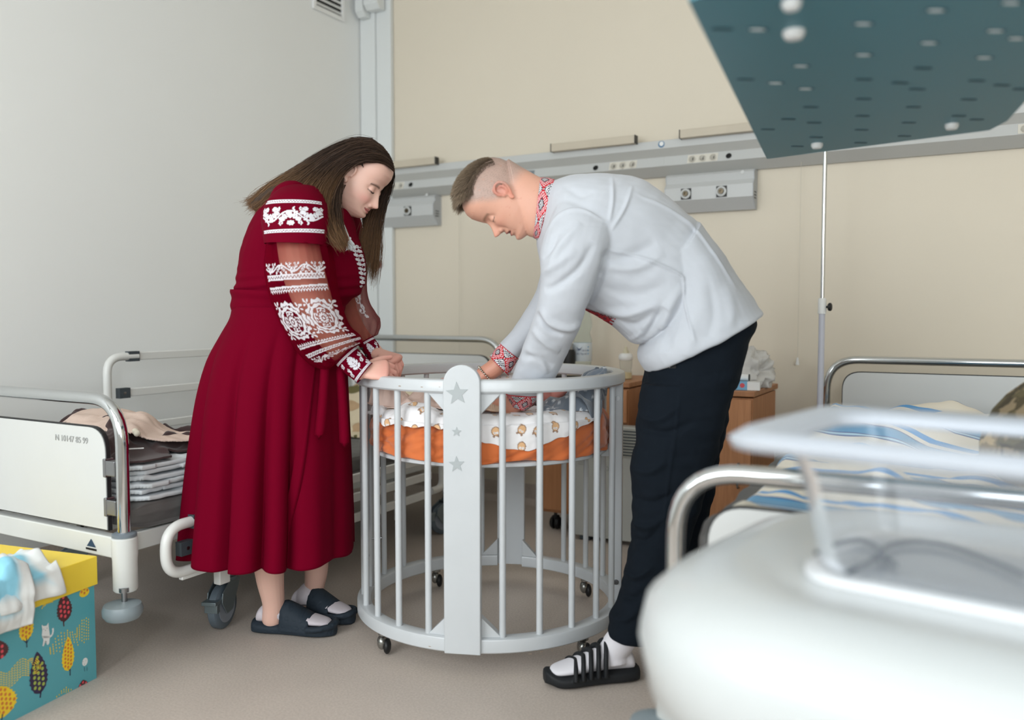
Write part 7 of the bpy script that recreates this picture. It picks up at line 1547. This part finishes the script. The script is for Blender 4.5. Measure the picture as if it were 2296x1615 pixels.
# ---- cropped hair
mhair = mat('ash_brown_cropped_hair', (128, 104, 80), .55, attr='Col')
rng = np.random.RandomState(2); Vs, Fs, Cs = [], [], []; b = 0
def scalp(u, v):    # u across, v from forehead (0) over the crown to the back (1)
    an = PI * (.325 + .50 * v); lon = u * 1.18; x = .0785 * math.sin(lon) * (1.0 - .02 * v); y = .098 * math.cos(an) * math.cos(lon) ** .25; zz = .128 + .1005 * math.sin(an) * (math.cos(lon) ** .8 * .72 + .28); return x, y, zz
def hgrow(u, v): return smoothstep(1.08, .55, abs(u) + .22 * v * v)
for i in range(16000):
    u, v = rng.uniform(-1, 1), rng.rand() ** .9; g_ = float(hgrow(u, v)); short = g_ < .3
    if rng.rand() > .35 + g_: continue
    x, y, zz = scalp(u, v); p = HM.w(x, y, zz); nn = nrm(p - HM.w(0, 0, .12)); L = ((.024 * (1 - v) ** .5 + .010) * g_ + .003) * rng.uniform(.7, 1.2)
    d = nrm(HM.F * (1.0 - .5 * v) + nn * (.95 if g_ > .5 else .35) + HM.X * rng.normal() * .14 + HM.U * rng.normal() * .1 - HM.U * (.45 if v < .15 else 0)); p = p - nn * .002
    q = [p, p + d * L * .5, p + d * L + (HM.F * .15 - HM.U * .1) * L]; r_ = np.array([.00065, .0005, .0002]) * (.5 + .5 * g_); u_ = nrm(np.cross(d, rng.normal(size=3))); w2 = np.cross(d, u_)
    for k in range(3):
        for a in (0, 2.1, 4.2): Vs.append(q[k] + (u_ * math.cos(a) + w2 * math.sin(a)) * r_[k])
    for k in range(2):
        for s_ in range(3): Fs.append((b + k * 3 + s_, b + k * 3 + (s_ + 1) % 3, b + k * 3 + 3 + (s_ + 1) % 3, b + k * 3 + 3 + s_))
    b += 9; sh = rng.rand(); c_a, c_b = lin((62, 50, 42)), lin((118, 98, 80)); cc = c_a * (1 - sh) + c_b * sh; kk = [0, .25, .6]; tip = lin((176, 156, 130)); Cs += [cc * (1 - kk[i2 // 3] * g_) + tip * kk[i2 // 3] * g_ for i2 in range(9)]
mb = MB(); mb.add(np.array(Vs), Fs); mhair_o = obj('cropped_hair', mb, mhair, man, auto=180, col=np.array(Cs))
G_ = np.array([[HM.w(*scalp(u, v)) + nrm(HM.w(*scalp(u, v)) - HM.w(0, 0, .12)) * .0022 for u in np.linspace(-.60, .60, 30)] for v in np.linspace(0.02, .93, 40)])
mb = MB(); mb.grid(G_); obj('hair_base', mb, mat('dense_hair_base', (92, 76, 62), .8), mhair_o, auto=180)
# ---- socks and sandals
wsock = mat('white_sock', (222, 220, 226), .85, bump=.2, bscale=600); blk = mat('black_foam_sandal', (30, 32, 35), .6, spec=.3)
def sandal(heel, toe, ankle, vis=True):
    D = nrm(toe - heel); X = np.cross(D, UZ); L = np.linalg.norm(toe - heel)
    mb = MB(); foot_blob(mb, heel, toe, .043, .058, .030); a0_ = heel + D * .06; P_ = crom(np.array([a0_ + UZ * .05, a0_ + UZ * .085, ankle]), 4); mb.tube(P_, [.043] * (len(P_) - 1) + [.041], 20)
    me = remesh(mb, .004, 4, .6); mesh_obj('sock', me, wsock, MF, man)
    mb = MB(); rings = []
    for s_, ww in ((-.05, .30), (-.03, .65), (.05, .86), (.2, .94), (.4, .92), (.6, 1.02), (.78, 1.12), (.92, 1.0), (1.02, .72), (1.07, .35)):
        c = heel + D * L * s_; ww *= .050; up = .036; rings.append([c + X * ww * math.copysign(abs(math.cos(t)) ** .6, math.cos(t)) + UZ * (up / 2 + .001 + (.008 if s_ > .95 else 0) + up / 2 * math.copysign(abs(math.sin(t)) ** .6, math.sin(t))) for t in np.linspace(0, 2 * PI, 29)[:-1]])
    mb.loft(crom_r(rings)); sole = None
    for k, s0 in enumerate((.40, .49, .58, .67, .76)):
        hh = .112 - .0125 * k; ww = .0485 + .0022 * k
        arc_ = [heel + D * L * (s0 - .06 * (1 - abs(math.cos(t)))) + X * ww * math.cos(t) + UZ * (.022 + (hh - .022) * abs(math.sin(t)) ** .85) for t in np.linspace(-.1, PI + .1, 26)]; mb.tube(arc_, [(.0070, .0100)] * 26, 12)
    me = remesh(mb, .0032, 2, .5); mesh_obj('slotted_sandal', me, blk, MF, man)
sandal(mh1, mt1, S(1404, 1420, 2.345)); sandal(q_h, q_t, S(1490, 1330, 2.71))
# ================================================================ baby and cloths in the crib
BF = (-.03, 2.75)
mb = MB(); zt_ = ZM1 + .008
limb(mb, [(992, 893, 2.76, .050), (1002, 897, 2.76, .047)])
def lb_(pts, seg=16): 
    P = crom(np.array(pts), 5); mb.tube(P[:, :3], list(P[:, 3]), seg); mb.ball(P[0, :3], P[0, 3], 14); mb.ball(P[-1, :3], P[-1, 3], 14)
hb = np.array([-.218, 2.76, zt_ + .040]); mb.ball(hb, (.060, .050, .056), 22); mb.ball(hb + [.012, -.01, .022], (.035, .036, .035), 18)
mb.ball(hb + [.020, .000, .057], (.007, .007, .006), 10)      # nose
for s_ in (-1, 1): mb.ball(hb + [.010, .047 * s_, .0], (.012, .007, .014), 10)
lb_([(-.18, 2.76, zt_ + .045, .030), (-.14, 2.76, zt_ + .046, .045), (-.08, 2.76, zt_ + .048, .052), (-.01, 2.76, zt_ + .05, .050), (.03, 2.76, zt_ + .05, .045)])
for s_, f in ((-1, ((.04, -.03), (.09, .055), (.125, .045), (.165, .062))), (1, ((.04, .03), (.085, .09), (.105, .10), (.120, .135)))):
    (x0, y0), (x1, z1), (x2, z2), (x3, z3) = f
    lb_([(.03, 2.76 + y0 * 1.0, zt_ + .045, .030), (x1, 2.76 + s_ * .05, zt_ + z1, .026), (x2, 2.75 + s_ * .045, zt_ + z2 - .01, .020), (x3 - .01, 2.745 + s_ * .04, zt_ + z3 - .012, .015)])
    lb_([(x3 - .008, 2.745 + s_ * .04, zt_ + z3 - .014, .014), (x3 + .006, 2.743 + s_ * .04, zt_ + z3 + .006, .014), (x3 + .016, 2.740 + s_ * .04, zt_ + z3 + .026, .011)])
    for k in range(5): mb.ball(np.array([x3 + .018 + .001 * k, 2.740 + s_ * .04 + (k - 2) * .006 * s_, zt_ + z3 + .034 - .0016 * k * k * .5]), .0048 if k else .0062, 8)
for s_ in (-1, 1):
    lb_([(-.15, 2.76 + s_ * .04, zt_ + .05, .020), (-.13, 2.76 + s_ * .085, zt_ + .05, .019), (-.10, 2.76 + s_ * .10, zt_ + .062, .016), (-.075, 2.76 + s_ * .095, zt_ + .075, .013)])
    for k in range(5): mb.tube([np.array([-.078, 2.76 + s_ * (.088 + .004 * k), zt_ + .078]), np.array([-.058 - (.012 if k == 0 else 0), 2.76 + s_ * (.086 + .006 * k), zt_ + .082])], [.0045, .0036], 8)
me = remesh(mb, .0026, 3, .5); V = mverts(me); col = np.tile(lin((206, 132, 120)), (len(V), 1)); hd = (V[:, 0] < -.235) | ((V[:, 0] < -.20) & (V[:, 2] < zt_ + .05)); hd &= V[:, 0] < -.19; col[hd] = lin((64, 44, 36))
baby = mesh_obj('person', me, skin_mat('rosy_baby_skin', (206, 132, 120)), BF, None, col); tag(baby, 'newborn baby lying on its back in the crib, bare feet up, under the man\'s hands', 'person')
mb = MB()
rings = sil_rings([(0, 0, 0, 0, 1, 1)] * 2) if False else None
P = crom(np.array([(-.175, 2.76, zt_ + .045, .036), (-.14, 2.76, zt_ + .047, .052), (-.08, 2.76, zt_ + .049, .060), (-.01, 2.76, zt_ + .052, .060), (.035, 2.76, zt_ + .052, .056), (.055, 2.76, zt_ + .055, .045)]), 6); mb.tube(P[:, :3], [(r, r) for r in P[:, 3]], 28)
for s_ in (-1, 1): Q = crom(np.array([(-.15, 2.76 + s_ * .035, zt_ + .05, .030), (-.13, 2.76 + s_ * .085, zt_ + .05, .026), (-.105, 2.76 + s_ * .098, zt_ + .060, .022)]), 5); mb.tube(Q[:, :3], list(Q[:, 3]), 16)
me = remesh(mb, .004, 4, .5); V = mverts(me); col = owl_colors(np.stack([V[:, 0], V[:, 1], -V[:, 2]], -1) * 2.2, 3, (222, 218, 216)); mesh_obj('bodysuit', me, mat('printed_white_bodysuit', (222, 218, 216), .85, attr='Col'), BF, baby, col)
# starry blue-grey blanket bunched up against the right rail
def star_cols(V):
    c = np.tile(lin((112, 122, 134)), (len(V), 1)); s_ = noise(V, 9, 4); c = blend(c, (150, 156, 162), np.clip(s_ * 1.2, 0, 1) * .6); c = blend(c, (70, 84, 104), np.clip(-s_ - .3, 0, 1))
    g = np.floor(V / .020); h = np.modf(np.abs(np.sin(g @ np.array([127.1, 311.7, 74.7])) * 43758.5))[0]; f = V / .020 - g - .5; r = np.hypot(f[:, 0], np.hypot(f[:, 1], f[:, 2])); c[(r < .20 + .12 * h) & (h > .45)] = lin((204, 208, 212)); return c
blank_m = mat('starry_grey_fleece', (112, 122, 134), .95, attr='Col', sheen=.5, bump=.4, bscale=260)
def bunched():
    nu, nv = 150, 110; a = np.linspace(0, 1, nu)[:, None]; b = np.linspace(0, 1, nv)[None, :]
    # a: left to right, b: front to back
    Xc = .075 + .285 * a + .02 * np.sin(b * 6); Yc = 2.545 + .42 * b + .05 * a + 0 * a
    rr = np.hypot(Xc - KA, Yc - KD); f = np.minimum(1, .385 / rr); Xc = KA + (Xc - KA) * f; Yc = KD + (Yc - KD) * f; rr = np.hypot(Xc - KA, Yc - KD)
    base = ZM1 + .020 + .030 * smoothstep(0, .5, a) + .045 * smoothstep(.45, 1, a) + .02 * smoothstep(.3, .9, b)
    q = np.stack([Xc, Yc], -1); n1 = noise(q * [1.2, .8], 4.2, 17); n2 = -np.abs(noise(q, 5.5, 23)); Z = base + n1 * .020 + n2 * .045 + .015
    ed = np.clip(np.minimum(np.minimum(a, 1 - a * .6) + 0 * b, np.minimum(b, 1 - b) + 0 * a) / .10, 0, 1); Z = (ZM1 + .014) * (1 - ed) + Z * ed
    Z = Z - .010 * smoothstep(.93, 1, a) 
    P = np.stack([Xc, Yc, np.maximum(Z, ZM1 + .012)], -1); mb = MB(); mb.grid(P); return obj('starry_blanket', mb, blank_m, frame=(KA, KD, 0), auto=180, col=star_cols(P.reshape(-1, 3)), solid=.006)
o = bunched(); put(o, (KA, KD)); tag(o, 'blue-grey fleece blanket with white stars bunched against the right side of the crib', 'blanket')
# corner of that blanket standing up over the rail + hanging corner in front, as parts
mb = MB(); pk = [S(1318, 850, 2.98), S(1326, 832, 2.98), S(1340, 827, 2.97), S(1356, 832, 2.96), S(1366, 846, 2.95)]
q = crom(np.array(pk), 6); G_ = np.stack([q + np.array([0, 0, 0]), q + np.array([.004, -.012, -.012]), q + np.array([.006, -.01, -.035]), q * [1, 1, 0] + np.array([.0, .0, ZM1 + .07])], 1); mb.grid(G_); obj('raised_corner', mb, blank_m, o, auto=180, col=star_cols(np.vstack(mb.v)), solid=.006, sub=1)
mb = MB(); a_ = [kp(R(f), .402, z) for f, z in ((56, .80), (60, .74), (64, .708), (68, .698), (71, .72), (72, .78))]; top = [kp(R(f), .34, .80) for f in (54, 58, 62, 66, 70, 72)]
G_ = np.stack([np.array(top), (np.array(top) + np.array(a_)) / 2 + [0, 0, .03], np.array([x_ * [1, 1, 0] + [0, 0, .775] for x_ in a_]), np.array(a_)], 1); mb.grid(G_); obj('hanging_corner', mb, blank_m, o, auto=180, col=star_cols(np.vstack(mb.v)), solid=.006, sub=2)
# pale pink garment held up by the woman's hand
pink2 = mat('pale_pink_cotton', (222, 196, 184), .9, bump=.25, bscale=300)
def garment():
    nu, nv = 90, 80; a = np.linspace(0, 1, nu)[:, None]; b = np.linspace(0, 1, nv)[None, :]; topp = np.array([S(834, 868, 2.70), S(866, 850, 2.66), S(888, 850, 2.66), S(902, 868, 2.68)]); bot = np.array([S(820, 930, 2.76), S(850, 940, 2.66), S(900, 936, 2.60), S(945, 930, 2.62)])
    T_ = np.array([[np.interp(x_, np.linspace(0, 1, 4), topp[:, c]) for c in range(3)] for x_ in np.linspace(0, 1, nu)]); B_ = np.array([[np.interp(x_, np.linspace(0, 1, 4), bot[:, c]) for c in range(3)] for x_ in np.linspace(0, 1, nu)])
    P = T_[:, None] * (1 - b[..., None]) + B_[:, None] * b[..., None]; P[..., 1] += (np.sin(a * 17 + b * 2) * .010 + np.sin(a * 31 - b * 3) * .004) * (.3 + b); 
    P[..., 2] = np.maximum(P[..., 2], ZM1 + .022); mb = MB(); mb.grid(P); return obj('pink_garment', mb, pink2, frame=(KA, KD, 0), auto=180, solid=.003)
o = garment(); put(o, (KA, KD)); tag(o, 'pale pink garment held up in the crib by the woman\'s fingers', 'clothes')
o = cloth('ruffled_pink_cloth', [(-.40, 2.66), (-.30, 2.56), (-.18, 2.54), (-.12, 2.62), (-.13, 2.70), (-.24, 2.74), (-.36, 2.78)], lambda X, Y: ZM1 + .022 + .0 * X + .028 * np.exp(-((X + .27) / .08) ** 2 - ((Y - 2.66) / .07) ** 2), pink2, 33, amp=.045, sc=9, thick=.004, res=.005, edge=.02, frame=(KA, KD, 0)); put(o, (KA, KD)); tag(o, 'crumpled pale pink ruffled cloth lying in the left half of the crib', 'clothes')
o = cloth('ribbed_beige_cloth', [(-.20, 2.50), (-.10, 2.46), (-.02, 2.47), (-.03, 2.56), (-.12, 2.60), (-.21, 2.58)], lambda X, Y: ZM1 + .024 + .032 * np.exp(-((X + .12) / .06) ** 2 - ((Y - 2.53) / .05) ** 2), mat('ribbed_beige_cotton', (222, 190, 164), .9, bump=.6, bscale=60, wave='X'), 37, amp=.02, sc=6, thick=.004, res=.005, edge=.02, frame=(KA, KD, 0)); put(o, (KA, KD)); tag(o, 'ribbed beige cloth folded beside the star post inside the crib', 'clothes')
